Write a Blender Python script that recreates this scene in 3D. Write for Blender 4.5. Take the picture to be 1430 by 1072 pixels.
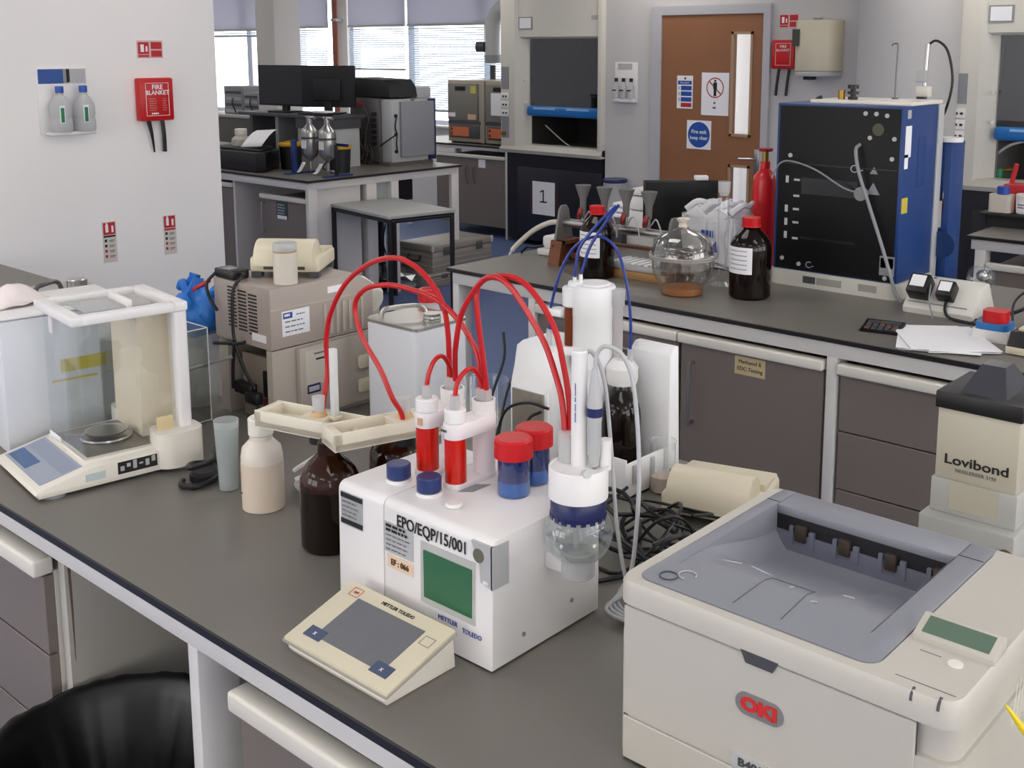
import bpy, bmesh, math, random
from mathutils import Vector, Matrix
random.seed(7)
S = bpy.context.scene
for o in list(bpy.data.objects):
    bpy.data.objects.remove(o)
C = S.collection
PI = math.pi

# ------------------------------------------------------------------ camera
cam_d = bpy.data.cameras.new('camera')
cam = bpy.data.objects.new('camera', cam_d)
C.objects.link(cam)
S.camera = cam
F_PX, CX, CY = 1555.0, 760.0, 325.0          # focal length and principal point in pixels of a 1430x1072 frame
cam_d.sensor_fit = 'HORIZONTAL'
cam_d.sensor_width = 36.0
cam_d.lens = F_PX / 1430.0 * 36.0
cam_d.shift_x = (715.0 - CX) / 1430.0
cam_d.shift_y = (CY - 536.0) / 1430.0
cam_d.clip_start = 0.02
cam_d.clip_end = 100
FWD = Vector((-0.64892582, 0.7431998, -0.16293966)).normalized()
UPV = Vector((-0.000108, 0.0, 1.0))
RGT = FWD.cross(UPV).normalized()
UPV = RGT.cross(FWD).normalized()
M = Matrix((RGT, UPV, -FWD)).transposed().to_4x4()
M.translation = Vector((0, 0, 1.78))
cam.matrix_world = M

# ------------------------------------------------------------------ world, exposure
w = bpy.data.worlds.new('sky')
S.world = w
w.use_nodes = True
bg = w.node_tree.nodes['Background']
bg.inputs[0].default_value = (1.0, 0.985, 0.965, 1)
bg.inputs[1].default_value = 4.8
S.view_settings.view_transform = 'Standard'
S.view_settings.look = 'None'
S.view_settings.gamma = 1
S.view_settings.use_curve_mapping = False
S.view_settings.exposure = 0.0
PANEL_POWER = 4.2       # emission of the ceiling light panels
CEIL = 2.72

# ------------------------------------------------------------------ helpers: materials
def lin(h):
    h = h.lstrip('#')
    out = []
    for i in (0, 2, 4):
        c = int(h[i:i + 2], 16) / 255
        out.append(c / 12.92 if c <= 0.04045 else ((c + 0.055) / 1.055) ** 2.4)
    return (*out, 1)

MATS = {}
def mat(name, col, rough=0.5, metal=0.0, trans=0.0, var=0.06, scale=9.0, bump=0.0, bscale=120.0, emit=0.0, alpha=1.0, spec=0.5, coat=0.0):
    if name in MATS:
        return MATS[name]
    m = bpy.data.materials.new(name)
    m.use_nodes = True
    nt = m.node_tree
    p = nt.nodes['Principled BSDF']
    c = lin(col) if isinstance(col, str) else col
    p.inputs['Base Color'].default_value = c
    p.inputs['Roughness'].default_value = rough
    p.inputs['Metallic'].default_value = metal
    p.inputs['Transmission Weight'].default_value = trans
    p.inputs['Specular IOR Level'].default_value = spec
    p.inputs['Coat Weight'].default_value = coat
    if emit:
        p.inputs['Emission Color'].default_value = c
        p.inputs['Emission Strength'].default_value = emit
    if var:
        tc = nt.nodes.new('ShaderNodeTexCoord')
        n = nt.nodes.new('ShaderNodeTexNoise')
        n.inputs['Scale'].default_value = scale
        n.inputs['Detail'].default_value = 4
        r = nt.nodes.new('ShaderNodeMapRange')
        r.inputs['To Min'].default_value = 1 - var
        r.inputs['To Max'].default_value = 1 + var
        mx = nt.nodes.new('ShaderNodeVectorMath')
        mx.operation = 'SCALE'
        mx.inputs[0].default_value = c[:3]
        nt.links.new(tc.outputs['Object'], n.inputs['Vector'])
        nt.links.new(n.outputs['Fac'], r.inputs['Value'])
        nt.links.new(r.outputs['Result'], mx.inputs['Scale'])
        nt.links.new(mx.outputs['Vector'], p.inputs['Base Color'])
    if bump:
        tc = nt.nodes.new('ShaderNodeTexCoord')
        n = nt.nodes.new('ShaderNodeTexNoise')
        n.inputs['Scale'].default_value = bscale
        b = nt.nodes.new('ShaderNodeBump')
        b.inputs['Strength'].default_value = bump
        b.inputs['Distance'].default_value = 0.002
        nt.links.new(tc.outputs['Object'], n.inputs['Vector'])
        nt.links.new(n.outputs['Fac'], b.inputs['Height'])
        nt.links.new(b.outputs['Normal'], p.inputs['Normal'])
    MATS[name] = m
    return m

def glass(name, col=(1, 1, 1), gloss=0.5, rough=0.03, blend=0.25, base=0.04):
    """thin clear wall: tinted see-through plus a view-angle dependent reflection"""
    if name in MATS:
        return MATS[name]
    m = bpy.data.materials.new(name)
    m.use_nodes = True
    nt = m.node_tree
    nt.nodes.remove(nt.nodes['Principled BSDF'])
    out = nt.nodes['Material Output']
    t = nt.nodes.new('ShaderNodeBsdfTransparent')
    t.inputs[0].default_value = (*col, 1)
    g = nt.nodes.new('ShaderNodeBsdfGlossy')
    g.inputs['Roughness'].default_value = rough
    g.inputs['Color'].default_value = (0.95, 0.97, 1, 1)
    lw = nt.nodes.new('ShaderNodeLayerWeight')
    lw.inputs['Blend'].default_value = blend
    r = nt.nodes.new('ShaderNodeMapRange')
    r.inputs['To Min'].default_value = base
    r.inputs['To Max'].default_value = gloss
    nt.links.new(lw.outputs['Facing'], r.inputs['Value'])
    mx = nt.nodes.new('ShaderNodeMixShader')
    nt.links.new(r.outputs['Result'], mx.inputs[0])
    nt.links.new(t.outputs[0], mx.inputs[1])
    nt.links.new(g.outputs[0], mx.inputs[2])
    nt.links.new(mx.outputs[0], out.inputs[0])
    MATS[name] = m
    return m

def frosted(name, col, see=0.35, rough=0.45):
    """milky plastic: diffuse + translucent + a share of see-through"""
    if name in MATS:
        return MATS[name]
    m = bpy.data.materials.new(name)
    m.use_nodes = True
    nt = m.node_tree
    p = nt.nodes['Principled BSDF']
    p.inputs['Base Color'].default_value = lin(col)
    p.inputs['Roughness'].default_value = rough
    tl = nt.nodes.new('ShaderNodeBsdfTranslucent')
    tl.inputs[0].default_value = lin(col)
    tr = nt.nodes.new('ShaderNodeBsdfTransparent')
    tr.inputs[0].default_value = lin(col)
    m1 = nt.nodes.new('ShaderNodeMixShader')
    m1.inputs[0].default_value = 0.4
    m2 = nt.nodes.new('ShaderNodeMixShader')
    m2.inputs[0].default_value = see
    nt.links.new(p.outputs[0], m1.inputs[1])
    nt.links.new(tl.outputs[0], m1.inputs[2])
    nt.links.new(m1.outputs[0], m2.inputs[1])
    nt.links.new(tr.outputs[0], m2.inputs[2])
    nt.links.new(m2.outputs[0], nt.nodes['Material Output'].inputs[0])
    MATS[name] = m
    return m

# ------------------------------------------------------------------ helpers: geometry
def chain(o):
    mw = Matrix.Identity(4)
    while o is not None:
        mw = o.matrix_basis @ mw
        o = o.parent
    return mw

def smooth_path(pts, n=6):
    P = [Vector(p) for p in pts]
    if len(P) < 3:
        return P
    P = [2 * P[0] - P[1]] + P + [2 * P[-1] - P[-2]]
    out = []
    for i in range(1, len(P) - 2):
        a, b, c, d = P[i - 1], P[i], P[i + 1], P[i + 2]
        for k in range(n):
            t = k / n
            out.append(0.5 * ((2 * b) + (c - a) * t + (2 * a - 5 * b + 4 * c - d) * t * t + (3 * b - a - 3 * c + d) * t ** 3))
    out.append(P[-2])
    return out

class B:
    def __init__(s):
        s.bm = bmesh.new()
    def box(s, x0, x1, y0, y1, z0, z1, bev=0.0, seg=2):
        r = bmesh.ops.create_cube(s.bm, size=1.0)
        for v in r['verts']:
            v.co = Vector((x0 + (v.co.x + .5) * (x1 - x0), y0 + (v.co.y + .5) * (y1 - y0), z0 + (v.co.z + .5) * (z1 - z0)))
        if bev:
            es = list({e for v in r['verts'] for e in v.link_edges})
            bmesh.ops.bevel(s.bm, geom=es, offset=bev, segments=seg, profile=0.5, affect='EDGES', clamp_overlap=True)
        return s
    def vbox(s, x0, x1, y0, y1, z0, z1, r, seg=5, top=0.0):
        """box with rounded vertical edges"""
        n = 4 * (seg + 1)
        ring = []
        for (cx, cy, a0) in ((x1 - r, y1 - r, 0), (x0 + r, y1 - r, PI / 2), (x0 + r, y0 + r, PI), (x1 - r, y0 + r, 1.5 * PI)):
            for k in range(seg + 1):
                a = a0 + PI / 2 * k / seg
                ring.append((cx + r * math.cos(a), cy + r * math.sin(a)))
        s.prism(ring, 'z', z0, z1, bev=top)
        return s
    def prism(s, poly, axis, a, b, bev=0.0):
        def p3(u, v, t):
            return {'z': (u, v, t), 'y': (u, t, v), 'x': (t, u, v)}[axis]
        lo = [s.bm.verts.new(p3(u, v, a)) for u, v in poly]
        hi = [s.bm.verts.new(p3(u, v, b)) for u, v in poly]
        n = len(poly)
        fs = [s.bm.faces.new(lo[::-1]), s.bm.faces.new(hi)]
        for i in range(n):
            j = (i + 1) % n
            fs.append(s.bm.faces.new((lo[i], lo[j], hi[j], hi[i])))
        bmesh.ops.recalc_face_normals(s.bm, faces=fs)
        if bev:
            es = list({e for f in fs[:2] for e in f.edges})
            bmesh.ops.bevel(s.bm, geom=es, offset=bev, segments=2, profile=0.5, affect='EDGES', clamp_overlap=True)
        return s
    def lathe(s, prof, x=0, y=0, z=0, seg=32, close=True):
        rings = []
        for r, h in prof:
            if r < 1e-6:
                rings.append([s.bm.verts.new((x, y, z + h))])
            else:
                rings.append([s.bm.verts.new((x + r * math.cos(2 * PI * k / seg), y + r * math.sin(2 * PI * k / seg), z + h)) for k in range(seg)])
        fs = []
        for a, b in zip(rings, rings[1:]):
            if len(a) == 1 and len(b) == 1:
                continue
            for k in range(seg):
                j = (k + 1) % seg
                if len(a) == 1:
                    fs.append(s.bm.faces.new((a[0], b[j], b[k])))
                elif len(b) == 1:
                    fs.append(s.bm.faces.new((a[k], a[j], b[0])))
                else:
                    fs.append(s.bm.faces.new((a[k], a[j], b[j], b[k])))
        if close:
            if len(rings[0]) > 1:
                fs.append(s.bm.faces.new(rings[0][::-1]))
            if len(rings[-1]) > 1:
                fs.append(s.bm.faces.new(rings[-1]))
            bmesh.ops.recalc_face_normals(s.bm, faces=fs)
        return s
    def cyl(s, x, y, z0, z1, r, r2=None, seg=28, bev=0.0):
        r2 = r if r2 is None else r2
        h = z1 - z0
        if bev:
            return s.lathe([(0, 0), (r - bev, 0), (r, bev), (r2, h - bev), (r2 - bev, h), (0, h)], x, y, z0, seg)
        return s.lathe([(0, 0), (r, 0), (r2, h), (0, h)], x, y, z0, seg)
    def tube(s, pts, r, seg=8, n=6, cap=True):
        P = smooth_path(pts, n) if n > 1 else [Vector(p) for p in pts]
        up = Vector((0.13, 0.31, 0.94))
        rings = []
        prev = None
        for i, p in enumerate(P):
            d = (P[min(i + 1, len(P) - 1)] - P[max(i - 1, 0)])
            if d.length < 1e-9:
                continue
            d.normalize()
            if prev is None:
                a = d.cross(up)
                if a.length < .05:
                    a = d.cross(Vector((1, 0, 0)))
            else:
                a = prev - d * prev.dot(d)
            a.normalize()
            prev = a
            b = d.cross(a)
            rr = r if not callable(r) else r(i / (len(P) - 1))
            rings.append([s.bm.verts.new(p + (a * math.cos(2 * PI * k / seg) + b * math.sin(2 * PI * k / seg)) * rr) for k in range(seg)])
        fs = []
        for q, t in zip(rings, rings[1:]):
            for k in range(seg):
                j = (k + 1) % seg
                fs.append(s.bm.faces.new((q[k], q[j], t[j], t[k])))
        if cap:
            fs.append(s.bm.faces.new(rings[0][::-1]))
            fs.append(s.bm.faces.new(rings[-1]))
        bmesh.ops.recalc_face_normals(s.bm, faces=fs)
        return s
    def rod(s, a, b, r, seg=12):
        return s.tube([a, b], r, seg, 1)
    def sph(s, x, y, z, r, sz=1.0, seg=24):
        m = Matrix.Translation((x, y, z)) @ Matrix.Diagonal((r, r, r * sz, 1))
        bmesh.ops.create_uvsphere(s.bm, u_segments=seg, v_segments=seg // 2, radius=1, matrix=m)
        return s
    def quad(s, *p):
        s.bm.faces.new([s.bm.verts.new(q) for q in p])
        return s
    def grid(s, fn, nu, nv):
        """surface fn(u,v)->point, u,v in 0..1"""
        g = [[s.bm.verts.new(fn(i / nu, j / nv)) for j in range(nv + 1)] for i in range(nu + 1)]
        for i in range(nu):
            for j in range(nv):
                s.bm.faces.new((g[i][j], g[i + 1][j], g[i + 1][j + 1], g[i][j + 1]))
        return s
    def xf(s, m):
        bmesh.ops.transform(s.bm, matrix=m, verts=s.bm.verts)
        if m.determinant() < 0:
            bmesh.ops.reverse_faces(s.bm, faces=s.bm.faces)
        return s
    def obj(s, name, m, parent=None, local=False, ang=35, solid=0.0):
        me = bpy.data.meshes.new(name)
        if parent is not None and not local:
            bmesh.ops.transform(s.bm, matrix=chain(parent).inverted(), verts=s.bm.verts)
        s.bm.to_mesh(me)
        s.bm.free()
        me.shade_smooth()
        me.set_sharp_from_angle(angle=math.radians(ang))
        me.materials.append(m)
        o = bpy.data.objects.new(name, me)
        C.objects.link(o)
        if parent is not None:
            o.parent = parent
        if solid:
            md = o.modifiers.new('thickness', 'SOLIDIFY')
            md.thickness = solid
            md.offset = 0
        return o

def thing(name, label, cat, loc=(0, 0, 0), rz=0.0, group=None):
    o = bpy.data.objects.new(name, None)
    o.empty_display_size = .05
    C.objects.link(o)
    o.location = loc
    o.rotation_euler = (0, 0, rz)
    o['label'] = label
    o['category'] = cat
    if group:
        o['group'] = group
    return o

def tag(o, label, cat, group=None, kind=None):
    o['label'] = label
    o['category'] = cat
    if group:
        o['group'] = group
    if kind:
        o['kind'] = kind
    return o

def struct(o, label=None, cat=None):
    o['kind'] = 'structure'
    if label:
        o['label'] = label
    if cat:
        o['category'] = cat
    return o

def dup(root, loc, rz=None, label=None):
    r = root.copy()
    C.objects.link(r)
    r.location = loc
    if rz is not None:
        r.rotation_euler = (0, 0, rz)
    if label:
        r['label'] = label
    for ch in list(root.children):
        c = ch.copy()
        C.objects.link(c)
        c.parent = r
        for g in list(ch.children):
            d = g.copy()
            C.objects.link(d)
            d.parent = c
    return r

def txt(body, size, m, parent, org, right, up, name='lettering', align='CENTER', depth=0.0004, sx=1.0, spacing=1.0, bold=0.0):
    cu = bpy.data.curves.new(name, 'FONT')
    cu.body = body
    cu.size = size
    cu.align_x = align
    cu.align_y = 'CENTER'
    cu.extrude = depth
    cu.offset = bold
    cu.space_character = spacing
    cu.resolution_u = 3
    t = bpy.data.objects.new(name, cu)
    me = bpy.data.meshes.new_from_object(t)
    bpy.data.objects.remove(t)
    R, U = Vector(right).normalized(), Vector(up).normalized()
    N = R.cross(U).normalized()
    U = N.cross(R)
    mm = Matrix((R * sx, U, N)).transposed().to_4x4()
    mm.translation = Vector(org)
    if parent is not None:
        mm = chain(parent).inverted() @ mm
    me.transform(mm)
    me.materials.clear()
    me.materials.append(m)
    o = bpy.data.objects.new(name, me)
    C.objects.link(o)
    if parent is not None:
        o.parent = parent
    return o

def plate(org, right, up, w, h, t=0.0006):
    """thin flat plate: centre org, width along right, height along up; returns builder"""
    R, U = Vector(right).normalized(), Vector(up).normalized()
    N = R.cross(U).normalized()
    b = B().box(-w / 2, w / 2, -h / 2, h / 2, 0, t)
    mm = Matrix((R, N.cross(R), N)).transposed().to_4x4()
    mm.translation = Vector(org)
    return b.xf(mm)

def bars(parent, org, right, up, w, n, pitch, mm, h=None, name='printed_lines', seed=1):
    """print too small to read: rows of short thin dashes"""
    R, U = Vector(right).normalized(), Vector(up).normalized()
    N = R.cross(U).normalized()
    rb_ = random.Random(seed)
    h = h or pitch * .45
    b_ = B()
    for k in range(n):
        x = -w / 2
        end = w / 2 * rb_.uniform(.5, 1)
        while x < end - .05 * w:
            l_ = min(w * rb_.uniform(.08, .26), end - x)
            c = Vector(org) + R * (x + l_ / 2) - U * pitch * k
            q = [c + R * (sx_ * l_ / 2) + U * (sy_ * h / 2) + N * .0003 for sx_, sy_ in ((-1, -1), (1, -1), (1, 1), (-1, 1))]
            b_.quad(*q)
            x += l_ + w * .04
    return b_.obj(name, mm, parent)

X, Y, Z = (1, 0, 0), (0, 1, 0), (0, 0, 1)
NX, NY = (-1, 0, 0), (0, -1, 0)

# ------------------------------------------------------------------ materials
m_wall = mat('painted_wall', '#f3f0ee', .75, var=.02, scale=2, bump=.05)
m_wall2 = mat('painted_wall_grey', '#c4c2c2', .75, var=.02, scale=2, bump=.05)
m_ceil = mat('ceiling_tile', '#e4e4e2', .9, var=.03, scale=30)
m_floor = mat('blue_vinyl', '#566793', .5, var=.05, scale=20)
m_top = mat('bench_laminate', '#726e68', .42, var=.05, scale=5, bump=.08, bscale=260)
m_edge = mat('bench_edge_black', '#1a181b', .35, var=.1)
m_steel_w = mat('white_steel', '#d6d3d1', .4, var=.02)
m_cream = mat('cream_rail', '#dedad0', .45, var=.03)
m_front = mat('grey_laminate', '#7b716b', .42, var=.03, scale=4)
m_side = mat('carcass_white', '#c3bfb7', .5, var=.03)
m_dark = mat('dark_recess', '#15141a', .6, var=.05)
m_black = mat('black_plastic', '#0e0d10', .42, var=.08)
m_blackm = mat('black_matt', '#141317', .6, var=.08)
m_cable = mat('black_cable', '#0f0f12', .4, var=.0)
m_white = mat('white_plastic', '#e6e4e4', .35, var=.015)
m_whiteb = mat('warm_white_plastic', '#e4dfd4', .38, var=.03)
m_ivory = mat('ivory_plastic', '#d6cdb5', .35, var=.04)
m_ivory2 = mat('aged_ivory_plastic', '#cfc6ae', .4, var=.05)
m_print = mat('printer_shell', '#bebab1', .38, var=.02)
m_pgrey = mat('printer_grey', '#84868f', .42, var=.04, scale=14)
m_pgrey2 = mat('printer_grey_side', '#6f7180', .45, var=.04)
m_beige = mat('instrument_beige', '#a79c94', .5, var=.04)
m_beige2 = mat('instrument_beige_light', '#b5aca2', .5, var=.04)
m_red = mat('red_plastic', '#c20911', .38, var=.03)
m_redtube = mat('red_rubber', '#b90812', .34, var=.05)
m_redliq = mat('red_bead_fill', '#c41a06', .2, var=.25, scale=30)
m_blue = mat('blue_cap', '#223268', .38, var=.03)
m_navy = mat('navy_band', '#1a2256', .35, var=.03)
m_bright_blue = mat('sash_blue', '#1468b4', .3, var=.03)
m_inst_blue = mat('instrument_blue', '#113a78', .4, var=.05)
m_tubeblue = mat('blue_tube', '#1c3486', .3, var=.05)
m_amber = glass('amber_glass', (.30, .10, .028), .5, .03, .3, .07)
m_amber_liq = mat('amber_bottle_fill', '#1d0b05', .12, var=.3, scale=12, coat=.3)
m_amber_dk = mat('dark_amber_glass', '#110805', .09, var=.2, spec=.35)
m_amber_br = mat('brown_amber_glass', '#2f1507', .09, var=.25, scale=14, spec=.4)
m_glass = glass('clear_glass', (.97, .98, .98), .5, .02, .22, .03)
m_pane = glass('pane_glass', (.97, .98, .98), .3, .02, .25, .04)
m_acryl = glass('acrylic', (.93, .94, .93), .4, .05, .3, .05)
m_dkglass = glass('dark_sash_glass', (.30, .31, .33), .45, .02, .3, .10)
m_metal = mat('stainless', '#b9b8b6', .28, 1.0, var=.05)
m_tin = mat('tinplate', '#b4b2ad', .3, .9, var=.08)
m_alu = mat('aluminium', '#9d978e', .45, .35, var=.08, scale=20)
m_dkmetal = mat('dark_steel', '#6d6c6b', .4, .7, var=.05)
m_brass = mat('brass', '#a5813c', .35, .9, var=.1)
m_copper = mat('copper_pipe', '#8d5a4a', .4, .5, var=.1)
m_frost = frosted('frosted_white', '#e6e7e8', .3)
m_hdpe = frosted('hdpe_natural', '#efe9df', .05)
m_wood = mat('orange_wood', '#6f3f22', .5, var=.2, scale=16)
m_woodl = mat('pale_wood', '#a67c4d', .5, var=.2, scale=16)
m_paper = mat('white_paper', '#eeeef2', .8, var=.015)
m_ink = mat('black_ink', '#191919', .7, var=0)
m_inkg = mat('grey_ink', '#6a6a6c', .7, var=0)
m_inkb = mat('blue_ink', '#31469c', .7, var=0)
m_inkr = mat('red_ink', '#b3202c', .7, var=0)
m_inkw = mat('white_ink', '#f1efef', .6, var=0)
m_sign_red = mat('sign_red', '#bd1f2b', .5, var=.04)
m_sign_blue = mat('sign_blue', '#174da5', .5, var=.04)
m_grey = mat('mid_grey_plastic', '#8b8d92', .45, var=.04)
m_lgrey = mat('light_grey_plastic', '#b3b4b6', .45, var=.03)
m_dgrey = mat('dark_grey_plastic', '#46474b', .45, var=.05)
m_yellow = mat('yellow_plastic', '#d0a012', .4, var=.05)
m_ylabel = mat('yellow_label', '#c8b83c', .6, var=.05)

# ================================================================== the room
struct(B().box(-14.2, 3.2, -3.2, 10.2, -.1, 0).obj('floor', m_floor))
struct(B().box(-14.2, 3.2, -3.2, 10.2, CEIL, CEIL + .1).obj('ceiling', m_ceil))
struct(B().box(-5.2, -5.0, -3.2, 3.2, 0, CEIL).obj('wall_left', m_wall))
struct(B().box(-14.2, -14.0, -3.2, 8.7, 0, CEIL).obj('wall_far', m_wall))
ADDED_RWIN = [(-2.6, -.6), (-.3, 1.7), (2.0, 4.0), (4.3, 6.3)]  # unseen windows, added to brighten faces turned to the right
rw = B().box(3.0, 3.2, -3.2, 8.7, 0, .95).box(3.0, 3.2, -3.2, 8.7, 2.5, CEIL)
ry = [-3.2] + [y for p in ADDED_RWIN for y in p] + [8.7]
for i in range(0, len(ry), 2):
    rw.box(3.0, 3.2, ry[i], ry[i + 1], .95, 2.5)
struct(rw.obj('wall_right', m_wall))
for i, (a, c) in enumerate(ADDED_RWIN):
    r = thing('window_%d' % (i + 6), 'unseen window added right of the viewer for side light', 'window', (3.1, (a + c) / 2, .95), group='added light openings right of the viewer')
    struct(r)
    B().box(3.06, 3.12, a, c, .95, 1.0).box(3.06, 3.12, a, c, 2.45, 2.5).box(3.06, 3.12, a, a + .05, 1.0, 2.45).box(3.06, 3.12, c - .05, c, 1.0, 2.45).obj('window_frame', m_steel_w, r)
    B().box(3.06, 3.12, (a + c) / 2 - .03, (a + c) / 2 + .03, 1.0, 2.45).obj('mullion', m_steel_w, r)
fw = B().box(-14.2, 3.2, -3.2, -3.0, 0, .95).box(-14.2, 3.2, -3.2, -3.0, 2.5, CEIL)
ADDED_FWIN = [(-4.9, -3.2), (-2.9, -1.2)]  # unseen windows behind the camera, added to light the near fronts
fx = [-14.2] + [x for p in ADDED_FWIN for x in p] + [3.2]
for i in range(0, len(fx), 2):
    fw.box(fx[i], fx[i + 1], -3.2, -3.0, .95, 2.5)
struct(fw.obj('wall_front', m_wall))
for i, (a, c) in enumerate(ADDED_FWIN):
    r = thing('window_%d' % (i + 4), 'unseen window added behind the viewer for front light', 'window', ((a + c) / 2, -3.1, .95), group='added light openings behind the viewer')
    struct(r)
    B().box(a, c, -3.12, -3.06, .95, 1.0).box(a, c, -3.12, -3.06, 2.45, 2.5).box(a, a + .05, -3.12, -3.06, 1.0, 2.45).box(c - .05, c, -3.12, -3.06, 1.0, 2.45).obj('window_frame', m_steel_w, r)
    B().box((a + c) / 2 - .03, (a + c) / 2 + .03, -3.12, -3.06, 1.0, 2.45).obj('mullion', m_steel_w, r)
# wall with the door, hoods set into it
DX0, DX1, DTOP, WY = -5.27, -4.34, 2.045, 7.5
b = B()
b.box(-5.858, DX0 - .1, WY, WY + .15, 0, CEIL).box(DX1 + .06, -2.9, WY, WY + .15, 0, CEIL)
b.box(DX0 - .1, DX1 + .06, WY, WY + .15, DTOP + .07, CEIL)
b.box(-5.858, -5.7, WY + .15, 8.7, 0, CEIL)
b.box(-3.05, -2.9, WY + .15, 8.7, 0, CEIL)
struct(b.obj('wall_back', m_wall2))
struct(B().box(-2.9, 3.2, 8.5, 8.7, 0, CEIL).obj('wall_alcove', m_wall2))
struct(B().box(-5.7, -3.05, 9.2, 9.35, 0, CEIL).obj('wall_corridor', m_wall))
# window wall
WINS = [(-13.6, -11.85), (-11.55, -10.78), (-10.5, -6.9)]
b = B()
b.box(-14.2, -5.84, 8.5, 8.7, 0, .95).box(-14.2, -5.84, 8.5, 8.7, 2.55, CEIL)
xs = [-14.2] + [x for p in WINS for x in p] + [-5.84]
for i in range(0, len(xs), 2):
    b.box(xs[i], xs[i + 1], 8.5, 8.7, .95, 2.55)
struct(b.obj('wall_window', m_wall))
m_lav = frosted('lavender_blind_fabric', '#cdccd6', .02, .8)
m_slat = mat('blind_slat_white', '#cfdae6', .5, var=.02)
m_frame = mat('window_frame_white', '#d4dae6', .4, var=.02)
for i, (a, c) in enumerate(WINS):
    r = thing('window_%d' % (i + 1), ['tall window left of the white pillar with drawn-up blind', 'narrow window between white pillar and copper pipe', 'wide window with white slatted blinds behind the grey furnaces'][i], 'window', ((a + c) / 2, 8.6, .95))
    struct(r)
    f = B()
    f.box(a, c, 8.55, 8.6, .95, 1.0).box(a, c, 8.55, 8.6, 2.5, 2.55).box(a, a + .05, 8.55, 8.6, 1.0, 2.5).box(c - .05, c, 8.55, 8.6, 1.0, 2.5)
    f.obj('window_frame', m_frame, r)
    for x in {0: [-12.55], 1: [], 2: [-9.43, -8.25]}[i]:
        B().box(x - .05, x + .05, 8.54, 8.61, 1.0, 2.5).obj('mullion', m_frame, r)
    B().box(a + .05, c - .05, 8.57, 8.575, 1.0, 2.5).obj('pane', m_pane, r)
    B().box(a - .03, c + .03, 8.40, 8.5, .93, .955, .005).obj('window_sill', m_white, r)
def blind(label, x0, x1, ztop, zbot, fab0, fab1):
    r = thing('window_blind', label, 'blind', ((x0 + x1) / 2, 8.47, zbot), group='blinds on the window wall')
    B().box(x0, x1, 8.455, 8.475, ztop, 2.6).obj('blind_fabric', m_lav, r)
    B().box(x0, x1, 8.44, 8.48, ztop - .025, ztop, .004).obj('head_rail', m_lgrey, r)
    s = B()
    z = ztop - .05
    while z > zbot:
        s.quad((x0, 8.456, z - .0065), (x1, 8.456, z - .0065), (x1, 8.470, z + .0065), (x0, 8.470, z + .0065))
        z -= .025
    so = s.obj('slats', m_slat, r)
    so['kind'] = 'stuff'
    B().box(x0, x1, 8.45, 8.478, zbot - .02, zbot, .004).obj('bottom_rail', m_grey, r)
blind('white slatted blind pulled half down beside the copper pipe', -10.42, -9.45, 2.05, 1.56, 0, 0)
blind('wide white slatted blind lowered behind the two furnaces', -9.4, -7.0, 2.05, 1.12, 0, 0)
blind('narrow slatted blind in the window beside the two monitors', -11.45, -10.82, 2.05, 1.2, 0, 0)
blind('blind drawn up short in the window nearest the white wall corner', -13.5, -11.95, 2.03, 1.95, 0, 0)
# buildings opposite, pale in the daylight
m_bld = mat('pale_facade', '#c9d6e2', .8, var=.05)
o = B().box(-16, -9.5, 24, 26, -3, 3.2).box(-9.4, -6, 26, 28, -3, 2.2).obj('office_building', m_bld)
tag(o, 'pale office block seen through the slatted blinds', 'building')
# pillars and pipes
struct(B().box(-9.87, -9.55, 6.8, 7.12, 0, CEIL, .01).obj('pillar_window', mat('pillar_white', '#d9d5d2', .7, var=.02)), 'square white pillar standing behind the two monitors', 'pillar')
struct(B().cyl(-3.18, 7.42, 0, CEIL, .34, seg=48).obj('pillar_round', m_wall2), 'round grey-white column between door wall and second fume cupboard', 'pillar')
r = thing('copper_pipe', 'brown copper pipe running up the wall between two windows', 'pipe', (-10.62, 8.42, 1.0))
B().cyl(-10.64, 8.42, 1.0, CEIL, .022).obj('riser', m_copper, r)
B().cyl(-10.59, 8.42, 1.0, CEIL, .012).obj('riser', m_copper, r)
for z in (1.5, 2.1):
    B().box(-10.68, -10.57, 8.40, 8.5, z, z + .03, .004).obj('pipe_clip', m_lgrey, r)
r = thing('extract_duct', 'grey bent extract pipe hanging above the furnaces', 'duct', (-7.73, 8.1, 1.6))
B().tube([(-7.75, 8.1, 1.70), (-7.75, 8.1, 1.95), (-7.73, 8.1, 2.08), (-7.63, 8.1, 2.17), (-7.48, 8.1, 2.19), (-7.04, 8.1, 2.19)], .075, 18).obj('bend', m_lgrey, r)
B().cyl(-7.75, 8.1, 1.64, 1.72, .082).obj('collar', m_grey, r)
B().xf(Matrix.Identity(4)).tube([(-7.82, 8.06, 1.80), (-7.90, 8.03, 1.80)], .05, 16, 1).obj('damper_knob', m_dgrey, r)
o = B().cyl(-7.75, 8.1, 1.46, 1.62, .03).obj('flue_pipe', m_dgrey)
tag(o, 'short dark flue standing on the right furnace', 'flue')

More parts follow.
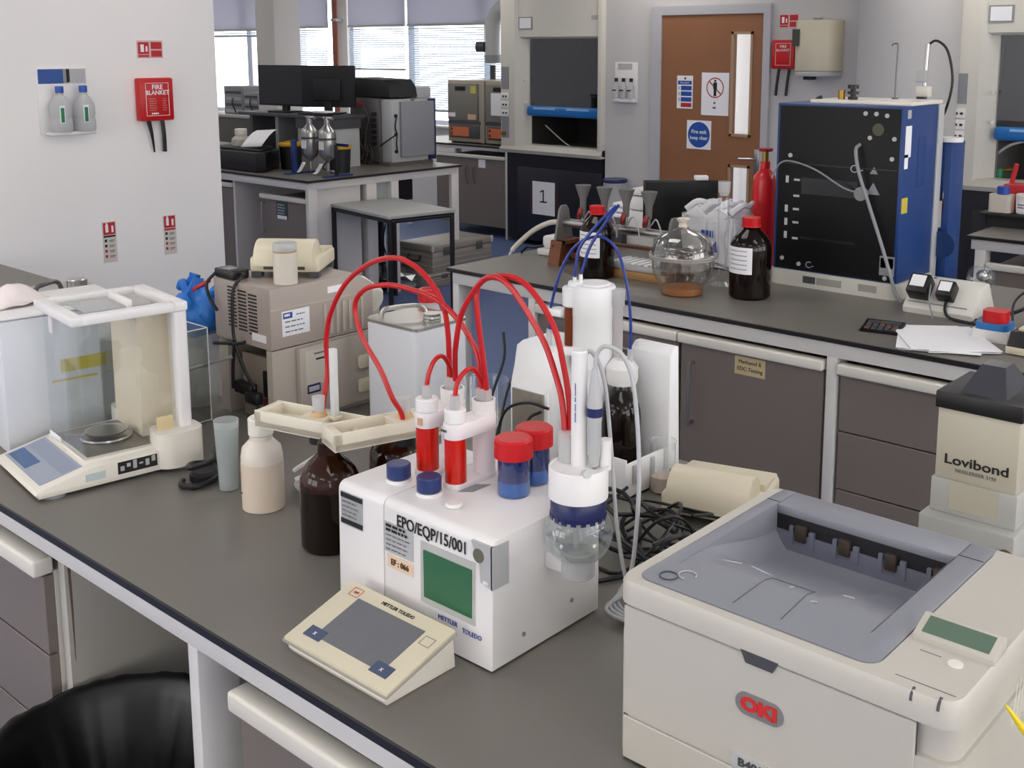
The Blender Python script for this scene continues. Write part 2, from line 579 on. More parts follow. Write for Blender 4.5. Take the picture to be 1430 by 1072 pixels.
# ceiling lights (the room's lamps)
m_lamp = mat('lamp_diffuser', (1, .95, .88, 1), .5, var=0, emit=PANEL_POWER)
n = 0
for ix in range(7):
    for iy in range(5):
        x, y = -12.4 + 2.4 * ix, -1.6 + 2.15 * iy
        if ix == 3 and iy < 2:
            pass
        r = thing('ceiling_light', 'white ceiling light panel', 'ceiling light', (x, y, CEIL - .01), group='ceiling light panels')
        if n == 0:
            fm = B().box(-.62, .62, -.32, .32, -.012, .009).obj('frame', m_white, r, local=True).data
            dm = B().box(-.58, .58, -.28, .28, -.016, -.0125).obj('diffuser', m_lamp, r, local=True).data
        else:
            for nm, me in (('frame', fm), ('diffuser', dm)):
                c = bpy.data.objects.new(nm, me)
                C.objects.link(c)
                c.parent = r
        n += 1
r = thing('ceiling_light', 'white light panel on the corridor ceiling behind the door', 'ceiling light', (-4.4, 8.4, CEIL - .01))
for nm, me in (('frame', fm), ('diffuser', dm)):
    c = bpy.data.objects.new(nm, me)
    C.objects.link(c)
    c.parent = r

# ------------------------------------------------------------------ door
m_door = mat('oak_veneer', '#8f6041', .45, var=.10, scale=3)
r = thing('door_1', 'light oak veneer door with two vision panels and safety notices', 'door', ((DX0 + DX1) / 2, WY, 0))
struct(r)
VX0, VX1 = -4.60, -4.45
b = B()
y0, y1 = WY - .02, WY + .025
for a in [(DX0, VX0, 0, DTOP), (VX1, DX1, 0, DTOP), (VX0, VX1, 1.89, DTOP), (VX0, VX1, .87, 1.13), (VX0, VX1, 0, .3)]:
    b.box(a[0], a[1], y0, y1, a[2], a[3])
b.obj('leaf', m_door, r)
for z0, z1 in ((1.13, 1.89), (.3, .87)):
    p = B()
    p.box(VX0 - .02, VX0, y0 - .008, y0 + .002, z0 - .02, z1 + .02).box(VX1, VX1 + .02, y0 - .008, y0 + .002, z0 - .02, z1 + .02)
    p.box(VX0 - .02, VX1 + .02, y0 - .008, y0 + .002, z1, z1 + .02).box(VX0 - .02, VX1 + .02, y0 - .008, y0 + .002, z0 - .02, z0)
    p.obj('glazing_bead', mat('oak_bead', '#a88a6c', .5, var=.08), r)
    B().box(VX0, VX1, WY, WY + .006, z0, z1).obj('pane', m_pane, r)
hp = B().box(DX1 - .052, DX1 - .007, y0 - .01, y0, .84, 1.02, .003).obj('handle_plate', m_metal, r)
B().tube([(DX1 - .03, y0 - .01, .95), (DX1 - .03, y0 - .055, .95), (DX1 - .05, y0 - .06, .95), (DX1 - .155, y0 - .06, .945)], .009, 10, 3).obj('lever', m_metal, hp)
f = B()
f.box(DX0 - .1, DX0, WY - .035, WY + .15, 0, DTOP + .07).box(DX1, DX1 + .06, WY - .035, WY + .15, 0, DTOP + .07).box(DX0, DX1, WY - .035, WY + .15, DTOP, DTOP + .07)
f.obj('door_frame', mat('door_frame_paint', '#b5b5ba', .5, var=.02), r)
# sheets on the door
SY = y0 - .001
def sign(name, label, x0, x1, z0, z1, y=SY, mm=None, cat='sign', group=None):
    t = thing(name, label, cat, ((x0 + x1) / 2, y, z0), group=group)
    B().box(x0, x1, y - .003, y, z0, z1).obj('sheet', mm or m_paper, t)
    return t
def rect(t, x0, x1, z0, z1, mm, y=SY, name='printed_panel'):
    return B().box(x0, x1, y - .0042, y - .003, z0, z1).obj(name, mm, t)
t = sign('fire_action_notice', 'fire action notice with blue panels and red foot on door', -5.115, -4.965, 1.31, 1.57)
rect(t, -5.105, -4.975, 1.50, 1.53, m_sign_blue)
for k in range(3):
    rect(t, -5.075, -4.975, 1.455 - .045 * k, 1.49 - .045 * k, m_sign_blue)
    bars(t, (-5.09, SY - .0042, 1.478 - .045 * k), X, Z, .02, 2, .012, m_inkg, .007, 'printed_icon', 3 + k)
rect(t, -5.075, -4.975, 1.322, 1.355, m_sign_red)
rect(t, -5.045, -5.03, 1.54, 1.557, m_ink)
txt('Fire action', .02, m_inkw, t, (-5.04, SY - .0044, 1.515), X, Z)
t = sign('prohibition_notice', 'white sheet with prohibition ring around a standing figure on door', -4.882, -4.632, 1.265, 1.597)
ring = B()
for k in range(40):
    a0, a1 = 2 * PI * k / 40, 2 * PI * (k + 1) / 40
    q = [(-4.757 + rr * math.cos(a), SY - .0034, 1.48 + rr * math.sin(a)) for rr, a in ((.070, a0), (.080, a0), (.080, a1), (.070, a1))]
    ring.quad(*q)
ring.quad((-4.814, SY - .0036, 1.525), (-4.806, SY - .0036, 1.533), (-4.700, SY - .0036, 1.435), (-4.708, SY - .0036, 1.427))
ring.obj('prohibition_ring', mat('ring_red', '#b4574a', .6, var=.03), t)
fg = B()
fg.box(-4.766, -4.748, SY - .0042, SY - .0032, 1.525, 1.542, .003).box(-4.774, -4.740, SY - .0042, SY - .0032, 1.472, 1.522).box(-4.769, -4.745, SY - .0042, SY - .0032, 1.416, 1.472)
fg.obj('printed_figure', m_ink, t)
bars(t, (-4.757, SY - .0036, 1.362), X, Z, .022, 1, .01, m_ink, .014)
bars(t, (-4.757, SY - .0036, 1.325), X, Z, .034, 1, .01, m_ink, .014)
t = sign('fire_exit_notice', 'square notice with blue disc reading Fire exit keep clear', -5.012, -4.785, .993, 1.22)
d = B()
vs = [(-4.898 + .102 * math.cos(2 * PI * k / 40), 1.107 + .102 * math.sin(2 * PI * k / 40)) for k in range(40)]
d.prism(vs, 'y', SY - .0042, SY - .003)
d.obj('blue_disc', m_sign_blue, t)
txt('Fire exit', .042, m_inkw, t, (-4.898, SY - .0046, 1.130), X, Z, bold=.0006)
txt('keep clear', .040, m_inkw, t, (-4.898, SY - .0046, 1.082), X, Z, bold=.0006)
t = thing('corridor_notice', 'blue and red notice on the corridor wall seen through the door glass', 'sign', (-4.78, 9.19, 1.2))
B().box(-4.86, -4.70, 9.19, 9.2, 1.33, 1.52).obj('blue_sheet', m_sign_blue, t)
B().box(-4.86, -4.74, 9.19, 9.2, 1.2, 1.26).obj('red_sheet', m_sign_red, t)

# ------------------------------------------------------------------ fume cupboards
m_hood = mat('hood_cream', '#d6d3ca', .42, var=.03)
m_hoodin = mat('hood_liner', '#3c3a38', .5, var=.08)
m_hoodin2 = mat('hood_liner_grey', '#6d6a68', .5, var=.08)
m_base = mat('hood_base_black', '#17171f', .4, var=.08)
def hood(x0, x1, yf, label, liner):
    r = thing('fume_cupboard', label, 'fume cupboard', ((x0 + x1) / 2, yf + .4, 0))
    yb = yf + .8
    xl, xr = x0 + .27, x1 - .05
    B().prism([(x0, yf), (x0 + .17, yf), (xl, yf + .12), (xl, yb), (x0, yb)], 'z', .86, 2.6, .006).obj('side_post', m_hood, r)
    B().box(xr, x1, yf, yb, .86, 2.6, .008).obj('side_post', m_hood, r)
    B().prism([(yf + .03, 1.885), (yf + .03, 2.6), (yb, 2.6), (yb, 1.95), (yf + .15, 1.95), (yf + .12, 1.88), (yf + .06, 1.868)], 'x', x0 + .19, x1 - .002, .008).obj('header', m_hood, r)
    B().prism([(yf - .02, .85), (yf - .03, .88), (yf + .02, .925), (yf + .12, .93), (yf + .12, .85)], 'x', x0, x1, .004).obj('sill', mat('hood_sill', '#b9b6ae', .4, var=.05), r)
    B().box(xl, xr, yf + .12, yb - .02, .87, .9).obj('work_surface', m_hoodin2, r)
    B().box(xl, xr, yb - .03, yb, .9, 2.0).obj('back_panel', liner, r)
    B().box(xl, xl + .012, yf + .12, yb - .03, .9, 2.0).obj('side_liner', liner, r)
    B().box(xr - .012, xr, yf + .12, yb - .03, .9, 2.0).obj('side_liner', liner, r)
    s = B().box(xl, xr, yf + .1, yf + .108, 1.25, 1.9).obj('sash', m_dkglass, r)
    B().box(xl, xr, yf + .045, yf + .11, 1.185, 1.275, .022, 4).obj('sash_handle', m_bright_blue, s)
    for k in (.1, .55):
        B().box(xl + (xr - xl) * k, xl + (xr - xl) * (k + .3), yf + .0435, yf + .047, 1.247, 1.262).obj('finger_grip', mat('grip_pale', '#8bbbe6', .4, var=0), s)
    cb = B().box(x0 + .02, x1 - .02, yf + .06, yb, .05, .85).obj('base_cabinet', m_base, r)
    B().box(x0 + .16, x1 - .03, yf + .045, yf + .06, .1, .72, .004).obj('cabinet_door', mat('hood_door_black', '#20202a', .38, var=.08), cb)
    # socket strip on the left post
    B().box(x0 + .01, x0 + .1, yf - .004, yf, 1.42, 1.62).obj('grey_plate', m_grey, r)
    B().box(x0 + .01, x0 + .1, yf - .004, yf, .98, 1.19).obj('grey_plate', m_grey, r)
    for z in (1.205, 1.28, 1.355):
        q = B().box(x0 + .012, x0 + .1, yf - .012, yf, z - .033, z + .033, .004).obj('socket', m_white, r)
        B().box(x0 + .03, x0 + .05, yf - .0135, yf - .012, z - .008, z + .008).box(x0 + .065, x0 + .085, yf - .0135, yf - .012, z - .008, z + .008).obj('socket_holes', m_ink, q)
    for z in (1.02,):
        B().tube([(x0 + .05, yf - .004, z), (x0 + .05, yf - .05, z)], .016, 12, 1).obj('gas_tap', m_brass, r)
    B().tube([(xl - .01, yf + .06, 1.5), (xl - .01, yf + .04, 1.5)], .012, 10, 1).obj('stud', m_white, r)
    B().tube([(xl - .01, yf + .06, 1.3), (xl - .01, yf + .04, 1.3)], .012, 10, 1).obj('stud', m_white, r)
    q = B().box(x0 + .2, x0 + .36, yf + .024, yf + .03, 1.95, 2.06).obj('notice_frame', m_grey, r)
    B().box(x0 + .212, x0 + .348, yf + .022, yf + .024, 1.96, 2.05).obj('notice_sheet', m_paper, q)
    return r
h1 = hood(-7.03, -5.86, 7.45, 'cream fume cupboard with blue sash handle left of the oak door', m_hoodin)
B().box(-6.0, -5.9, 7.475, 7.48, 2.03, 2.06).obj('rating_plate', m_lgrey, h1)
t = thing('number_notice', 'white sheet with the number 1 on black fume cupboard door', 'notice', (-6.54, 7.49, .3))
B().box(-6.68, -6.415, 7.488, 7.492, .3, .6).obj('sheet', m_paper, t)
B().prism([(-6.59, .412), (-6.51, .412), (-6.51, .424), (-6.543, .424), (-6.543, .528), (-6.556, .528), (-6.59, .510), (-6.585, .500), (-6.557, .512), (-6.557, .424), (-6.59, .424)], 'y', 7.4866, 7.488).obj('lettering', m_ink, t)
for x in (-6.70, -6.385):
    B().box(x - .018, x + .018, 7.489, 7.492, .31, .59).obj('tape_strip', mat('brown_tape', '#3c2a2b', .5, var=.05), t)
t = thing('wire_stand', 'thin dark wire stand inside the first fume cupboard', 'stand', (-6.1, 7.9, .9))
for x in (-6.18, -6.05):
    B().rod((x, 7.9, .9), (x, 7.9, 1.12), .004, 8).obj('leg', m_blackm, t)
B().rod((-6.18, 7.9, 1.12), (-6.05, 7.9, 1.12), .004, 8).obj('crossbar', m_blackm, t)
o = B().tube([(-6.62, 7.6, 1.1), (-6.5, 7.6, 1.02), (-6.4, 7.6, .96), (-6.3, 7.6, .91)], .006, 8).obj('grey_hose', m_lgrey)
tag(o, 'thin pale hose lying inside the first fume cupboard', 'hose')
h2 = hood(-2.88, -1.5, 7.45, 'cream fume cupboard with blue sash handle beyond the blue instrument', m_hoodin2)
t = thing('clamp_stand', 'dark clamp stand rod inside the second fume cupboard', 'stand', (-2.22, 7.8, .9))
B().box(-2.3, -2.14, 7.72, 7.88, .9, .915).obj('foot_plate', m_blackm, t)
B().rod((-2.22, 7.8, .9), (-2.22, 7.8, 1.85), .008).obj('rod', m_dkmetal, t)
o = B().tube([(-2.62, 7.6, 1.08), (-2.5, 7.55, 1.16), (-2.35, 7.55, 1.19), (-2.1, 7.55, 1.18)], .009, 8).obj('grey_hose', m_lgrey)
tag(o, 'pale grey hose arching inside the second fume cupboard', 'hose')
t = thing('green_tap', 'small green tap inside the second fume cupboard', 'tap', (-2.6, 7.62, .93))
B().cyl(-2.6, 7.62, .93, .99, .035).obj('tap_body', mat('green_tap_plastic', '#0f7a55', .4), t)
B().rod((-2.6, 7.62, .97), (-2.5, 7.6, .99), .012).obj('nozzle', m_brass, t)
t = thing('yellow_box', 'yellow cardboard box at the back of the second fume cupboard', 'box', (-2.2, 7.7, .9))
B().box(-2.28, -2.16, 7.65, 7.72, .93, 1.08, .003).obj('carton', mat('yellow_card', '#d3bb56', .7), t)
B().box(-2.26, -2.18, 7.648, 7.65, .98, 1.03).obj('print', m_paper, t)

# ------------------------------------------------------------------ things on the door wall
def fire_blanket(label, org, right, up, sc=1.0):
    t = thing('fire_blanket', label, 'fire blanket', org, group='fire blanket boxes')
    R, U = Vector(right), Vector(up)
    N = R.cross(U)
    mm = Matrix((R, N, U)).transposed().to_4x4()
    mm.translation = Vector(org)
    mm = mm @ Matrix.Scale(sc, 4)
    def put(bb):
        return bb.xf(mm)
    # local: x right, y out of wall, z up ; built mirrored-safe with boxes
    put(B().box(-.085, .085, 0, .045, -.095, .10, .008)).obj('case', m_sign_red if False else m_red, t)
    for x0, x1, z0, z1 in ((-.055, .06, .076, .078), (-.055, .06, -.072, -.070), (-.055, -.053, -.072, .078), (.058, .06, -.072, .078)):
        put(B().box(x0, x1, .045, .0456, z0, z1)).obj('printed_border', m_inkw, t)
    return t, mm, N
WL = -5.0
def local_txt(body, size, t, mm, x, z, mcol, out=.0462, bold=0):
    o = mm @ Vector((x, out, z))
    R = (mm.to_3x3() @ Vector((1, 0, 0)))
    U = (mm.to_3x3() @ Vector((0, 0, 1)))
    s = R.length
    return txt(body, size * s, mcol, t, o, R, U, bold=bold)
# ---- on the door wall (faces -y): right = +x
t, mm, N = fire_blanket('red fire blanket box hanging on the wall right of the door', (-4.163, WY, 1.737), X, Z, 1.08)
local_txt('FIRE', .028, t, mm, .003, .055, m_inkw)
local_txt('BLANKET', .024, t, mm, .003, .030, m_inkw)
for x in (-4.20, -4.115):
    B().tube([(x, WY - .03, 1.63), (x - .012, WY - .032, 1.52), (x - .02, WY - .03, 1.435)], .011, 8).obj('pull_tape', m_black, t)
def fb_sign(label, org, right, up, w=.16, h=.11):
    t = thing('fire_blanket_sign', label, 'sign', org, group='fire blanket signs')
    R, U = Vector(right), Vector(up)
    N = R.cross(U)
    O = Vector(org)
    plate(O, R, U, w, h, .003).obj('sheet', mat('sign_pale_red', '#dcb9b9', .6, var=.03), t)
    plate(O - R * w * .25 + U * h * .06 + N * .003, R, U, w * .42, h * .68).obj('printed_panel', m_sign_red, t)
    plate(O - R * w * .25 - U * h * .38 + N * .003, R, U, w * .42, h * .12).obj('printed_panel', m_sign_red, t)
    plate(O + R * w * .25 + U * h * .21 + N * .003, R, U, w * .42, h * .40).obj('printed_panel', m_sign_red, t)
    plate(O + R * w * .25 - U * h * .25 + N * .003, R, U, w * .42, h * .36).obj('printed_panel', m_sign_red, t)
    plate(O - R * w * .30 + U * h * .06 + N * .0038, R, U, w * .13, h * .42).obj('printed_flame', m_inkw, t)
    plate(O - R * w * .13 + U * h * .02 + N * .0038, R, U, w * .07, h * .30).obj('printed_flame', m_inkw, t)
    return t
fb_sign('small red fire sign on the wall right of the door', (-4.145, WY, 1.985), X, Z, .16, .105)
t = thing('towel_dispenser', 'cream wall dispenser with curved front above the instrument', 'dispenser', (-3.87, WY, 1.62))
pr = [(-4.03, WY), (-4.03, WY - .06)] + [(-3.87 + .17 * math.sin(a), WY - .06 - .13 * math.cos(a)) for a in [(-1.2 + 2.4 * k / 12) for k in range(13)]] + [(-3.70, WY - .06), (-3.70, WY)]
B().prism(pr, 'z', 1.62, 1.985, .012).obj('cover', m_ivory, t)
B().prism([(x * .97 - 3.87 * .03, y) for x, y in pr], 'z', 1.585, 1.62, .006).obj('base_tray', m_lgrey, t)
B().box(-4.02, -3.965, WY - .175, WY - .14, 1.80, 1.92).obj('sight_window', mat('sight_window_dark', '#3d433c', .3), t)
B().box(-3.90, -3.84, WY - .1, WY - .06, 1.985, 2.0, .004).obj('lock', m_grey, t)
B().box(-3.93, -3.86, WY - .16, WY - .09, 1.56, 1.6, .004).obj('outlet', m_black, t)
# eye wash board on the pier
def eyewash(label, cx, z0, w, h, org_y=None, right=X, wallpt=None, caps=2, header=True):
    pass
t = thing('eyewash_station', 'small white eyewash board with dark-capped bottles by the fume cupboard', 'eyewash station', (-5.635, WY, 1.390))
B().box(-5.755, -5.520, WY - .008, WY, 1.340, 1.670, .003).obj('backboard', m_white, t)
B().box(-5.745, -5.530, WY - .05, WY - .008, 1.340, 1.370, .006).obj('tray', m_white, t)
B().box(-5.725, -5.575, WY - .0095, WY - .008, 1.610, 1.660).obj('mirror', m_lgrey, t)
for k, x in enumerate((-5.720, -5.645, -5.565)):
    q = B().lathe([(0, 0), (.027, 0), (.028, .01), (.028, .09), (.016, .13), (.012, .14), (0, .14)], x, WY - .035, 1.370, 18).obj('eyewash_bottle', m_frost, t)
    B().cyl(x, WY - .035, 1.510, 1.540, .015).obj('cap', m_blackm, q)
    B().box(x - .02, x + .02, WY - .066, WY - .062, 1.435, 1.445).obj('printed_band', m_ink, q)
t = thing('waste_cup', 'white tub with a flat blue lid by the fume cupboard', 'tub', (-5.64, 7.36, 0))
B().lathe([(0, 0), (.085, 0), (.1, .68), (0, .68)], -5.64, 7.36, 0, 28).obj('tub_body', m_frost, t)
B().cyl(-5.64, 7.36, .68, .71, .105, bev=.006).obj('lid', m_navy, t)

# ---- on the white wall (faces +x): right = +y
EX = WL
t, mm, N = fire_blanket('red FIRE BLANKET box on the white wall above two extinguisher signs', (WL, 2.838, 1.537), Y, Z, 1.05)
local_txt('FIRE', .030, t, mm, .003, .058, m_inkw, bold=.0006)
local_txt('BLANKET', .028, t, mm, .003, .033, m_inkw, bold=.0006)
m_inkp = mat('pale_red_ink', '#cf7a78', .6, var=0)
bars(t, mm @ Vector((-.018, .0462, .006)), Y, Z, .045, 6, .011, m_inkp, .005)
bars(t, mm @ Vector((.037, .0462, .006)), Y, Z, .022, 6, .011, m_inkp, .005, seed=4)
bars(t, mm @ Vector((-.012, .0462, -.061)), Y, Z, .04, 1, .011, m_inkw, .007, seed=5)
for y, dy in ((2.80, .025), (2.872, .008)):
    z = 1.44
    B().tube([(WL + .025, y, z), (WL + .027, y + dy * .5, z - .07), (WL + .02, y + dy, z - .155)], (lambda q: .011 - .007 * q) if dy > .01 else .010, 8).obj('pull_tape', m_black, t)
fb_sign('small red fire sign above the fire blanket on the white wall', (WL, 2.84, 1.778), Y, Z, .134, .084)
def ext_sign(label, y, z, strip):
    t = thing('extinguisher_sign', label, 'sign', (WL, y, z), group='fire extinguisher signs')
    O = Vector((WL, y, z))
    plate(O, Y, Z, .068, .195, .003).obj('sheet', mat('sign_cream', '#cfcbc2', .6, var=.03), t)
    plate(O + Vector((.003, 0, .065)), Y, Z, .060, .058).obj('printed_panel', m_sign_red, t)
    plate(O + Vector((.0036, -.012, .066)), Y, Z, .014, .036).obj('printed_extinguisher', m_inkw, t)
    plate(O + Vector((.0036, -.012, .088)), Y, Z, .008, .010).obj('printed_extinguisher', m_inkw, t)
    plate(O + Vector((.0036, .016, .062)), Y, Z, .010, .032).obj('printed_flame', m_inkw, t)
    plate(O + Vector((.003, 0, .028)), Y, Z, .060, .009).obj('printed_band', strip, t)
    for k in range(4):
        plate(O + Vector((.003, -.020, .008 - .025 * k)), Y, Z, .012, .013).obj('printed_icon', m_ink if k < 2 else m_inkr, t)
        plate(O + Vector((.003, .010, .008 - .025 * k)), Y, Z, .028, .004).obj('printed_line', m_inkg, t)
        plate(O + Vector((.003, .008, .001 - .025 * k)), Y, Z, .024, .003).obj('printed_line', m_inkr if k > 1 else m_inkg, t)
    return t
ext_sign('extinguisher sign with a black band low on the white wall', 2.577, .872, m_ink)
ext_sign('extinguisher sign with a red band low on the white wall', 2.893, .868, m_sign_red)
t = thing('eyewash_station', 'white eyewash board with two clear bottles, blue caps and blue header', 'eyewash station', (WL, 2.4, 1.4))
def wy(u):
    return u
B().box(WL, WL + .006, 2.283, 2.513, 1.40, 1.695, .002).obj('backboard', m_white, t)
B().box(WL + .006, WL + .075, 2.303, 2.513, 1.395, 1.41, .006).obj('tray', m_white, t)
B().box(WL + .006, WL + .0072, 2.288, 2.403, 1.625, 1.69).obj('printed_header', mat('header_blue', '#274f96', .5), t)
B().box(WL + .006, WL + .0072, 2.403, 2.428, 1.625, 1.69).obj('printed_stripe', m_grey, t)
B().box(WL + .006, WL + .0075, 2.418, 2.433, 1.63, 1.69).obj('printed_stripe', m_ink, t)
B().box(WL + .006, WL + .0072, 2.433, 2.508, 1.625, 1.69).obj('mirror', m_lgrey, t)
for y in (2.358, 2.468):
    q = B().lathe([(0, 0), (.043, 0), (.047, .01), (.047, .05), (.043, .062), (.047, .075), (.046, .12), (.03, .15), (.016, .165), (.016, .175), (0, .175)], WL + .055, y, 1.41, 24).obj('eyewash_bottle', m_frost, t)
    B().cyl(WL + .055, y, 1.585, 1.615, .018, bev=.002).obj('cap', mat('cap_blue', '#1d4fae', .4), q)
    B().box(WL + .1005, WL + .103, y - .022, y - .006, 1.455, 1.52).obj('printed_mark', mat('mark_green', '#1f7a4d', .5), q)
    B().box(WL + .1, WL + .1025, y - .026, y - .002, 1.452, 1.53).obj('label', m_paper, q)

# ================================================================== benches
def worktop(label, x0, x1, y0, y1, z=.9, t=.017):
    r = thing('worktop', label, 'worktop', ((x0 + x1) / 2, (y0 + y1) / 2, z - t))
    B().box(x0, x1, y0, y1, z - t, z - .0008, .0015, 1).obj('black_edge', m_edge, r)
    B().box(x0 + .003, x1 - .003, y0 + .003, y1 - .003, z - .0009, z).obj('surface', m_top, r)
    return r
def frame(label, x0, x1, y0, y1, legs, z=.883, ap=.042, lw=.028, ld=.075, backlegs=None, ends=True, endlegs=()):
    r = thing('bench_steelwork', label, 'bench frame', ((x0 + x1) / 2, (y0 + y1) / 2, 0))
    B().box(x0, x1, y0, y0 + .03, z - ap, z, .002).obj('rail', m_steel_w, r)
    B().box(x0, x1, y1 - .03, y1, z - ap, z, .002).obj('rail', m_steel_w, r)
    if ends:
        B().box(x0, x0 + .03, y0 + .03, y1 - .03, z - ap, z, .002).obj('rail', m_steel_w, r)
        B().box(x1 - .03, x1, y0 + .03, y1 - .03, z - ap, z, .002).obj('rail', m_steel_w, r)
    for x in legs:
        B().box(x, x + lw, y0 + .0005, y0 + ld, 0, z - ap + .001, .002).obj('leg', m_steel_w, r)
    for x in (legs if backlegs is None else backlegs):
        B().box(x, x + lw, y1 - ld, y1 - .0005, 0, z - ap + .001, .002).obj('leg', m_steel_w, r)
    for x, ya, yb in endlegs:
        B().box(x, x + ld, ya, yb, 0, z - ap + .001, .002).obj('leg', m_steel_w, r)
    return r
def bar_handle(p, a, b, out, mm=None):
    a, b, o = Vector(a), Vector(b), Vector(out)
    B().tube([a, a + o * .8, a + o + (b - a) * .05, b + o + (a - b) * .05, b + o * .8, b], .006, 10, 4).obj('handle', mm or m_metal, p)
def unit(label, x0, x1, yf, depth, z0, z1, fronts, kind='drawer', side=None, group=None, rail=True, handle=None, proud=.02):
    """floor unit facing -y; fronts = list of z splits from top to bottom"""
    r = thing('base_unit', label, 'cabinet', ((x0 + x1) / 2, yf + depth / 2, 0), group=group)
    B().box(x0 + .002, x1 - .002, yf + .02, yf + depth, z0, z1, .001, 1).obj('carcass', m_side, r)
    ztop = z1
    if rail:
        B().box(x0, x1, yf - proud, yf + .02, z1 - .004, z1 + .03, .006, 3).obj('grip_rail', m_cream, r)
    for a, c in zip(fronts, fronts[1:]):
        d = B().box(x0 + .004, x1 - .004, yf, yf + .02, c + .0025, a - .0025, .0012, 1).obj(kind, m_front, r)
        if handle:
            handle(d, a, c)
    return r
# ---- near bench
worktop('grey worktop with black edge carrying the titrator and laser printer', -4.9, .75, .855, 1.935)
frame('white steel frame of the bench carrying the titrator', -4.88, .73, .868, 1.92, (-2.98, -1.517, -.2, .65), backlegs=(-2.98, -1.517, -.2, .65))
lu = unit('grey drawer unit with cream grip rail left of the black bin', -2.95, -2.03, .872, .95, .08, .79, [.785, .62, .455, .1])
unit('grey drawer unit with cream grip rail right of the black bin', -1.385, -.25, .872, .95, .08, .79, [.785, .62, .455, .1])
B().box(-2.03, -2.005, .90, 1.82, .0, .83).obj('side_panel', m_side, lu)
st = B().prism([(.906, .80), (.912, .80), (.912, .70), (.910, .60), (.909, .61), (.908, .72)], 'x', -2.0055, -2.0042)
st.obj('rust_stain', mat('rust_brown', '#7d6250', .8, var=.3, scale=60), lu)
t = thing('waste_bin', 'bin lined with a crumpled black bin bag under the near bench', 'bin', (-1.76, .86, 0))
B().lathe([(0, 0), (.17, 0), (.205, .5), (.2, .5), (.165, .01), (0, .01)], -1.76, .86, .002, 28).obj('bin_body', m_dgrey, t)
m_bag = mat('bin_bag', '#0a0a0d', .4, var=.1, bump=.5, bscale=22)
rng = random.Random(3)
ph = [rng.uniform(0, 6.28) for _ in range(6)]
def bagf(u, v):
    a = 2 * PI * u
    wob = .004 * math.sin(3 * a + ph[0]) + .004 * math.sin(11 * a + ph[1]) * math.sin(2 * a + ph[4]) + .0025 * math.sin(29 * a + ph[2]) * math.sin(5 * a + ph[5])
    if v < .35:
        q = v / .35
        r_ = .235 + wob * (1.2 - q) ; zz = .36 + .19 * q
    elif v < .5:
        q = (v - .35) / .15
        r_ = .235 - .03 * q + wob * .5; zz = .55 + .012 * math.sin(PI * q) + wob * .4
    else:
        q = (v - .5) / .5
        r_ = (.205 - .14 * q) + wob * (1.2 * q + .3); zz = .55 - .33 * q + .02 * math.sin(5 * a + ph[3]) * q + .4 * wob
    return (-1.76 + r_ * math.cos(a) * 1.05, .86 + r_ * math.sin(a), zz)
b = B().grid(bagf, 120, 22)
bmesh.ops.remove_doubles(b.bm, verts=b.bm.verts, dist=1e-5)
b.obj('bin_bag', m_bag, t, ang=60)
# ---- far bench
FB0, FB1 = 3.10, 4.22
worktop('grey worktop with black edge carrying the black and blue instrument', -3.24, .75, FB0, FB1)
frame('white steel frame of the bench under the black and blue instrument', -3.215, .73, FB0 + .012, FB1 - .012, (-3.215, -2.80, -1.548, -.2), ap=.048, lw=.034)
def h_drawer(d, a, c):
    bar_handle(d, (-2.45, FB0 + .022, a - .06), (-2.29, FB0 + .022, a - .06), (0, -.03, 0))
unit('grey drawer unit behind the burette stand with chrome bar handles', -2.755, -2.105, FB0 + .022, .7, .08, .79, [.785, .56, .40, .1], handle=h_drawer, proud=.025)
def h_door(d, a, c):
    bar_handle(d, (-2.045, FB0 + .022, .72), (-2.045, FB0 + .022, .51), (0, -.03, 0))
u = unit('wide grey door unit with taped Methanol label and long bar handle', -2.10, -1.556, FB0 + .022, .7, .08, .79, [.785, .1], kind='door', handle=h_door, proud=.025)
l = plate((-1.825, FB0 + .0215, .745), X, Z, .115, .062).obj('taped_label', mat('tape_cream', '#cdb98f', .6, var=.03), u)
txt('Methanol &', .0185, m_ink, l, (-1.825, FB0 + .0205, .758), X, Z)
txt('EDC Testing', .0185, m_ink, l, (-1.825, FB0 + .0205, .734), X, Z)
unit('grey drawer unit of the far bench behind the colour comparator', -1.508, -.72, FB0 + .022, .7, .08, .79, [.785, .60, .41, .1], proud=.025)
unit('grey drawer unit at the right end of the far bench', -.70, -.21, FB0 + .022, .7, .08, .79, [.785, .60, .41, .1], proud=.025)
# ---- window bench
worktop('dark worktop under the two monitors and gas chromatograph', -13.6, -6.11, 4.575, 6.03)
wb = frame('white steel frame of the bench under the gas chromatograph', -13.5, -6.13, 4.59, 6.015, (-9.0, -6.165), ap=.052, lw=.035, endlegs=((-6.205, 5.10, 5.19), (-6.205, 5.33, 5.40)))
unit('grey door unit with blue sticker under the window bench', -6.72, -6.18, 4.62, .4, .05, .735, [.73, .06], kind='door', handle=lambda d, a, c: bar_handle(d, (-6.68, 4.62, .70), (-6.68, 4.62, .50), (0, -.03, 0)))
t = sign('cupboard_sticker', 'dark blue printed sticker on the grey window bench door', -6.54, -6.41, .60, .72, y=4.6195, mm=mat('sticker_teal', '#324a52', .5), cat='sticker')
rect(t, -6.53, -6.42, .60, .625, m_paper, y=4.6195)
bars(t, (-6.475, 4.6162, .70), X, Z, .10, 4, .02, m_lgrey, .009)
B().box(-6.18, -6.155, 4.68, 5.06, .02, .83).obj('end_panel', m_steel_w, wb)
B().box(-7.07, -7.045, 4.62, 5.4, 0, .83).obj('side_panel', m_steel_w, wb)
unit('grey cupboard of the window bench left of the knee space', -8.0, -7.07, 4.62, .6, .05, .78, [.775, .06], kind='door')
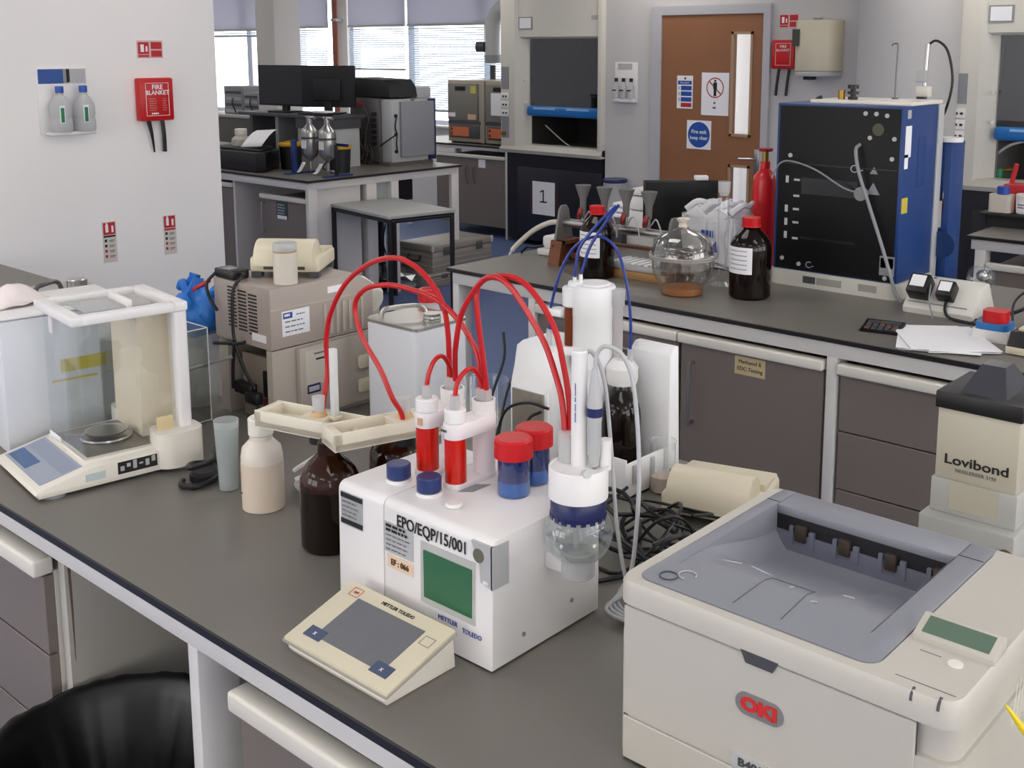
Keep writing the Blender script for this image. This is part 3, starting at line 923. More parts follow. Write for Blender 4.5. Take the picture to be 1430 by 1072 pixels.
B().box(-6.20, -6.185, 5.19, 5.33, .62, .83).obj('service_panel', m_lgrey, wb)
# ---- bench under the furnaces
r = worktop('slim dark worktop under the two furnaces', -8.6, -7.05, 7.56, 8.38, z=.875)
frame('white frame of the bench under the furnaces', -8.59, -7.055, 7.575, 8.36, (-8.5, -7.10), z=.857, ap=.03)
u = unit('grey double cupboard under the two furnaces', -8.05, -7.10, 7.59, .7, .1, .75, [.745, .1], kind='door')
for x in (-7.62, -7.52):
    B().tube([(x, 7.588, .66), (x, 7.57, .64), (x + .01, 7.565, .55), (x + .03, 7.57, .50)], .006, 8).obj('handle', m_dkmetal, u)
B().box(-7.46, -7.37, 7.586, 7.59, .66, .74).obj('label', m_paper, u)
# ---- bench on the right
worktop('dark worktop at the right edge in front of second fume cupboard', -1.94, 1.2, 5.30, 6.1)
frame('white frame of the bench at the right edge', -1.92, 1.18, 5.315, 6.09, (-1.90, .9), ap=.05, lw=.05)
unit('grey cupboard with cream rail under the right edge bench', -1.845, -.9, 5.33, .6, .05, .745, [.74, .06], kind='door')
t = thing('shelf_riser', 'black raised shelf holding white tubs on the right bench', 'shelf', (-1.4, 5.8, .9))
B().box(-2.0, -.8, 5.62, 5.95, .955, .97, .002).obj('shelf_board', m_blackm, t)
for x in (-1.99, -.83):
    B().box(x, x + .02, 5.63, 5.94, .9, .955).obj('upright', m_blackm, t)
B().box(-1.97, -.83, 5.64, 5.66, .9, .955).obj('front_board', m_blackm, t)

# ---- table in the aisle
t = thing('side_table', 'grey-topped table with black tube legs in the aisle', 'table', (-5.735, 4.985, 0), rz=math.radians(-10))
TX0, TX1, TY0, TY1, TZ = -.39, .39, -.26, .26, .72
B().box(TX0, TX1, TY0, TY1, TZ - .022, TZ, .004).obj('tabletop', mat('table_grey', '#a9aaa8', .45, var=.03), t, local=True)
for x in (TX0 + .02, TX1 - .02):
    B().tube([(x, TY0 + .03, TZ - .038), (x, TY1 - .03, TZ - .038)], .015, 10, 1).obj('rail', m_black, t, local=True)
for y in (TY0 + .02, TY1 - .02):
    B().tube([(TX0 + .02, y, TZ - .038), (TX1 - .02, y, TZ - .038)], .015, 10, 1).obj('rail', m_black, t, local=True)
for x in (TX0 + .018, TX1 - .018):
    for y in (TY0 + .018, TY1 - .018):
        B().cyl(x, y, 0, TZ - .024, .0165, seg=14).obj('leg', m_black, t, local=True)
# ---- aluminium crates
def crate(label, x0, x1, y0, y1, z0, z1):
    t = thing('aluminium_case', label, 'case', ((x0 + x1) / 2, (y0 + y1) / 2, z0), group='aluminium transport cases')
    h = z1 - z0
    B().box(x0, x1, y0, y1, z0, z0 + h * .74, .006).obj('body', m_alu, t)
    B().box(x0 - .006, x1 + .006, y0 - .006, y1 + .006, z0 + h * .75, z1, .01).obj('lid', m_alu, t)
    for k in range(3):
        zz = z0 + h * (.2 + .18 * k)
        B().box(x0 - .004, x1 + .004, y0 - .004, y1 + .004, zz, zz + .012, .004).obj('swage_rib', m_alu, t)
    for x in (x0, x1):
        for y in (y0, y1):
            B().box(x - .012, x + .012, y - .012, y + .012, z1 - .05, z1 + .004, .008).obj('corner', m_lgrey, t)
    yc = (y0 + y1) / 2
    xc = (x0 + x1) / 2
    B().tube([(xc - .06, y0 - .01, z0 + h * .6), (xc - .06, y0 - .03, z0 + h * .42), (xc + .06, y0 - .03, z0 + h * .42), (xc + .06, y0 - .01, z0 + h * .6)], .008, 8, 2).obj('handle', m_black, t)
    for q in (.22, .78):
        yy = y0 + (y1 - y0) * q
        B().box(x1 + .005, x1 + .014, yy - .03, yy + .03, z0 + h * .60, z0 + h * .9, .003).obj('latch', m_dkmetal, t)
    return t
crate('ribbed aluminium case stacked on a flat case behind the grey table', -6.43, -6.06, 5.66, 6.30, .105, .315)
crate('flat aluminium case on the floor under the other aluminium case', -6.62, -6.04, 5.60, 6.32, .0, .104)
# ---- office chair under the window bench
t = thing('office_chair', 'black office chair pushed under the window bench', 'chair', (-6.75, 5.75, 0))
B().cyl(-6.75, 5.75, .50, .56, .2, bev=.02).obj('seat', m_blackm, t)
B().rod((-6.75, 5.75, .08), (-6.75, 5.75, .5), .025).obj('column', m_black, t)
for k in range(5):
    a = 2 * PI * k / 5
    B().rod((-6.75, 5.75, .09), (-6.75 + .26 * math.cos(a), 5.75 + .26 * math.sin(a), .05), .018).obj('base_leg', m_black, t)
B().box(-6.60, -6.56, 5.45, 5.93, .60, .825, .012).obj('backrest', m_blackm, t)
o = B()
for k in range(5):
    y = 5.22 + .035 * k
    o.tube([(-6.3, y, .82), (-6.28 + .02 * k, y + .03, .6), (-6.3, y + .06, .35), (-6.28, y - .03 + .05 * k, .12), (-6.4, y + .1, .02)], .006, 6)
t = o.obj('cable_loom', m_cable)
tag(t, 'loose black cables hanging under the window bench', 'cables', kind='stuff')
t = thing('extension_block', 'black socket strip on the floor under the window bench', 'extension lead', (-6.3, 5.3, 0))
B().box(-6.36, -6.24, 5.12, 5.5, 0, .06, .008).obj('strip_body', m_black, t)
for k in range(3):
    B().box(-6.33, -6.27, 5.17 + .1 * k, 5.23 + .1 * k, .06, .075, .004).obj('plug', m_blackm, t)
t = thing('clear_bag', 'clear crumpled plastic bag on the floor under the grey table', 'bag', (-6.35, 5.45, 0))
rb = random.Random(5)
b = B().sph(-6.3, 5.5, .085, .19, .42, 20)
for v in b.bm.verts:
    v.co += Vector((rb.uniform(-1, 1), rb.uniform(-1, 1), rb.uniform(-1, 1))) * .022
    v.co.z = max(v.co.z, .004)
b.obj('film', glass('film', (.9, .92, .94), .6, .15, .5, .2), t, ang=10)
B().box(-6.42, -6.18, 5.40, 5.60, .0, .03, .004).obj('sheet_contents', m_lgrey, t)

# ================================================================== laser printer
t = thing('laser_printer', 'large cream laser printer with grey output tray at front right', 'printer', (-.565, 1.21, .9))
PX0, PX1, PY0, PY1 = -.775, -.352, 1.02, 1.405
B().vbox(PX0, PX1, PY0 + .004, PY1, .908, 1.072, .022).obj('body', m_print, t)
for x in (PX0 + .03, PX1 - .05):
    for y in (PY0 + .03, PY1 - .04):
        B().cyl(x, y, .9, .909, .012).obj('foot', m_dgrey, t)
# upper shell: frame around the recessed tray
def ring_poly(x0, x1, y0, y1, r, seg=6):
    out = []
    for (cx, cy, a0) in ((x1 - r, y1 - r, 0), (x0 + r, y1 - r, PI / 2), (x0 + r, y0 + r, PI), (x1 - r, y0 + r, 1.5 * PI)):
        for k in range(seg + 1):
            a = a0 + PI / 2 * k / seg
            out.append((cx + r * math.cos(a), cy + r * math.sin(a)))
    return out
GX0, GX1, GY0, GY1 = -.757, -.446, 1.037, PY1 - .004
b = B()
outer = ring_poly(PX0, PX1, PY0, PY1, .024)
inner = ring_poly(GX0, GX1, GY0, GY1, .02)
lo_o = [b.bm.verts.new((x, y, 1.112)) for x, y in outer]
hi_o = [b.bm.verts.new((x, y, 1.136)) for x, y in outer]
hi_c = [b.bm.verts.new((-.565 + (x + .565) * .985, 1.21 + (y - 1.21) * .985, 1.142)) for x, y in outer]
hi_i = [b.bm.verts.new((x, y, 1.142)) for x, y in inner]
lo_i = [b.bm.verts.new((x, y, 1.112)) for x, y in inner]
n = len(outer)
for i in range(n):
    j = (i + 1) % n
    for p, q in ((lo_o, hi_o), (hi_o, hi_c), (hi_c, hi_i), (hi_i, lo_i)):
        b.bm.faces.new((p[i], p[j], q[j], q[i]))
bmesh.ops.recalc_face_normals(b.bm, faces=b.bm.faces)
b.obj('top_frame', m_print, t)
b = B().vbox(PX0 + .004, -.737, PY0 + .012, PY1 - .002, 1.07, 1.115, .008).vbox(-.478, PX1 - .004, PY0 + .012, PY1 - .002, 1.07, 1.115, .02)
b.box(-.739, -.476, PY0 + .012, 1.095, 1.07, 1.113).box(-.739, -.476, 1.36, PY1 - .002, 1.07, 1.113)
b.obj('inner_shell', m_print, t)
# grey cover with sunk tray
RX0, RX1, RY1 = -.735, -.480, 1.345
b = B()
b.box(GX0 + .001, RX0, GY0 + .02, GY1 - .001, 1.13, 1.1435, .002).box(RX1, GX1 - .001, GY0 + .02, GY1 - .001, 1.13, 1.1435, .002)
b.box(RX0, RX1, RY1, GY1 - .001, 1.13, 1.1435, .002)
b.vbox(GX0 + .001, GX1 - .001, GY0 + .001, 1.10, 1.13, 1.1433, .018)
b.obj('grey_cover', m_pgrey, t)
def trayf(u, v):
    x = RX0 + (RX1 - RX0) * u
    y = 1.098 + (RY1 - 1.098) * v
    v = max(0, (v - .12) / .88)
    e = min(1, min(u, 1 - u) / .06)
    dep = .062 * (3 * (v ** 2) - 2 * v ** 3) * (.25 + .75 * e if u > .5 else .6 + .4 * e)
    return (x, y, 1.1432 - dep - .012 * math.sin(PI * v) * e * (1 if u < .7 else .4))
b = B().grid(trayf, 30, 24)
# side walls down to the tray
for u in (0, 1):
    x = RX0 + (RX1 - RX0) * u
    for k in range(24):
        v0, v1 = k / 24, (k + 1) / 24
        p, q = trayf(u, v0), trayf(u, v1)
        x2 = x + (.0006 if u == 0 else -.0006)
        b.quad((x2, p[1], p[2]), (x2, q[1], q[2]), (x2, q[1], 1.1436), (x2, p[1], 1.1436))
b.obj('output_tray', m_pgrey, t)
B().box(RX0, RX1, RY1 - .002, RY1 + .004, 1.075, 1.108).obj('tray_back', m_pgrey2, t)
B().box(RX0, RX1, RY1 + .001, RY1 + .012, 1.10, 1.142).obj('exit_slot', m_dark, t)
for k in range(4):
    x = RX0 + .03 + k * .066
    B().box(x, x + .018, RY1 - .006, RY1 + .004, 1.098, 1.122, .003).obj('exit_roller', mat('roller_brown', '#3a2f28', .6, var=.2), t)
    B().box(x + .022, x + .03, RY1 - .004, RY1 + .002, 1.092, 1.116).obj('paper_guide', m_pgrey2, t)
    B().box(x - .008, x - .002, RY1 - .004, RY1 + .002, 1.092, 1.118).obj('paper_guide', m_pgrey2, t)
# paper stop flap outlined in the tray
fl = B()
for p, q in (((-.630, 1.056), (-.632, 1.152)), ((-.632, 1.152), (-.577, 1.156)), ((-.577, 1.156), (-.569, 1.059))):
    z = 1.1432
    def zt(P):
        u = (P[0] - RX0) / (RX1 - RX0)
        v = max(0, (P[1] - 1.098) / (RY1 - 1.098))
        return trayf(u, v)[2] + .0004 if P[1] > 1.098 else 1.1436
    pts = [(p[0] + (q[0] - p[0]) * k / 6, p[1] + (q[1] - p[1]) * k / 6) for k in range(7)]
    fl.tube([(a, c, zt((a, c))) for a, c in pts], .0007, 6, 1)
fl.obj('stop_flap_seam', mat('seam_grey', '#55575f', .6), t)
for x, y, mm in ((-.747 + .022, 1.062, m_dgrey), (-.728 + .02, 1.078, m_lgrey)):
    b = B()
    b.tube([(x + .011 * math.cos(a), y + .011 * math.sin(a), 1.1443) for a in [2 * PI * k / 24 for k in range(25 if mm is m_dgrey else 20)]], .0009, 6, 1)
    b.obj('printed_ring', mm, t)
# seam of the rear cover
B().box(GX0 + .002, RX0, 1.352, 1.3535, 1.1436, 1.144).box(RX1, GX1 - .002, 1.352, 1.3535, 1.1436, 1.144).obj('cover_seam', mat('seam_dark', '#3b3c44', .6), t)
# front door, tray, seams
q = B().box(PX0 + .013, PX1 - .042, PY0 + .001, PY0 + .006, .966, 1.1095, .0015, 1).obj('front_cover', m_print, t)
B().box(PX0 + .013, PX1 - .042, PY0 + .001, PY0 + .006, .906, .963, .0015, 1).obj('paper_tray', m_print, t)
B().box(PX0 + .012, PX1 - .041, PY0 + .0045, PY0 + .006, .905, 1.112).obj('front_gap', m_dgrey, t)
B().prism([(-.597, 1.114), (-.59, 1.100), (-.556, 1.100), (-.549, 1.114)], 'y', PY0 - .0006, PY0 + .004).obj('finger_notch', m_dgrey, t)
lg = B()
def oval(cx, cz, w, h, n=12):
    r = h / 2
    return [(cx + w / 2 - r + r * math.sin(PI * k / n), cz + r * math.cos(PI * k / n)) for k in range(n + 1)] + [(cx - w / 2 + r - r * math.sin(PI * k / n), cz - r * math.cos(PI * k / n)) for k in range(n + 1)]
bd = lg.prism(oval(-.571, 1.0505, .061, .027), 'y', PY0 - .0008, PY0 + .003).obj('badge', mat('badge_grey', '#8d8b8c', .35, .3, var=.03), t)
txt('OKI', .0215, mat('badge_red', '#cf2a24', .4, var=0), bd, (-.571, PY0 - .0014, 1.0505), X, Z, bold=.0012, sx=1.25)
p = B().box(-.605, -.545, PY0 - .0006, PY0 + .003, .966, .985).obj('model_plate', mat('plate_grey', '#b9b9b8', .5), t)
txt('B401d', .0135, m_dgrey, p, (-.575, PY0 - .001, .9755), X, Z, bold=.0005, sx=1.2)
# control panel on the right strip
lc = B().prism([(1.120, 1.142), (1.160, 1.142), (1.160, 1.158), (1.155, 1.160), (1.120, 1.148)], 'x', GX1 + .004, PX1 - .001, .0015).obj('display_housing', m_print, t)
B().prism([(1.1265, 1.1510), (1.1505, 1.1592), (1.1505, 1.1575), (1.1265, 1.1495)], 'x', GX1 + .012, PX1 - .009).obj('display', mat('lcd_green', '#5d7161', .25, var=.04), lc)
for x in (-.40, -.372):
    B().tube([(x, PY0 + .008, 1.1425), (x, PY0 + .002, 1.139), (x, PY0 - .0005, 1.132)], .0016, 8, 3).obj('indicator', m_dgrey, t)
B().box(-.425, -.35 - .012, PY0 + .019, PY0 + .0198, 1.1421, 1.1425).obj('printed_line', m_inkg, t)
B().box(-.425, -.402, 1.102, 1.1028, 1.1421, 1.1425).obj('printed_line', m_inkg, t)
B().cyl(-.385, 1.098, 1.142, 1.1435, .008).obj('button', m_whiteb, t)
b = B()
for k in range(5):
    b.tube([(PX1 + .0003, 1.20 + .012 * k, 1.09), (PX1 + .0003, 1.19 + .012 * k, 1.04)], .0007, 5, 1)
b.obj('printed_marks', m_whiteb, t)
for k, (x, y, a_, l_) in enumerate(((-.70, 1.165, .3, .03), (-.66, 1.175, -.2, .035), (-.56, 1.12, .5, .008), (-.545, 1.18, .1, .014), (-.60, 1.14, .8, .006))):
    u_ = (x - RX0) / (RX1 - RX0)
    z_ = trayf(u_, max(0, (y - 1.098) / (RY1 - 1.098)))[2] + .0006
    B().box(-l_ / 2, l_ / 2, -.0016, .0016, 0, .0003).xf(Matrix.Translation((x, y, z_)) @ Matrix.Rotation(a_, 4, 'Z')).obj('scuff_mark', m_lgrey, t)
t = thing('yellow_pencil', 'yellow pencil leaning against the right side of the laser printer', 'pencil', (-.16, 1.15, .9))
B().tube([(-.338, 1.118, 1.106), (-.322, 1.121, 1.087), (-.16, 1.15, .905)], lambda q: .0012 + .0028 * min(1, q * 9), 8, 1).obj('barrel', mat('yellow_pencil_paint', '#e3cb14', .4), t)
B().rod((-.164, 1.1493, .9095), (-.158, 1.1503, .9030), .0042).obj('eraser_end', m_dgrey, t)

# ================================================================== Karl Fischer titrator
t = thing('titrator', 'white titrator with green screen and lettering EPO/EQP/15/001', 'titrator', (-1.19, 1.175, .9))
TF = 1.057
def prof(y0, y1, z0, z1, r):
    p = [(y0 - .003, z0), (y0, z1 - r)]
    p += [(y0 + r - r * math.cos(a), z1 - r + r * math.sin(a)) for a in [PI / 2 * k / 6 for k in range(1, 7)]]
    p += [(y1 - .006, z1), (y1, z1 - .006), (y1, z0)]
    return p
B().prism(prof(TF, 1.297, .904, 1.1, .014), 'x', -1.36, -1.2515, .002).obj('module_body', m_white, t)
B().prism(prof(TF, 1.297, .904, 1.1, .014), 'x', -1.250, -1.018, .002).obj('module_body', m_white, t)
for x in (-1.33, -1.05):
    for y in (1.09, 1.27):
        B().cyl(x, y, .9, .905, .01).obj('foot', m_dgrey, t)
def fz(z):
    return TF - .0006 - .003 * (1.086 - z) / .182
def front(x0, x1, z0, z1, mm, nm, th=.0008):
    p = [(fz(z0) - th, z0), (fz(z1) - th, z1), (fz(z1) + .002, z1), (fz(z0) + .002, z0)]
    return B().prism(p, 'x', x0, x1).obj(nm, mm, t)
FU = (0, .016, 1)
sc = front(-1.166, -1.052, .962, 1.058, mat('screen_bezel', '#b9bab7', .4), 'screen_bezel')
p = B().box(-1.158, -1.058, fz(1.0) - .0022, fz(1.0) + .001, .972, 1.046).obj('screen', mat('lcd_dark_green', '#2f6847', .3, var=.06, scale=25), sc)
txt('EPO/EQP/15/001', .0262, m_ink, t, (-1.143, fz(1.074) - .001, 1.0735), X, FU, sx=.83, bold=.0002)
l = front(-1.247, -1.183, 1.018, 1.066, mat('label_grey', '#b4b5b8', .5), 'printed_label')
bars(l, (-1.215, fz(1.05) - .0016, 1.0615), X, FU, .056, 2, .007, m_ink, .0045)
bars(l, (-1.215, fz(1.05) - .0016, 1.046), X, FU, .056, 4, .0075, m_inkg, .002, seed=6)
l = front(-1.241, -1.183, .994, 1.014, mat('label_peach', '#e6cbb0', .5), 'printed_label')
txt('EF : 066', .0125, mat('brown_ink', '#5b3b1c', .6), l, (-1.212, fz(1.0) - .0016, 1.004), X, FU, bold=.0003)
l = front(-1.352, -1.300, 1.032, 1.086, mat('label_silver', '#a5a7a8', .4), 'printed_label')
for z in (1.081, 1.038):
    B().box(-1.352, -1.300, fz(z) - .0016, fz(z), z - .004, z + .004).obj('printed_band', m_ink, l)
bars(l, (-1.326, fz(1.06) - .0016, 1.071), X, FU, .044, 4, .0075, m_inkg, .0022)
txt('METTLER', .010, m_inkb, t, (-1.108, fz(.95) - .001, .951), X, FU)
txt('TOLEDO', .010, m_inkb, t, (-1.058, fz(.95) - .001, .947), X, FU)
# grey corner piece with round window
B().prism([(-1.058, 1.092), (-1.017, 1.092), (-1.017, 1.028), (-1.04, 1.034), (-1.042, 1.06)], 'y', TF - .0035, TF + .006).obj('corner_trim', m_lgrey, t)
B().box(-1.0195, -1.0165, TF - .0035, 1.088, 1.028, 1.092).obj('corner_trim', m_lgrey, t)
b = B()
b.tube([(-1.043, TF - .0035, 1.073), (-1.043, TF - .0046, 1.073)], .0105, 20, 1)
b.obj('round_sensor', mat('sensor_olive', '#6a6656', .35), t)
bars(t, (-1.028, TF - .004, 1.036), X, Z, .012, 1, .005, m_inkw, .005)
for y, z in ((1.12, .935), (1.23, .945)):
    B().tube([(-1.018, y, z), (-1.0165, y, z)], .0035, 10, 1).obj('screw', m_grey, t)
# caps on top
for k, (x, y) in enumerate(((-1.288, 1.122), (-1.212, 1.117))):
    q = B().cyl(x, y, 1.1, 1.105, .021).obj('port_rim', m_white, t)
    B().cyl(x, y, 1.105, 1.129, .0195, bev=.002).obj('blue_cap', m_blue, q)
B().cyl(-1.146, 1.106, 1.1, 1.107, .014, bev=.003).obj('blank_plug', m_white, t)
B().cyl(-1.04, 1.262, 1.1, 1.118, .018, bev=.002).obj('grey_knob', m_lgrey, t)
B().prism([(-1.183, 1.150), (-1.164, 1.165), (-1.164, 1.205), (-1.183, 1.190)], 'z', 1.1, 1.1006).obj('gap_shade', m_grey, t)  # flat patch: shade of the gap by the tower put into its grey
# drying towers: two brackets, each with a bead column in front and a white column behind
FR = m_frost
m_col = mat('column_white', '#e3dde0', .3, var=.02)
def tower(f, bk, zt, rf, stain):
    r = thing('drying_tube_pair', stain, 'drying tubes', (f[0], f[1], 1.1), group='drying tube pairs')
    dx, dy = bk[0] - f[0], bk[1] - f[1]
    pb = []
    L = math.hypot(dx, dy)
    ux, uy = dx / L, dy / L
    px_, py_ = -uy, ux
    def slab(z0, z1, w1, w2, nm):
        poly = []
        for k in range(13):
            a = PI + PI * (k / 12) 
            c, s_ = math.cos(a), math.sin(a)
            poly.append((f[0] + w1 * (px_ * c + ux * s_), f[1] + w1 * (py_ * c + uy * s_)))
        for k in range(13):
            a = PI * (k / 12)
            c, s_ = math.cos(a), math.sin(a)
            poly.append((bk[0] + w2 * (px_ * c + ux * s_), bk[1] + w2 * (py_ * c + uy * s_)))
        return B().prism(poly, 'z', z0, z1, .001).obj(nm, m_col, r)
    slab(1.1, 1.108, rf + .003, rf + .003, 'base_bracket')
    slab(1.18, 1.205, rf + .0015, rf + .003, 'top_bracket')
    B().cyl(f[0], f[1], 1.108, 1.18, rf).obj('bead_column', m_redliq, r)
    B().cyl(bk[0], bk[1], 1.108, 1.18, rf + .001).obj('white_column', m_col, r)
    c = B().cyl(f[0], f[1], 1.205, 1.227, rf, bev=.002).obj('cap', m_white, r)
    B().lathe([(rf + .001, 0), (rf + .002, .022), (rf - .001, .022), (rf - .002, .012), (0, .012)], bk[0], bk[1], 1.205, 28).obj('cap', m_white, r)
    B().cyl(f[0], f[1], 1.227, 1.248, .0085, .0075).obj('fitting', FR, c)
    B().box(bk[0] - .014, bk[0] + .014, bk[1] - .008, bk[1] + .008, 1.217, 1.246, .006).obj('fitting', FR, r)
    return r
tA = tower((-1.277, 1.175), (-1.285, 1.240), 0, .0185, 'drying tube pair with brown stain on collar beside the amber bottles')
B().box(-1.2775, -1.268, 1.1545, 1.157, 1.186, 1.198).obj('stain', mat('brown_stain', '#c79f77', .6), tA)
tB = tower((-1.203, 1.166), (-1.203, 1.230), 0, .0172, 'drying tube pair with printed collar nearest the blue jar')
bars(tB, (-1.207, 1.1468, 1.194), X, Z, .016, 1, .006, m_ink, .004)
# red tubing: each hose is one thing
def hose(label, pts, r=.0046):
    o = B().tube(pts, r, 10, 6).obj('red_hose', m_redtube)
    return tag(o, label, 'hose', 'red titrator hoses')
hose('tallest red hose arching from the first amber bottle to the drying tubes', [(-1.603, 1.21, 1.10), (-1.605, 1.22, 1.139), (-1.61, 1.235, 1.193), (-1.611, 1.235, 1.252), (-1.595, 1.235, 1.305), (-1.551, 1.235, 1.365), (-1.486, 1.235, 1.409), (-1.421, 1.235, 1.429), (-1.37, 1.235, 1.423), (-1.325, 1.235, 1.397), (-1.298, 1.235, 1.363), (-1.290, 1.237, 1.315), (-1.291, 1.240, 1.236)])
hose('lower red hose looping from the second amber bottle to the drying tubes', [(-1.428, 1.26, 1.12), (-1.426, 1.25, 1.151), (-1.431, 1.235, 1.18), (-1.461, 1.235, 1.225), (-1.504, 1.235, 1.27), (-1.524, 1.235, 1.312), (-1.52, 1.235, 1.343), (-1.488, 1.235, 1.367), (-1.433, 1.235, 1.38), (-1.375, 1.235, 1.38), (-1.315, 1.235, 1.372), (-1.267, 1.235, 1.348), (-1.235, 1.235, 1.317), (-1.216, 1.233, 1.286), (-1.210, 1.230, 1.232)])
hose('red hose from the first drying tube pair arching down to the round flask', [(-1.277, 1.240, 1.235), (-1.262, 1.225, 1.28), (-1.244, 1.21, 1.314), (-1.23, 1.21, 1.367), (-1.194, 1.21, 1.416), (-1.162, 1.21, 1.435), (-1.129, 1.21, 1.427), (-1.094, 1.21, 1.395), (-1.056, 1.21, 1.349), (-1.031, 1.208, 1.301), (-1.017, 1.205, 1.267), (-1.006, 1.20, 1.216)])
hose('red hose from the second drying tube pair arching down to the round flask', [(-1.195, 1.230, 1.232), (-1.196, 1.223, 1.29), (-1.201, 1.215, 1.378), (-1.2, 1.216, 1.412), (-1.183, 1.218, 1.428), (-1.142, 1.22, 1.437), (-1.107, 1.22, 1.432), (-1.073, 1.22, 1.407), (-1.044, 1.22, 1.369), (-1.024, 1.216, 1.32), (-1.010, 1.212, 1.271), (-1.0, 1.205, 1.214)])
hose('short red loop on the drying tubes next to the amber bottles', [(-1.277, 1.175, 1.240), (-1.276, 1.178, 1.262), (-1.274, 1.19, 1.285), (-1.276, 1.21, 1.288), (-1.283, 1.232, 1.265), (-1.285, 1.240, 1.238)], .0038)
hose('short red loop on the drying tubes next to the blue jar', [(-1.203, 1.166, 1.240), (-1.202, 1.170, 1.265), (-1.200, 1.185, 1.282), (-1.201, 1.205, 1.282), (-1.203, 1.222, 1.262), (-1.203, 1.230, 1.238)], .0038)
# sample jars
def jar(label, x, y, liq, red=m_red):
    r = thing('sample_jar', label, 'jar', (x, y, 1.1), group='red-capped sample jars')
    B().lathe([(0, 0), (.024, 0), (.026, .003), (.026, .062), (.024, .062)], x, y, 1.1, 30, close=False).obj('glass_wall', m_glass, r)
    B().cyl(x, y, 1.102, 1.124, .0248).obj('liquid', mat('copper_blue_liquid', '#0a55a8', .12, var=.05), r)
    B().cyl(x, y, 1.1241, 1.160, .0248).obj('upper_liquid', mat('deep_blue_liquid', '#0e1f62', .15, var=.08), r)
    B().lathe([(0, .031), (.026, .031), (.030, .028), (.0305, .001), (.029, 0), (0, 0)], x, y, 1.1605, 36).obj('screw_cap', red, r)
    return r
jar('blue jar with red screw cap nearest the titrator corner', -1.113, 1.203, 0)
jar('jar with red screw cap standing behind the front blue jar', -1.123, 1.262, 0)
# titration flask hung on the right side
t = thing('titration_flask', 'round glass flask with navy collar, white lid and electrodes', 'titration vessel', (-.970, 1.186, 1.02))
vx, vy = -.970, 1.186
B().cyl(vx, vy, 1.018, 1.058, .025, bev=.002).obj('stirrer_holder', m_frost, t)
B().box(-1.018, vx, vy - .02, vy + .02, 1.022, 1.048, .004).obj('holder_arm', m_white, t)
sp = []
for k in range(13):
    a = -PI / 2 + .35 + (PI - .35 - .62) * k / 12
    sp.append((.051 * math.cos(a), .0855 + .0475 * math.sin(a)))
fl = B().lathe([(0, sp[0][1] - .001)] + sp + [(.03, .126), (.03, .135)], vx, vy, 1.0, 36, close=False).obj('glass_bulb', m_glass, t)
lq = [(0, sp[0][1])] + [(r_ * .985, z) for r_, z in sp if z < .0865] + [(.0495, .087), (0, .087)]
B().lathe(lq, vx, vy, 1.0, 36).obj('clear_solvent', glass('solvent', (.93, .95, .94), .5, .02, .3, .03), fl)
B().box(vx - .014, vx + .014, vy - .003, vy + .003, 1.052, 1.058, .002).obj('stirrer_bar', m_white, fl)
B().rod((vx - .004, vy, 1.058), (vx - .004, vy, 1.13), .0045).obj('dip_tube', m_frost, fl)
nb = B().lathe([(.038, 0), (.0405, .002), (.0405, .026), (.038, .03)], vx, vy, 1.112, 36).obj('navy_collar', m_navy, t)
b = B()
for k in range(18):
    a = 2 * PI * k / 18
    b.box(.0395, .0415, -.004, .004, 1.110, 1.118)
    b.bm.verts.ensure_lookup_table()
    for v in b.bm.verts[-8:]:
        x_, y_ = v.co.x, v.co.y
        v.co.x, v.co.y = vx + x_ * math.cos(a) - y_ * math.sin(a), vy + x_ * math.sin(a) + y_ * math.cos(a)
b.obj('grip_ribs', m_navy, nb)
ld = B().lathe([(0, 0), (.0435, 0), (.0435, .044), (.0425, .046), (.041, .046), (.0405, .042), (0, .04)], vx, vy, 1.142, 40).obj('lid', m_white, t)
B().cyl(-1.000, 1.196, 1.18, 1.228, .0125, .0135).obj('frosted_socket', m_frost, t)
e = B().cyl(-.978, 1.197, 1.18, 1.355, .0118, bev=.002).obj('electrode', m_white, t)
txt('METTLER TOLEDO', .007, m_inkb, e, (-.976, 1.1850, 1.28), (0, 0, -1), (.8, -.6, 0))
e = B().lathe([(0, 0), (.006, .005), (.0095, .03), (.010, .07), (.0112, .08), (.0112, .10), (.009, .115), (.006, .135), (.004, .15), (0, .15)], -.952, 1.200, 1.182, 20).obj('electrode', m_lgrey, t)
B().cyl(-.952, 1.200, 1.262, 1.275, .0116).obj('blue_ring', m_navy, e)
B().tube([(-.945, 1.168, 1.186), (-.93, 1.158, 1.192)], .006, 10, 1).obj('side_stopper', m_frost, t)
B().cyl(-.944, 1.215, 1.18, 1.225, .009).obj('white_port', m_white, t)
# electrode cables
o = B().tube([(-.952, 1.20, 1.33), (-.950, 1.203, 1.355), (-.938, 1.21, 1.365), (-.915, 1.22, 1.35), (-.90, 1.225, 1.30), (-.89, 1.225, 1.18), (-.905, 1.235, 1.05), (-.93, 1.25, .97), (-.945, 1.30, .915)], .0032, 8).obj('electrode_cable', m_lgrey)
tag(o, 'grey electrode cable curving down from the grey probe', 'cable')
o = B().tube([(-.976, 1.200, 1.34), (-.967, 1.21, 1.352), (-.955, 1.225, 1.31), (-.948, 1.235, 1.20), (-.935, 1.235, 1.08), (-.93, 1.26, .98), (-.94, 1.33, .912)], .0032, 8).obj('electrode_cable', m_lgrey)
tag(o, 'grey electrode cable hanging from the tall white electrode', 'cable')
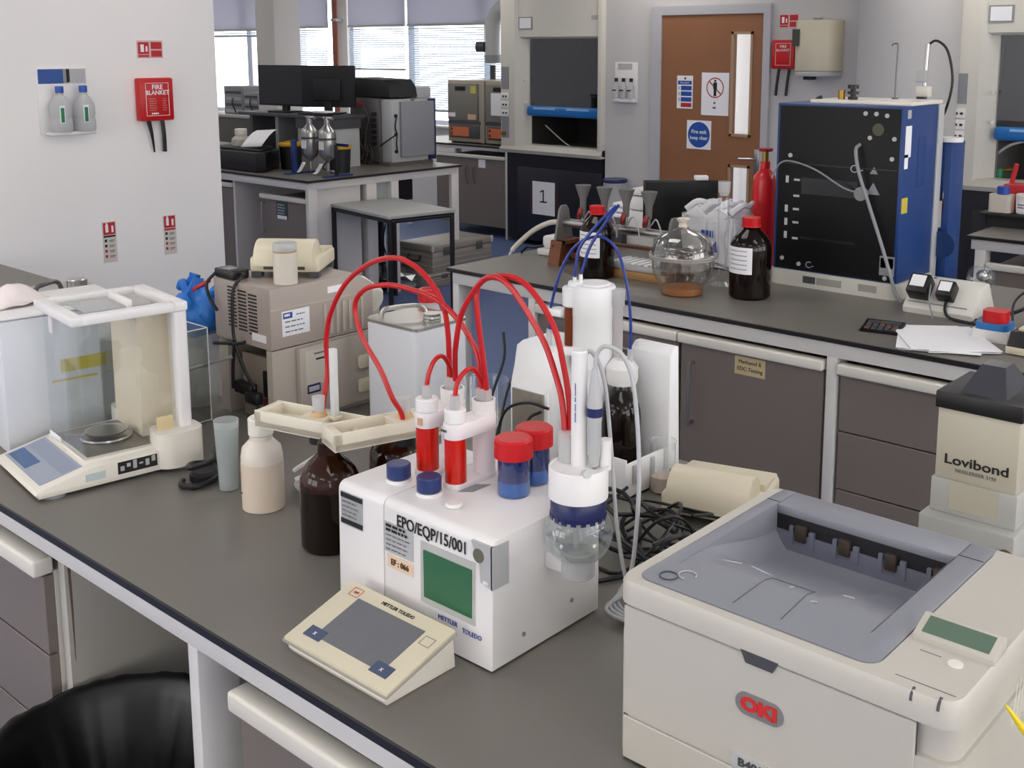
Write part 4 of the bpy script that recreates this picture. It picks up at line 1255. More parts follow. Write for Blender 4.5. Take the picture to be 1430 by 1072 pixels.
# operating terminal
t = thing('control_terminal', 'cream sloped control terminal with grey touchpad before the titrator', 'control terminal', (-1.18, .985, .9))
ptop = lambda y: .922 + (y - .903) * (.052 / .155)
B().prism([(.905, .9), (.900, .908), (.903, .917), (1.030, .955), (1.034, .9)], 'x', -1.290, -1.072, .003).obj('base', m_whiteb, t)
B().prism([(.898, .918), (.898, .923), (1.028, .962), (1.030, .957)], 'x', -1.296, -1.066, .002).obj('top_plate', m_ivory, t)
B().prism([(.896, .9155), (.896, .9185), (1.029, .958), (1.031, .953)], 'x', -1.298, -1.064, .001).obj('bezel', mat('clear_bezel', '#a8a397', .25), t)
sl = Vector((0, .130, .039)).normalized()
nn = Vector((0, -sl.z, sl.y))
def on_top(x, s_):
    return Vector((x, .898, .923)) + sl * s_
def tplate(x0, x1, s0, s1, mm, nm, th=.0008, par=None):
    c = (on_top(x0, s0) + on_top(x1, s1)) / 2
    return plate(c, X, sl, x1 - x0, s1 - s0, th).obj(nm, mm, par or t)
tp = tplate(-1.252, -1.104, .024, .112, mat('touchpad_grey', '#6c6d72', .35, var=.08, scale=40), 'touchpad')
for x0, x1 in ((-1.272, -1.236), (-1.124, -1.088)):
    q = tplate(x0, x1, .018, .038, mat('key_blue', '#44506b', .4), 'key', .0014)
    c = (on_top(x0, .018) + on_top(x1, .038)) / 2 + nn * .0015
    txt('x', .012, m_inkw, q, c, X, sl)
txt('METTLER TOLEDO', .0085, m_ink, t, on_top(-1.175, .123) + nn * .0006, X, sl)
txt('OFF', .006, m_inkr, t, on_top(-1.266, .119) + nn * .0006, X, sl)
for x, s_ in ((-1.266, .119), (-1.086, .098)):
    b = B()
    c = on_top(x, s_) + nn * .0008
    pts = [c + Vector((dx, 0, 0)) + sl * dy for dx, dy in ((-.01, -.008), (.01, -.008), (.01, .008), (-.01, .008), (-.01, -.008))]
    b.tube(pts, .0004, 5, 1)
    b.obj('printed_key', m_inkr if x < -1.2 else m_inkg, t)

# ================================================================== analytical balance
t = thing('analytical_balance', 'white analytical balance with glass draught shield and round pan', 'balance', (-2.238, .93, .9), rz=math.radians(-7.7))
def L(bb, nm, mm, par=None, **k):
    return bb.obj(nm, mm, par or t, local=True, **k)
# base: low nose with display, rising to the rear, flared rear foot
base = B()
base.prism([(-.004, .006), (-.012, .016), (-.008, .024), (.095, .048), (.31, .052), (.33, .045), (.33, .006)], 'x', -.135, .135, .006)
L(base, 'base', m_whiteb)
L(B().vbox(.07, .155, .235, .335, .01, .085, .03), 'rear_foot_cover', m_whiteb)
L(B().vbox(-.15, -.07, .235, .335, .01, .085, .03), 'rear_foot_cover', m_whiteb)
for x, y in ((-.11, .03), (.11, .03), (-.11, .3), (.118, .29)):
    L(B().cyl(x, y, 0, .011, .022), 'levelling_foot', m_grey)
sl_ = Vector((0, .103, .024)).normalized()
def bplate(x0, x1, s0, s1, mm, nm, th=.0008, par=None):
    c = Vector(((x0 + x1) / 2, -.008, .0243)) + sl_ * ((s0 + s1) / 2)
    bb = plate(c, X, sl_, x1 - x0, s1 - s0, th)
    return L(bb, nm, mm, par)
d = bplate(-.118, .112, .012, .098, mat('display_surround', '#9aa1b1', .35, var=.04), 'display_panel')
bplate(-.112, .0, .018, .05, mat('display_blue', '#3c5f8f', .25, var=.05), 'display', .0012, d)
bplate(-.112, .105, .058, .092, mat('display_pale', '#8b93a8', .35, var=.04), 'key_strip', .0011, d)
# side plate and print on the right flank
L(B().box(.1348, .1362, .15, .232, .02, .045), 'type_plate', m_ink)
for k in range(6):
    L(B().box(.1361, .1364, .155 + .013 * k, .163 + .013 * k, .026 + .006 * (k % 2), .036 + .004 * (k % 3)), 'plate_print', m_lgrey)
L(B().box(.1348, .1355, .085, .125, .02, .036), 'flank_logo', mat('logo_teal', '#c2cfcf', .5))
# draught shield
CX0, CX1, CY0, CY1, ZB, ZT = -.105, .105, .095, .30, .052, .335
L(B().box(CX0 - .006, CX1 + .006, CY0 - .004, CY1 + .012, ZB - .006, ZB + .004, .003), 'chamber_floor', m_whiteb)
L(B().box(CX0 + .008, CX1 - .008, CY0 + .008, CY1 - .002, ZB + .004, ZB + .006), 'floor_plate', mat('floor_metal', '#8f8b85', .35, .6, var=.06))
pan = B().lathe([(0, .012), (.04, .012), (.043, .014), (.044, .017), (.041, .017), (.039, .0145), (0, .0145)], .0, .178, ZB + .006, 36)
L(pan, 'weighing_pan', m_metal)
L(B().lathe([(.052, 0), (.054, .004), (.052, .007), (.050, .004)], 0, .178, ZB + .006, 36), 'pan_ring', m_metal)
L(B().cyl(0, .178, ZB + .006, ZB + .019, .008), 'pan_stem', m_metal)
L(B().vbox(CX1 - .012, CX1 + .016, CY1 - .008, CY1 + .02, ZB, ZT, .008), 'rear_post', m_white)
L(B().vbox(CX0 - .016, CX0 + .012, CY1 - .008, CY1 + .02, ZB, ZT, .008), 'rear_post', m_white)
L(B().box(CX0 + .004, .05, .237, CY1 + .014, ZB + .006, ZT), 'back_housing', mat('back_wall_cream', '#e0d3bd', .5, var=.04))
L(B().box(.05, CX1 - .012, CY1 + .004, CY1 + .014, ZB, ZT), 'back_wall', m_whiteb)
top = B()
top.box(CX0 - .012, CX1 + .012, CY0 - .012, CY0 + .014, ZT, ZT + .02, .004).box(CX0 - .012, CX1 + .012, CY1 - .01, CY1 + .024, ZT, ZT + .02, .004)
top.box(CX0 - .012, CX0 + .014, CY0 + .01, CY1, ZT, ZT + .02, .004).box(CX1 - .014, CX1 + .012, CY0 + .01, CY1, ZT, ZT + .02, .004)
L(top, 'top_frame', m_white)
tg = L(B().box(CX0 + .012, CX1 - .012, CY0 + .012, CY1 - .008, ZT + .008, ZT + .011), 'top_pane', m_pane)
L(B().box(-.045, .07, .215, .225, ZT + .011, ZT + .03, .003), 'sliding_handle', m_white, tg)
L(B().box(-.05, .06, .13, .27, ZT + .012, ZT + .0155, .002), 'sliding_top', m_frost, tg)
L(B().box(CX0, CX1, CY0, CY0 + .003, ZB + .004, ZT), 'front_pane', m_pane)
rp = L(B().box(CX1, CX1 + .003, CY0 + .004, CY1 - .01, ZB + .004, ZT), 'side_pane', m_pane)
L(B().box(CX1 + .003, CX1 + .010, CY1 - .055, CY1 - .02, ZB + .008, ZB + .062, .003).box(CX1 + .0025, CX1 + .0105, CY1 - .045, CY1 - .03, ZB + .02, ZB + .05), 'pane_handle', mat('handle_tan', '#d3bf96', .4), rp)
lp = L(B().box(CX0 - .003, CX0, CY0 + .004, CY1 - .01, ZB + .004, ZT), 'side_pane', m_pane)
L(B().box(CX0 - .010, CX0 - .003, CY1 - .055, CY1 - .02, ZB + .008, ZB + .062, .003), 'pane_handle', m_white, lp)
L(B().box(CX0 + .06, CX0 + .075, CY0 - .006, CY0 - .001, ZT - .04, ZT, .002), 'front_tab', m_white)
L(B().box(-.096, -.03, CY0 - .0035, CY0 - .0015, ZB + .006, ZB + .016), 'capacity_label', m_paper)
# neighbour device with yellow tape seen beside and through the shield
t2 = thing('white_device', 'tall white box with yellow printed tape behind the balance', 'instrument', (-2.53, 1.10, .9), rz=math.radians(-7.7))
B().box(-.11, .13, -.10, .19, .0, .30, .006).obj('housing', mat('device_white', '#d7dae0', .4, var=.03), t2, local=True)
B().box(-.1, .06, -.104, -.0995, .10, .205).obj('yellow_tape', m_ylabel, t2, local=True)
B().box(.1295, .1315, .02, .12, .165, .195).obj('yellow_tape', m_ylabel, t2, local=True)
B().box(.1295, .1315, .0, .10, .145, .150).obj('tape_print', m_ylabel, t2, local=True)
B().box(-.11, .13, -.10, .19, .3005, .306, .004).obj('lid', m_white, t2, local=True)
o = thing('pink_cloth', 'pinkish crumpled cloth lying on the white box', 'cloth', (-2.60, 1.08, 1.207))
rb = random.Random(9)
b = B().grid(lambda u, v: (-2.62 + .13 * u, 1.02 + .12 * v, 1.21 + .035 * math.sin(PI * u) * math.sin(PI * v) + rb.uniform(0, .006)), 12, 12)
b.obj('cloth_sheet', mat('pink_tissue', '#e6dcdb', .8, var=.04), o, ang=80, solid=.002)
# things at the back left
t = thing('solvent_can', 'white solvent can with grey metal top behind the balance', 'can', (-2.88, 1.40, .9))
B().vbox(-3.01, -2.81, 1.25, 1.45, .9, 1.135, .012).obj('can_body', mat('can_white', '#d3d6dc', .35, .1, var=.03), t)
B().vbox(-3.01, -2.81, 1.25, 1.45, 1.135, 1.141, .012).obj('can_top', m_tin, t)
B().tube([(-2.87, 1.27, 1.14), (-2.87, 1.27, 1.162), (-2.87, 1.29, 1.17), (-2.88, 1.33, 1.17), (-2.88, 1.345, 1.14)], .006, 8).obj('carry_handle', m_dkmetal, t)
B().cyl(-2.86, 1.375, 1.141, 1.175, .026, bev=.003).obj('screw_cap', m_tin, t)
t = thing('reagent_bottle', 'small orange reagent bottle with blue cap behind the white box', 'bottle', (-2.83, 1.20, .9))
B().cyl(-2.83, 1.20, .9, 1.150, .020, bev=.004).obj('bottle_body', mat('orange_glass', '#b5713c', .25, var=.06), t)
B().cyl(-2.83, 1.20, 1.150, 1.178, .0225, bev=.003).obj('cap', mat('cap_royal', '#2b45b0', .4), t)
t = thing('wash_stand', 'black and chrome bottle pump at the left picture edge', 'pump', (-2.86, 1.13, .9))
B().cyl(-2.86, 1.13, .9, 1.10, .03, bev=.006).obj('pump_body', m_blackm, t)
B().cyl(-2.86, 1.13, 1.10, 1.16, .013).obj('pump_neck', m_metal, t)
B().box(-2.91, -2.84, 1.115, 1.145, 1.16, 1.185, .004).obj('pump_head', m_black, t)
# clear storage box with blue gloves
t = thing('acrylic_box', 'open clear acrylic box holding jars beside the balance', 'box', (-2.37, 1.30, .9))
AX0, AX1, AY0, AY1 = -2.46, -2.285, 1.19, 1.405
B().box(AX0, AX1, AY0, AY1, .9, .905).obj('floor_pane', m_acryl, t)
for a in ((AX0, AX0 + .003, AY0, AY1), (AX1 - .003, AX1, AY0, AY1), (AX0, AX1, AY0, AY0 + .003), (AX0, AX1, AY1 - .003, AY1)):
    B().box(*a, .905, 1.13).obj('wall_pane', m_acryl, t)
eg = B()
for x, y in ((AX1, AY1), (AX1, AY0), (AX0, AY1)):
    eg.rod((x, y, .903), (x, y, 1.13), .0014, 6)
eg.rod((AX1, AY0, 1.13), (AX1, AY1, 1.13), .0014, 6).rod((AX0, AY1, 1.13), (AX1, AY1, 1.13), .0014, 6).rod((AX1, AY0, .904), (AX1, AY1, .904), .0014, 6)
eg.obj('edge', mat('acrylic_edge', '#d6d9d6', .3), t)
for k, (x, y, r_, h, mm) in enumerate(((-2.33, 1.33, .033, .12, m_frost), (-2.34, 1.25, .035, .08, m_frost), (-2.41, 1.36, .03, .14, m_hdpe))):
    j = thing('plastic_jar', ['frosted jar with brown residue in the acrylic box', 'short frosted jar at the front of the acrylic box', 'pinkish plastic bottle in the acrylic box'][k], 'jar', (x, y, .906))
    B().lathe([(0, 0), (r_, 0), (r_, h * .85), (r_ * .7, h), (0, h)], x, y, .906, 22).obj('jar_wall', mm, j)
    B().cyl(x, y, .908, .906 + h * .4, r_ * .94).obj('residue', mat('residue_brown', '#6a5a45', .6, var=.1), j)
t = thing('nitrile_glove', 'crumpled bright blue gloves in front of the white wall', 'gloves', (-2.45, 1.47, .9))
rb = random.Random(12)
b = B().sph(-2.44, 1.475, 1.12, .062, 1.0, 22)
for v in b.bm.verts:
    a = math.atan2(v.co.y - 1.475, v.co.x + 2.44)
    v.co += Vector((rb.uniform(-1, 1), rb.uniform(-1, 1), rb.uniform(-1, 1))) * .010
    v.co.z += .030 * math.sin(3 * a) + .02 * math.cos(2 * a + 1)
m_glove = mat('nitrile_blue', '#2272c9', .45, var=.1)
b.obj('glove_palm', m_glove, t, ang=70)
for k, (dx, dy, dz) in enumerate(((.05, .02, .06), (.06, .05, .03), (-.04, -.01, .07), (-.06, .0, .03))):
    B().tube([(-2.44 + dx * .4, 1.475 + dy * .4, 1.13), (-2.44 + dx, 1.475 + dy, 1.13 + dz), (-2.44 + dx * 1.4, 1.475 + dy * 1.3, 1.13 + dz * .8)], lambda q: .014 - .005 * q, 8).obj('glove_finger', m_glove, t)
B().cyl(-2.44, 1.475, .9, 1.08, .05).obj('glove_stand', m_frost, t)
t = thing('red_pliers', 'red-handled pliers sticking up out of the blue gloves', 'pliers', (-2.46, 1.45, 1.12))
B().tube([(-2.48, 1.44, 1.14), (-2.44, 1.46, 1.185), (-2.40, 1.49, 1.215)], .005, 8).obj('handle', m_sign_red, t)
B().tube([(-2.48, 1.44, 1.15), (-2.44, 1.46, 1.168), (-2.40, 1.49, 1.172)], .004, 8).obj('handle', m_sign_red, t)
B().sph(-2.485, 1.438, 1.14, .009).obj('pivot', m_dkmetal, t)

# ================================================================== stacked beige instrument
t = thing('moisture_instrument', 'beige stacked instrument with vent slots and white asset label', 'instrument', (-2.23, 1.62, .9))
gx0, gx1, gy0, gy1 = -2.345, -2.115, 1.465, 1.77
B().prism([(gy0, 1.09), (gy0, 1.235), (gy1 - .05, 1.235), (gy1, 1.205), (gy1, 1.09)], 'x', gx0, gx1, .003).obj('upper_case', m_beige, t)
lowc = B().box(gx0, gx0 + .035, gy0 + .01, gy1, .9, 1.09).box(gx1 - .022, gx1, gy0, gy1, .9, 1.088).box(gx0 + .035, gx1 - .022, gy0 + .14, gy1, .9, 1.088).obj('lower_case', m_beige2, t)
B().box(gx0 + .035, gx1 - .022, gy0 + .139, gy0 + .1395, .905, 1.085).obj('recess_back', m_dark, lowc)
B().box(gx0 + .08, gx1 - .024, gy0 + .02, gy0 + .03, .905, 1.06).obj('socket_plate', mat('socket_plate', '#8e8379', .5), lowc)
B().box(gx1 - .06, gx1 - .03, gy0 + .012, gy0 + .02, .965, 1.03, .003).obj('mains_inlet', m_black, lowc)
B().box(gx1 - .058, gx1 - .035, gy0 + .011, gy0 + .019, .94, .96).obj('fuse_holder', mat('dark_red_plastic', '#6a1e1e', .4), lowc)
vs = B()
for c in range(3):
    for k in range(12):
        x = gx0 + .06 + c * .042
        z = 1.125 + k * .0085 - c * .004
        vs.box(x, x + .034, gy0 - .0008, gy0 + .001, z, z + .004)
vs.obj('vent_slots', m_dark, t)
B().box(gx1 - .075, gx1 - .02, gy0 - .001, gy0, 1.105, 1.123).obj('white_label', m_paper, t)
l = plate((gx1 + .0002, 1.535, 1.148), Y, Z, .078, .06).obj('asset_label', mat('asset_label_white', '#e6e8ee', .5, var=.01), t)
plate((gx1 + .001, 1.512, 1.167), Y, Z, .026, .014).obj('printed_logo', m_inkb, l)
bars(l, (gx1 + .0018, 1.512, 1.168), Y, Z, .02, 1, .01, m_inkw, .006)
bars(l, (gx1 + .001, 1.536, 1.152), Y, Z, .064, 3, .012, m_inkg, .003)
bars(l, (gx1 + .001, 1.552, 1.166), Y, Z, .032, 1, .012, m_inkg, .003)
plate((gx1 + .0002, 1.655, 1.208), Y, Z, .05, .016).obj('white_label', m_paper, t)
rb_ = B()
for k in range(7):
    rb_.box(gx1, gx1 + .003, 1.615 + .019 * k, 1.623 + .019 * k, 1.10, 1.175)
rb_.obj('case_ribs', m_beige2, t)
B().box(gx1, gx1 + .002, gy0, gy1, 1.183, 1.187).obj('case_seam', m_beige2, t)
fp = B().box(gx1, gx1 + .018, 1.53, 1.77, .915, 1.085, .003).obj('front_panel', m_beige2, t)
B().box(gx1 + .018, gx1 + .0188, 1.545, 1.61, .99, 1.075).obj('text_label', mat('label_beige', '#cfc7bc', .5), fp)
plate((gx1 + .0185, 1.60, 1.066), Y, Z, .06, .004).obj('printed_line', m_inkg, fp)
plate((gx1 + .0185, 1.60, 1.052), Y, Z, .05, .0045).obj('printed_line', m_ink, fp)
plate((gx1 + .0185, 1.567, .982), Y, Z, .038, .022).obj('badge', m_navy, fp)
plate((gx1 + .0192, 1.567, .982), Y, Z, .030, .012).obj('badge_face', m_lgrey, fp)
for z in (1.0, .94):
    B().box(gx1 + .016, gx1 + .03, 1.70, 1.735, z, z + .035, .006).obj('clip', m_ivory, fp)
# white roll on its right
t2 = thing('paper_roll', 'large white roll lying behind the beige instrument', 'roll', (-2.05, 1.83, .9))
B().tube([(-2.20, 1.785, 1.172), (-2.145, 1.79, 1.150)], .040, 28, 1).obj('roll', mat('roll_white', '#e4e1da', .6, var=.02), t2)
B().tube([(-2.147, 1.79, 1.1505), (-2.14, 1.79, 1.148)], .034, 28, 1).obj('roll_face', mat('roll_face', '#d6d2ca', .6), t2)
B().box(-2.18, -2.15, 1.79, 1.82, .9, 1.16).obj('stand', m_beige2, t2)
t2 = thing('dropper_tube', 'clear plastic tube with white cap standing beside beige instrument', 'tube', (-1.99, 1.70, .9))
B().lathe([(.012, 0), (.012, .20)], -2.03, 1.71, .9, 16, close=False).obj('tube_wall', m_glass, t2)
B().box(-2.045, -2.012, 1.695, 1.725, 1.10, 1.145, .004).obj('cap', m_white, t2)
B().rod((-2.025, 1.70, .9), (-2.025, 1.70, 1.09), .002).obj('inner_rod', m_white, t2)
# black charger and cables on the back of the instrument
t2 = thing('power_adapter', 'black power adapter on the edge of the beige instrument', 'adapter', (-2.31, 1.50, 1.236))
B().box(-2.345, -2.265, 1.468, 1.515, 1.236, 1.258, .004).obj('adapter_body', m_black, t2)
B().box(-2.32, -2.29, 1.475, 1.50, 1.258, 1.2585).obj('adapter_label', m_grey, t2)
B().tube([(-2.27, 1.49, 1.247), (-2.24, 1.48, 1.25), (-2.245, 1.455, 1.22), (-2.243, 1.448, 1.15), (-2.235, 1.447, 1.09), (-2.20, 1.452, 1.02), (-2.17, 1.455, .99)], .004, 8).obj('lead', m_cable, t2)
B().tube([(-2.34, 1.47, 1.246), (-2.35, 1.45, 1.22), (-2.335, 1.448, 1.185), (-2.31, 1.45, 1.16)], .004, 8).obj('lead', m_cable, t2)
t2 = thing('plug_bundle', 'bundle of black plugs and cables hung behind the beige instrument', 'cables', (-2.2, 1.44, .98))
B().tube([(-2.33, 1.45, 1.075), (-2.28, 1.447, 1.085), (-2.235, 1.446, 1.092), (-2.20, 1.45, 1.10)], .0045, 8).obj('cable', m_cable, t2)
B().tube([(-2.235, 1.446, 1.10), (-2.245, 1.445, 1.04), (-2.25, 1.445, .98)], .0045, 8).obj('cable', m_cable, t2)
B().tube([(-2.24, 1.44, 1.06), (-2.32, 1.40, 1.03), (-2.40, 1.32, 1.0), (-2.5, 1.25, .98)], .0045, 8).obj('grey_cable', m_grey, t2)
B().box(-2.25, -2.18, 1.445, 1.468, .97, 1.0, .006).obj('plug', m_black, t2)
B().box(-2.20, -2.15, 1.44, 1.462, .955, .985, .006).obj('plug', m_black, t2)
B().tube([(-2.16, 1.45, .96), (-2.15, 1.446, .93), (-2.145, 1.45, .905)], .0045, 8).obj('cable', m_cable, t2)
# slip printer on top
def slip_printer(label, x, y, z, rz, s=1.0):
    r = thing('slip_printer', label, 'printer', (x, y, z), rz=rz, group='cream slip printers')
    def LL(bb, nm, mm, par=None):
        return bb.xf(Matrix.Scale(s, 4)).obj(nm, mm, par or r, local=True)
    LL(B().box(-.085, .085, -.06, .10, .012, .05, .008, 3), 'base_case', m_ivory)
    pts = [(-.075, .03)] + [(-.03 + .045 * -math.cos(a), .045 + .045 * math.sin(a)) for a in [PI * k / 12 for k in range(13)]] + [(.015, .03)]
    LL(B().prism(pts, 'x', -.072, .072, .004), 'roll_cover', m_ivory)
    LL(B().prism([(.012, .03), (.012, .062), (.10, .052), (.10, .03)], 'x', -.08, .08, .003), 'rear_housing', m_ivory2)
    LL(B().box(-.05, .05, -.064, -.059, .02, .03), 'paper_slot', m_dgrey)
    LL(B().box(-.02, .02, -.063, -.0598, .034, .043), 'maker_label', m_paper)
    for xx in (-.07, .07):
        for yy in (-.045, .085):
            LL(B().box(xx - .012, xx + .012, yy - .012, yy + .012, 0, .014), 'foot', m_dgrey)
    return r
slip_printer('cream slip printer on top of the beige instrument', -2.235, 1.615, 1.237, math.radians(38), 1.0)
# frosted jar on the instrument
t = thing('frosted_jar', 'white frosted jar with yellowed lid on the beige instrument', 'jar', (-2.135, 1.545, 1.236))
B().lathe([(0, 0), (.028, 0), (.028, .075), (0, .075)], -2.148, 1.535, 1.236, 28).obj('jar_wall', m_hdpe, t)
B().cyl(-2.148, 1.535, 1.311, 1.315, .0275).obj('lid_rim', mat('yellowed_rim', '#a89066', .5), t)
B().lathe([(0, 0), (.028, 0), (.028, .016), (.026, .018), (0, .018)], -2.148, 1.535, 1.315, 28).obj('lid', m_frost, t)

# ================================================================== cups, bottle, cable bits
t = thing('plastic_cups', 'nested frosted plastic beakers in front of the beige instrument', 'beakers', (-1.895, 1.19, .9))
for k in range(3):
    z = .9 + .014 * k
    B().lathe([(0, .002), (.0185 + .0006 * k, .002), (.0225 + .001 * k, .115), (.0235 + .001 * k, .117), (.0225 + .001 * k, .118)], -1.892, 1.195, z, 24, close=False).obj('beaker', frosted('cup_frost', '#dfe4e4', .45), t)
t = thing('plastic_bottle', 'white plastic bottle with screw cap, half full of cloudy liquid', 'bottle', (-1.765, 1.19, .9))
B().lathe([(0, 0), (.036, 0), (.040, .006), (.040, .105), (.037, .122), (.026, .134), (.022, .138), (.022, .146), (0, .146)], -1.765, 1.19, .9, 32).obj('bottle_wall', mat('hdpe_wall', '#ded6cb', .4, var=.02), t)
B().lathe([(.0405, .001), (.0408, .03), (.0408, .09), (.0405, .095)], -1.765, 1.19, .9, 32, close=False).obj('liquid_band', mat('cloudy_liquid', '#d5c6b6', .4, var=.03), t)
B().cyl(-1.765, 1.19, 1.046, 1.082, .024, bev=.003).obj('screw_cap', mat('cap_natural', '#e6e2da', .45, var=.02), t)
B().box(-1.782, -1.775, 1.150, 1.152, .935, .936).obj('printed_mark', m_ink, t)
o = B()
o.tube([(-1.99, 1.15, .905), (-1.96, 1.13, .908), (-1.93, 1.15, .91), (-1.94, 1.20, .915), (-1.99, 1.22, .92), (-2.0, 1.18, .93), (-1.96, 1.15, .94), (-1.94, 1.19, .95), (-1.98, 1.22, .955), (-2.0, 1.25, .93)], .006, 8)
o.tube([(-1.94, 1.14, .906), (-1.96, 1.17, .908), (-2.0, 1.20, .91), (-2.02, 1.25, .91)], .005, 8)
tag(o.obj('black_lead', m_cable), 'coiled black mains lead between the balance and plastic beakers', 'cable')
t = thing('power_adapter', 'black wall adapter lying beside the frosted plastic beakers', 'adapter', (-1.97, 1.18, .9))
B().cyl(-1.965, 1.185, .9, .925, .03, bev=.006).obj('adapter_body', m_black, t)
B().box(-1.95, -1.925, 1.22, 1.24, .93, .948, .003).obj('yellow_tag', mat('tag_cream', '#e3cf8e', .5), t)
t = thing('white_clips', 'white plastic clips and cable behind the first amber bottle', 'clips', (-1.75, 1.32, .9))
for k, (x, y, a, z) in enumerate(((-1.77, 1.31, .5, .96), (-1.74, 1.30, 1.1, .945), (-1.76, 1.34, .2, .93))):
    bb = B().box(-.045, .045, -.010, .010, -.004, .004, .002)
    bb.xf(Matrix.Translation((x, y, z)) @ Matrix.Rotation(a, 4, 'Z') @ Matrix.Rotation(-.6 + .3 * k, 4, 'Y'))
    bb.obj('clip', m_white, t)
B().tube([(-1.70, 1.29, .93), (-1.72, 1.28, .915), (-1.75, 1.28, .907), (-1.80, 1.30, .905), (-1.83, 1.36, .905)], .010, 8).obj('hose_end', m_lgrey, t)
B().box(-1.80, -1.71, 1.33, 1.38, .9, .94, .006).obj('adapter', m_black, t)

# ================================================================== amber bottles with holder trays
def amber(label, x, y, z=.9, R=.047, H=.235, fill=.14, cap=None, opaque=False, lab=None, name='amber_bottle', labcol=None, grp='amber bottles'):
    r = thing(name, label, 'bottle', (x, y, z), group=grp)
    pf = [(0, 0), (R * .9, 0), (R, R * .12), (R, H * .62), (R * .97, H * .68), (R * .88, H * .74), (R * .68, H * .81), (R * .46, H * .865), (R * .38, H * .89), (R * .36, H), (0, H)]
    if opaque:
        B().lathe(pf, x, y, z, 36).obj('glass_body', m_amber_dk, r)
    else:
        B().lathe([p for p in pf if p[1] < fill] + [(R, fill)], x, y, z, 36, close=False).obj('glass_body', m_amber_dk, r)
        B().lathe([(R, fill)] + [p for p in pf if p[1] > fill], x, y, z, 36, close=False).obj('glass_shoulder', m_amber_br, r)
    if cap:
        c = B().lathe([(0, 0), (R * .47, 0), (R * .47, .006), (R * .43, .007), (R * .45, H * .115), (R * .42, H * .12), (0, H * .12)], x, y, z + H * .9, 28).obj('screw_cap', cap, r)
    return r
amber('amber reagent bottle with red hose left of the titrator', -1.53, 1.17, R=.053, H=.195, fill=.115)
amber('amber reagent bottle half hidden behind the titrator', -1.515, 1.318, R=.053, H=.205, fill=.12)
def tray(label, cx, cy, rz, ln, wd, z, fx):
    r = thing('bottle_holder', label, 'holder', (cx, cy, z), rz=rz, group='cream bottle holder trays')
    h = .032
    def LL(bb, nm, mm, par=None):
        return bb.obj(nm, mm, par or r, local=True)
    x0, x1, y0, y1 = -ln / 2, ln / 2, -wd / 2, wd / 2
    m_tr = mat('holder_cream', '#ddd6c4', .42, var=.03)
    bb = B()
    bb.box(x0, x1, y0, y0 + .006, 0, h, .0015).box(x0, x1, y1 - .006, y1, 0, h, .0015).box(x0, x0 + .016, y0, y1, 0, h - .001, .0015).box(x1 - .022, x1, y0, y1, 0, h - .001, .0015)
    bb.box(x0, x1, y0, y1, 0, .012).box(fx - .028, fx + .026, y0 + .004, y1 - .004, 0, h - .002)
    LL(bb, 'tray', m_tr)
    s = LL(B().cyl(fx, 0, h - .002, h + .006, .016, .012), 'neck_seat', mat('seat_tan', '#cfa97c', .45))
    LL(B().cyl(fx, 0, h, h + .034, .0095, .012), 'fitting', m_frost)
    LL(B().cyl(fx, 0, -.02, .001, .019), 'neck_ring', m_black)
    return r
tray('cream holder tray on the first amber bottle', -1.598, 1.193, math.radians(14), .225, .068, 1.092, .01)
tray('cream holder tray on the second amber bottle by the drying tubes', -1.447, 1.228, math.radians(72), .205, .064, 1.106, .04)
t = thing('support_rod', 'pale plastic rod standing behind the first holder tray', 'rod', (-1.585, 1.205, 1.1))
B().box(-1.566, -1.554, 1.204, 1.216, 1.12, 1.25, .002).obj('rod_body', mat('rod_pale', '#cfd0d0', .4), t)
B().box(-1.570, -1.550, 1.200, 1.220, 1.118, 1.125, .002).obj('rod_foot', m_ivory, t)
t = thing('pipette_rod', 'pale frosted strip leaning on the white solvent can', 'strip', (-1.62, 1.60, .9))
B().box(-1.715, -1.702, 1.575, 1.579, .9, 1.10).obj('strip_body', m_frost, t)
B().box(-1.715, -1.702, 1.5745, 1.5795, .9, .92).obj('strip_end', m_lgrey, t)
# ================================================================== white solvent can with red cap
t = thing('solvent_can', 'white square solvent can with red cap and tin top', 'can', (-1.885, 1.71, .9))
B().vbox(-1.975, -1.80, 1.628, 1.79, .9, 1.156, .014).obj('can_body', mat('can_white2', '#dcdee4', .3, .05, var=.02), t)
B().vbox(-1.976, -1.799, 1.627, 1.791, 1.156, 1.163, .014).vbox(-1.97, -1.805, 1.633, 1.785, 1.150, 1.1635, .012).obj('can_top', m_tin, t)
B().tube([(-1.945, 1.65, 1.163), (-1.94, 1.655, 1.182), (-1.925, 1.67, 1.187), (-1.895, 1.715, 1.189), (-1.885, 1.73, 1.182), (-1.88, 1.735, 1.163)], .0055, 8).obj('carry_handle', m_tin, t)
B().lathe([(0, 0), (.020, 0), (.021, .006), (.019, .008), (.021, .012), (.019, .016), (.020, .022), (0, .022)], -1.825, 1.70, 1.163, 24).obj('pour_spout', m_tin, t)
t2 = thing('red_cap_bottle', 'bottle with large red screw cap behind the white solvent can', 'bottle', (-1.99, 1.82, .9))
B().lathe([(0, 0), (.045, 0), (.047, .01), (.047, .19), (.025, .25), (.022, .28), (0, .28)], -1.985, 1.84, .9, 26).obj('bottle_body', m_frost, t2)
B().lathe([(0, 0), (.027, 0), (.027, .028), (.024, .031), (.018, .031), (.016, .026), (0, .026)], -1.985, 1.84, 1.165, 28).obj('screw_cap', m_red, t2)
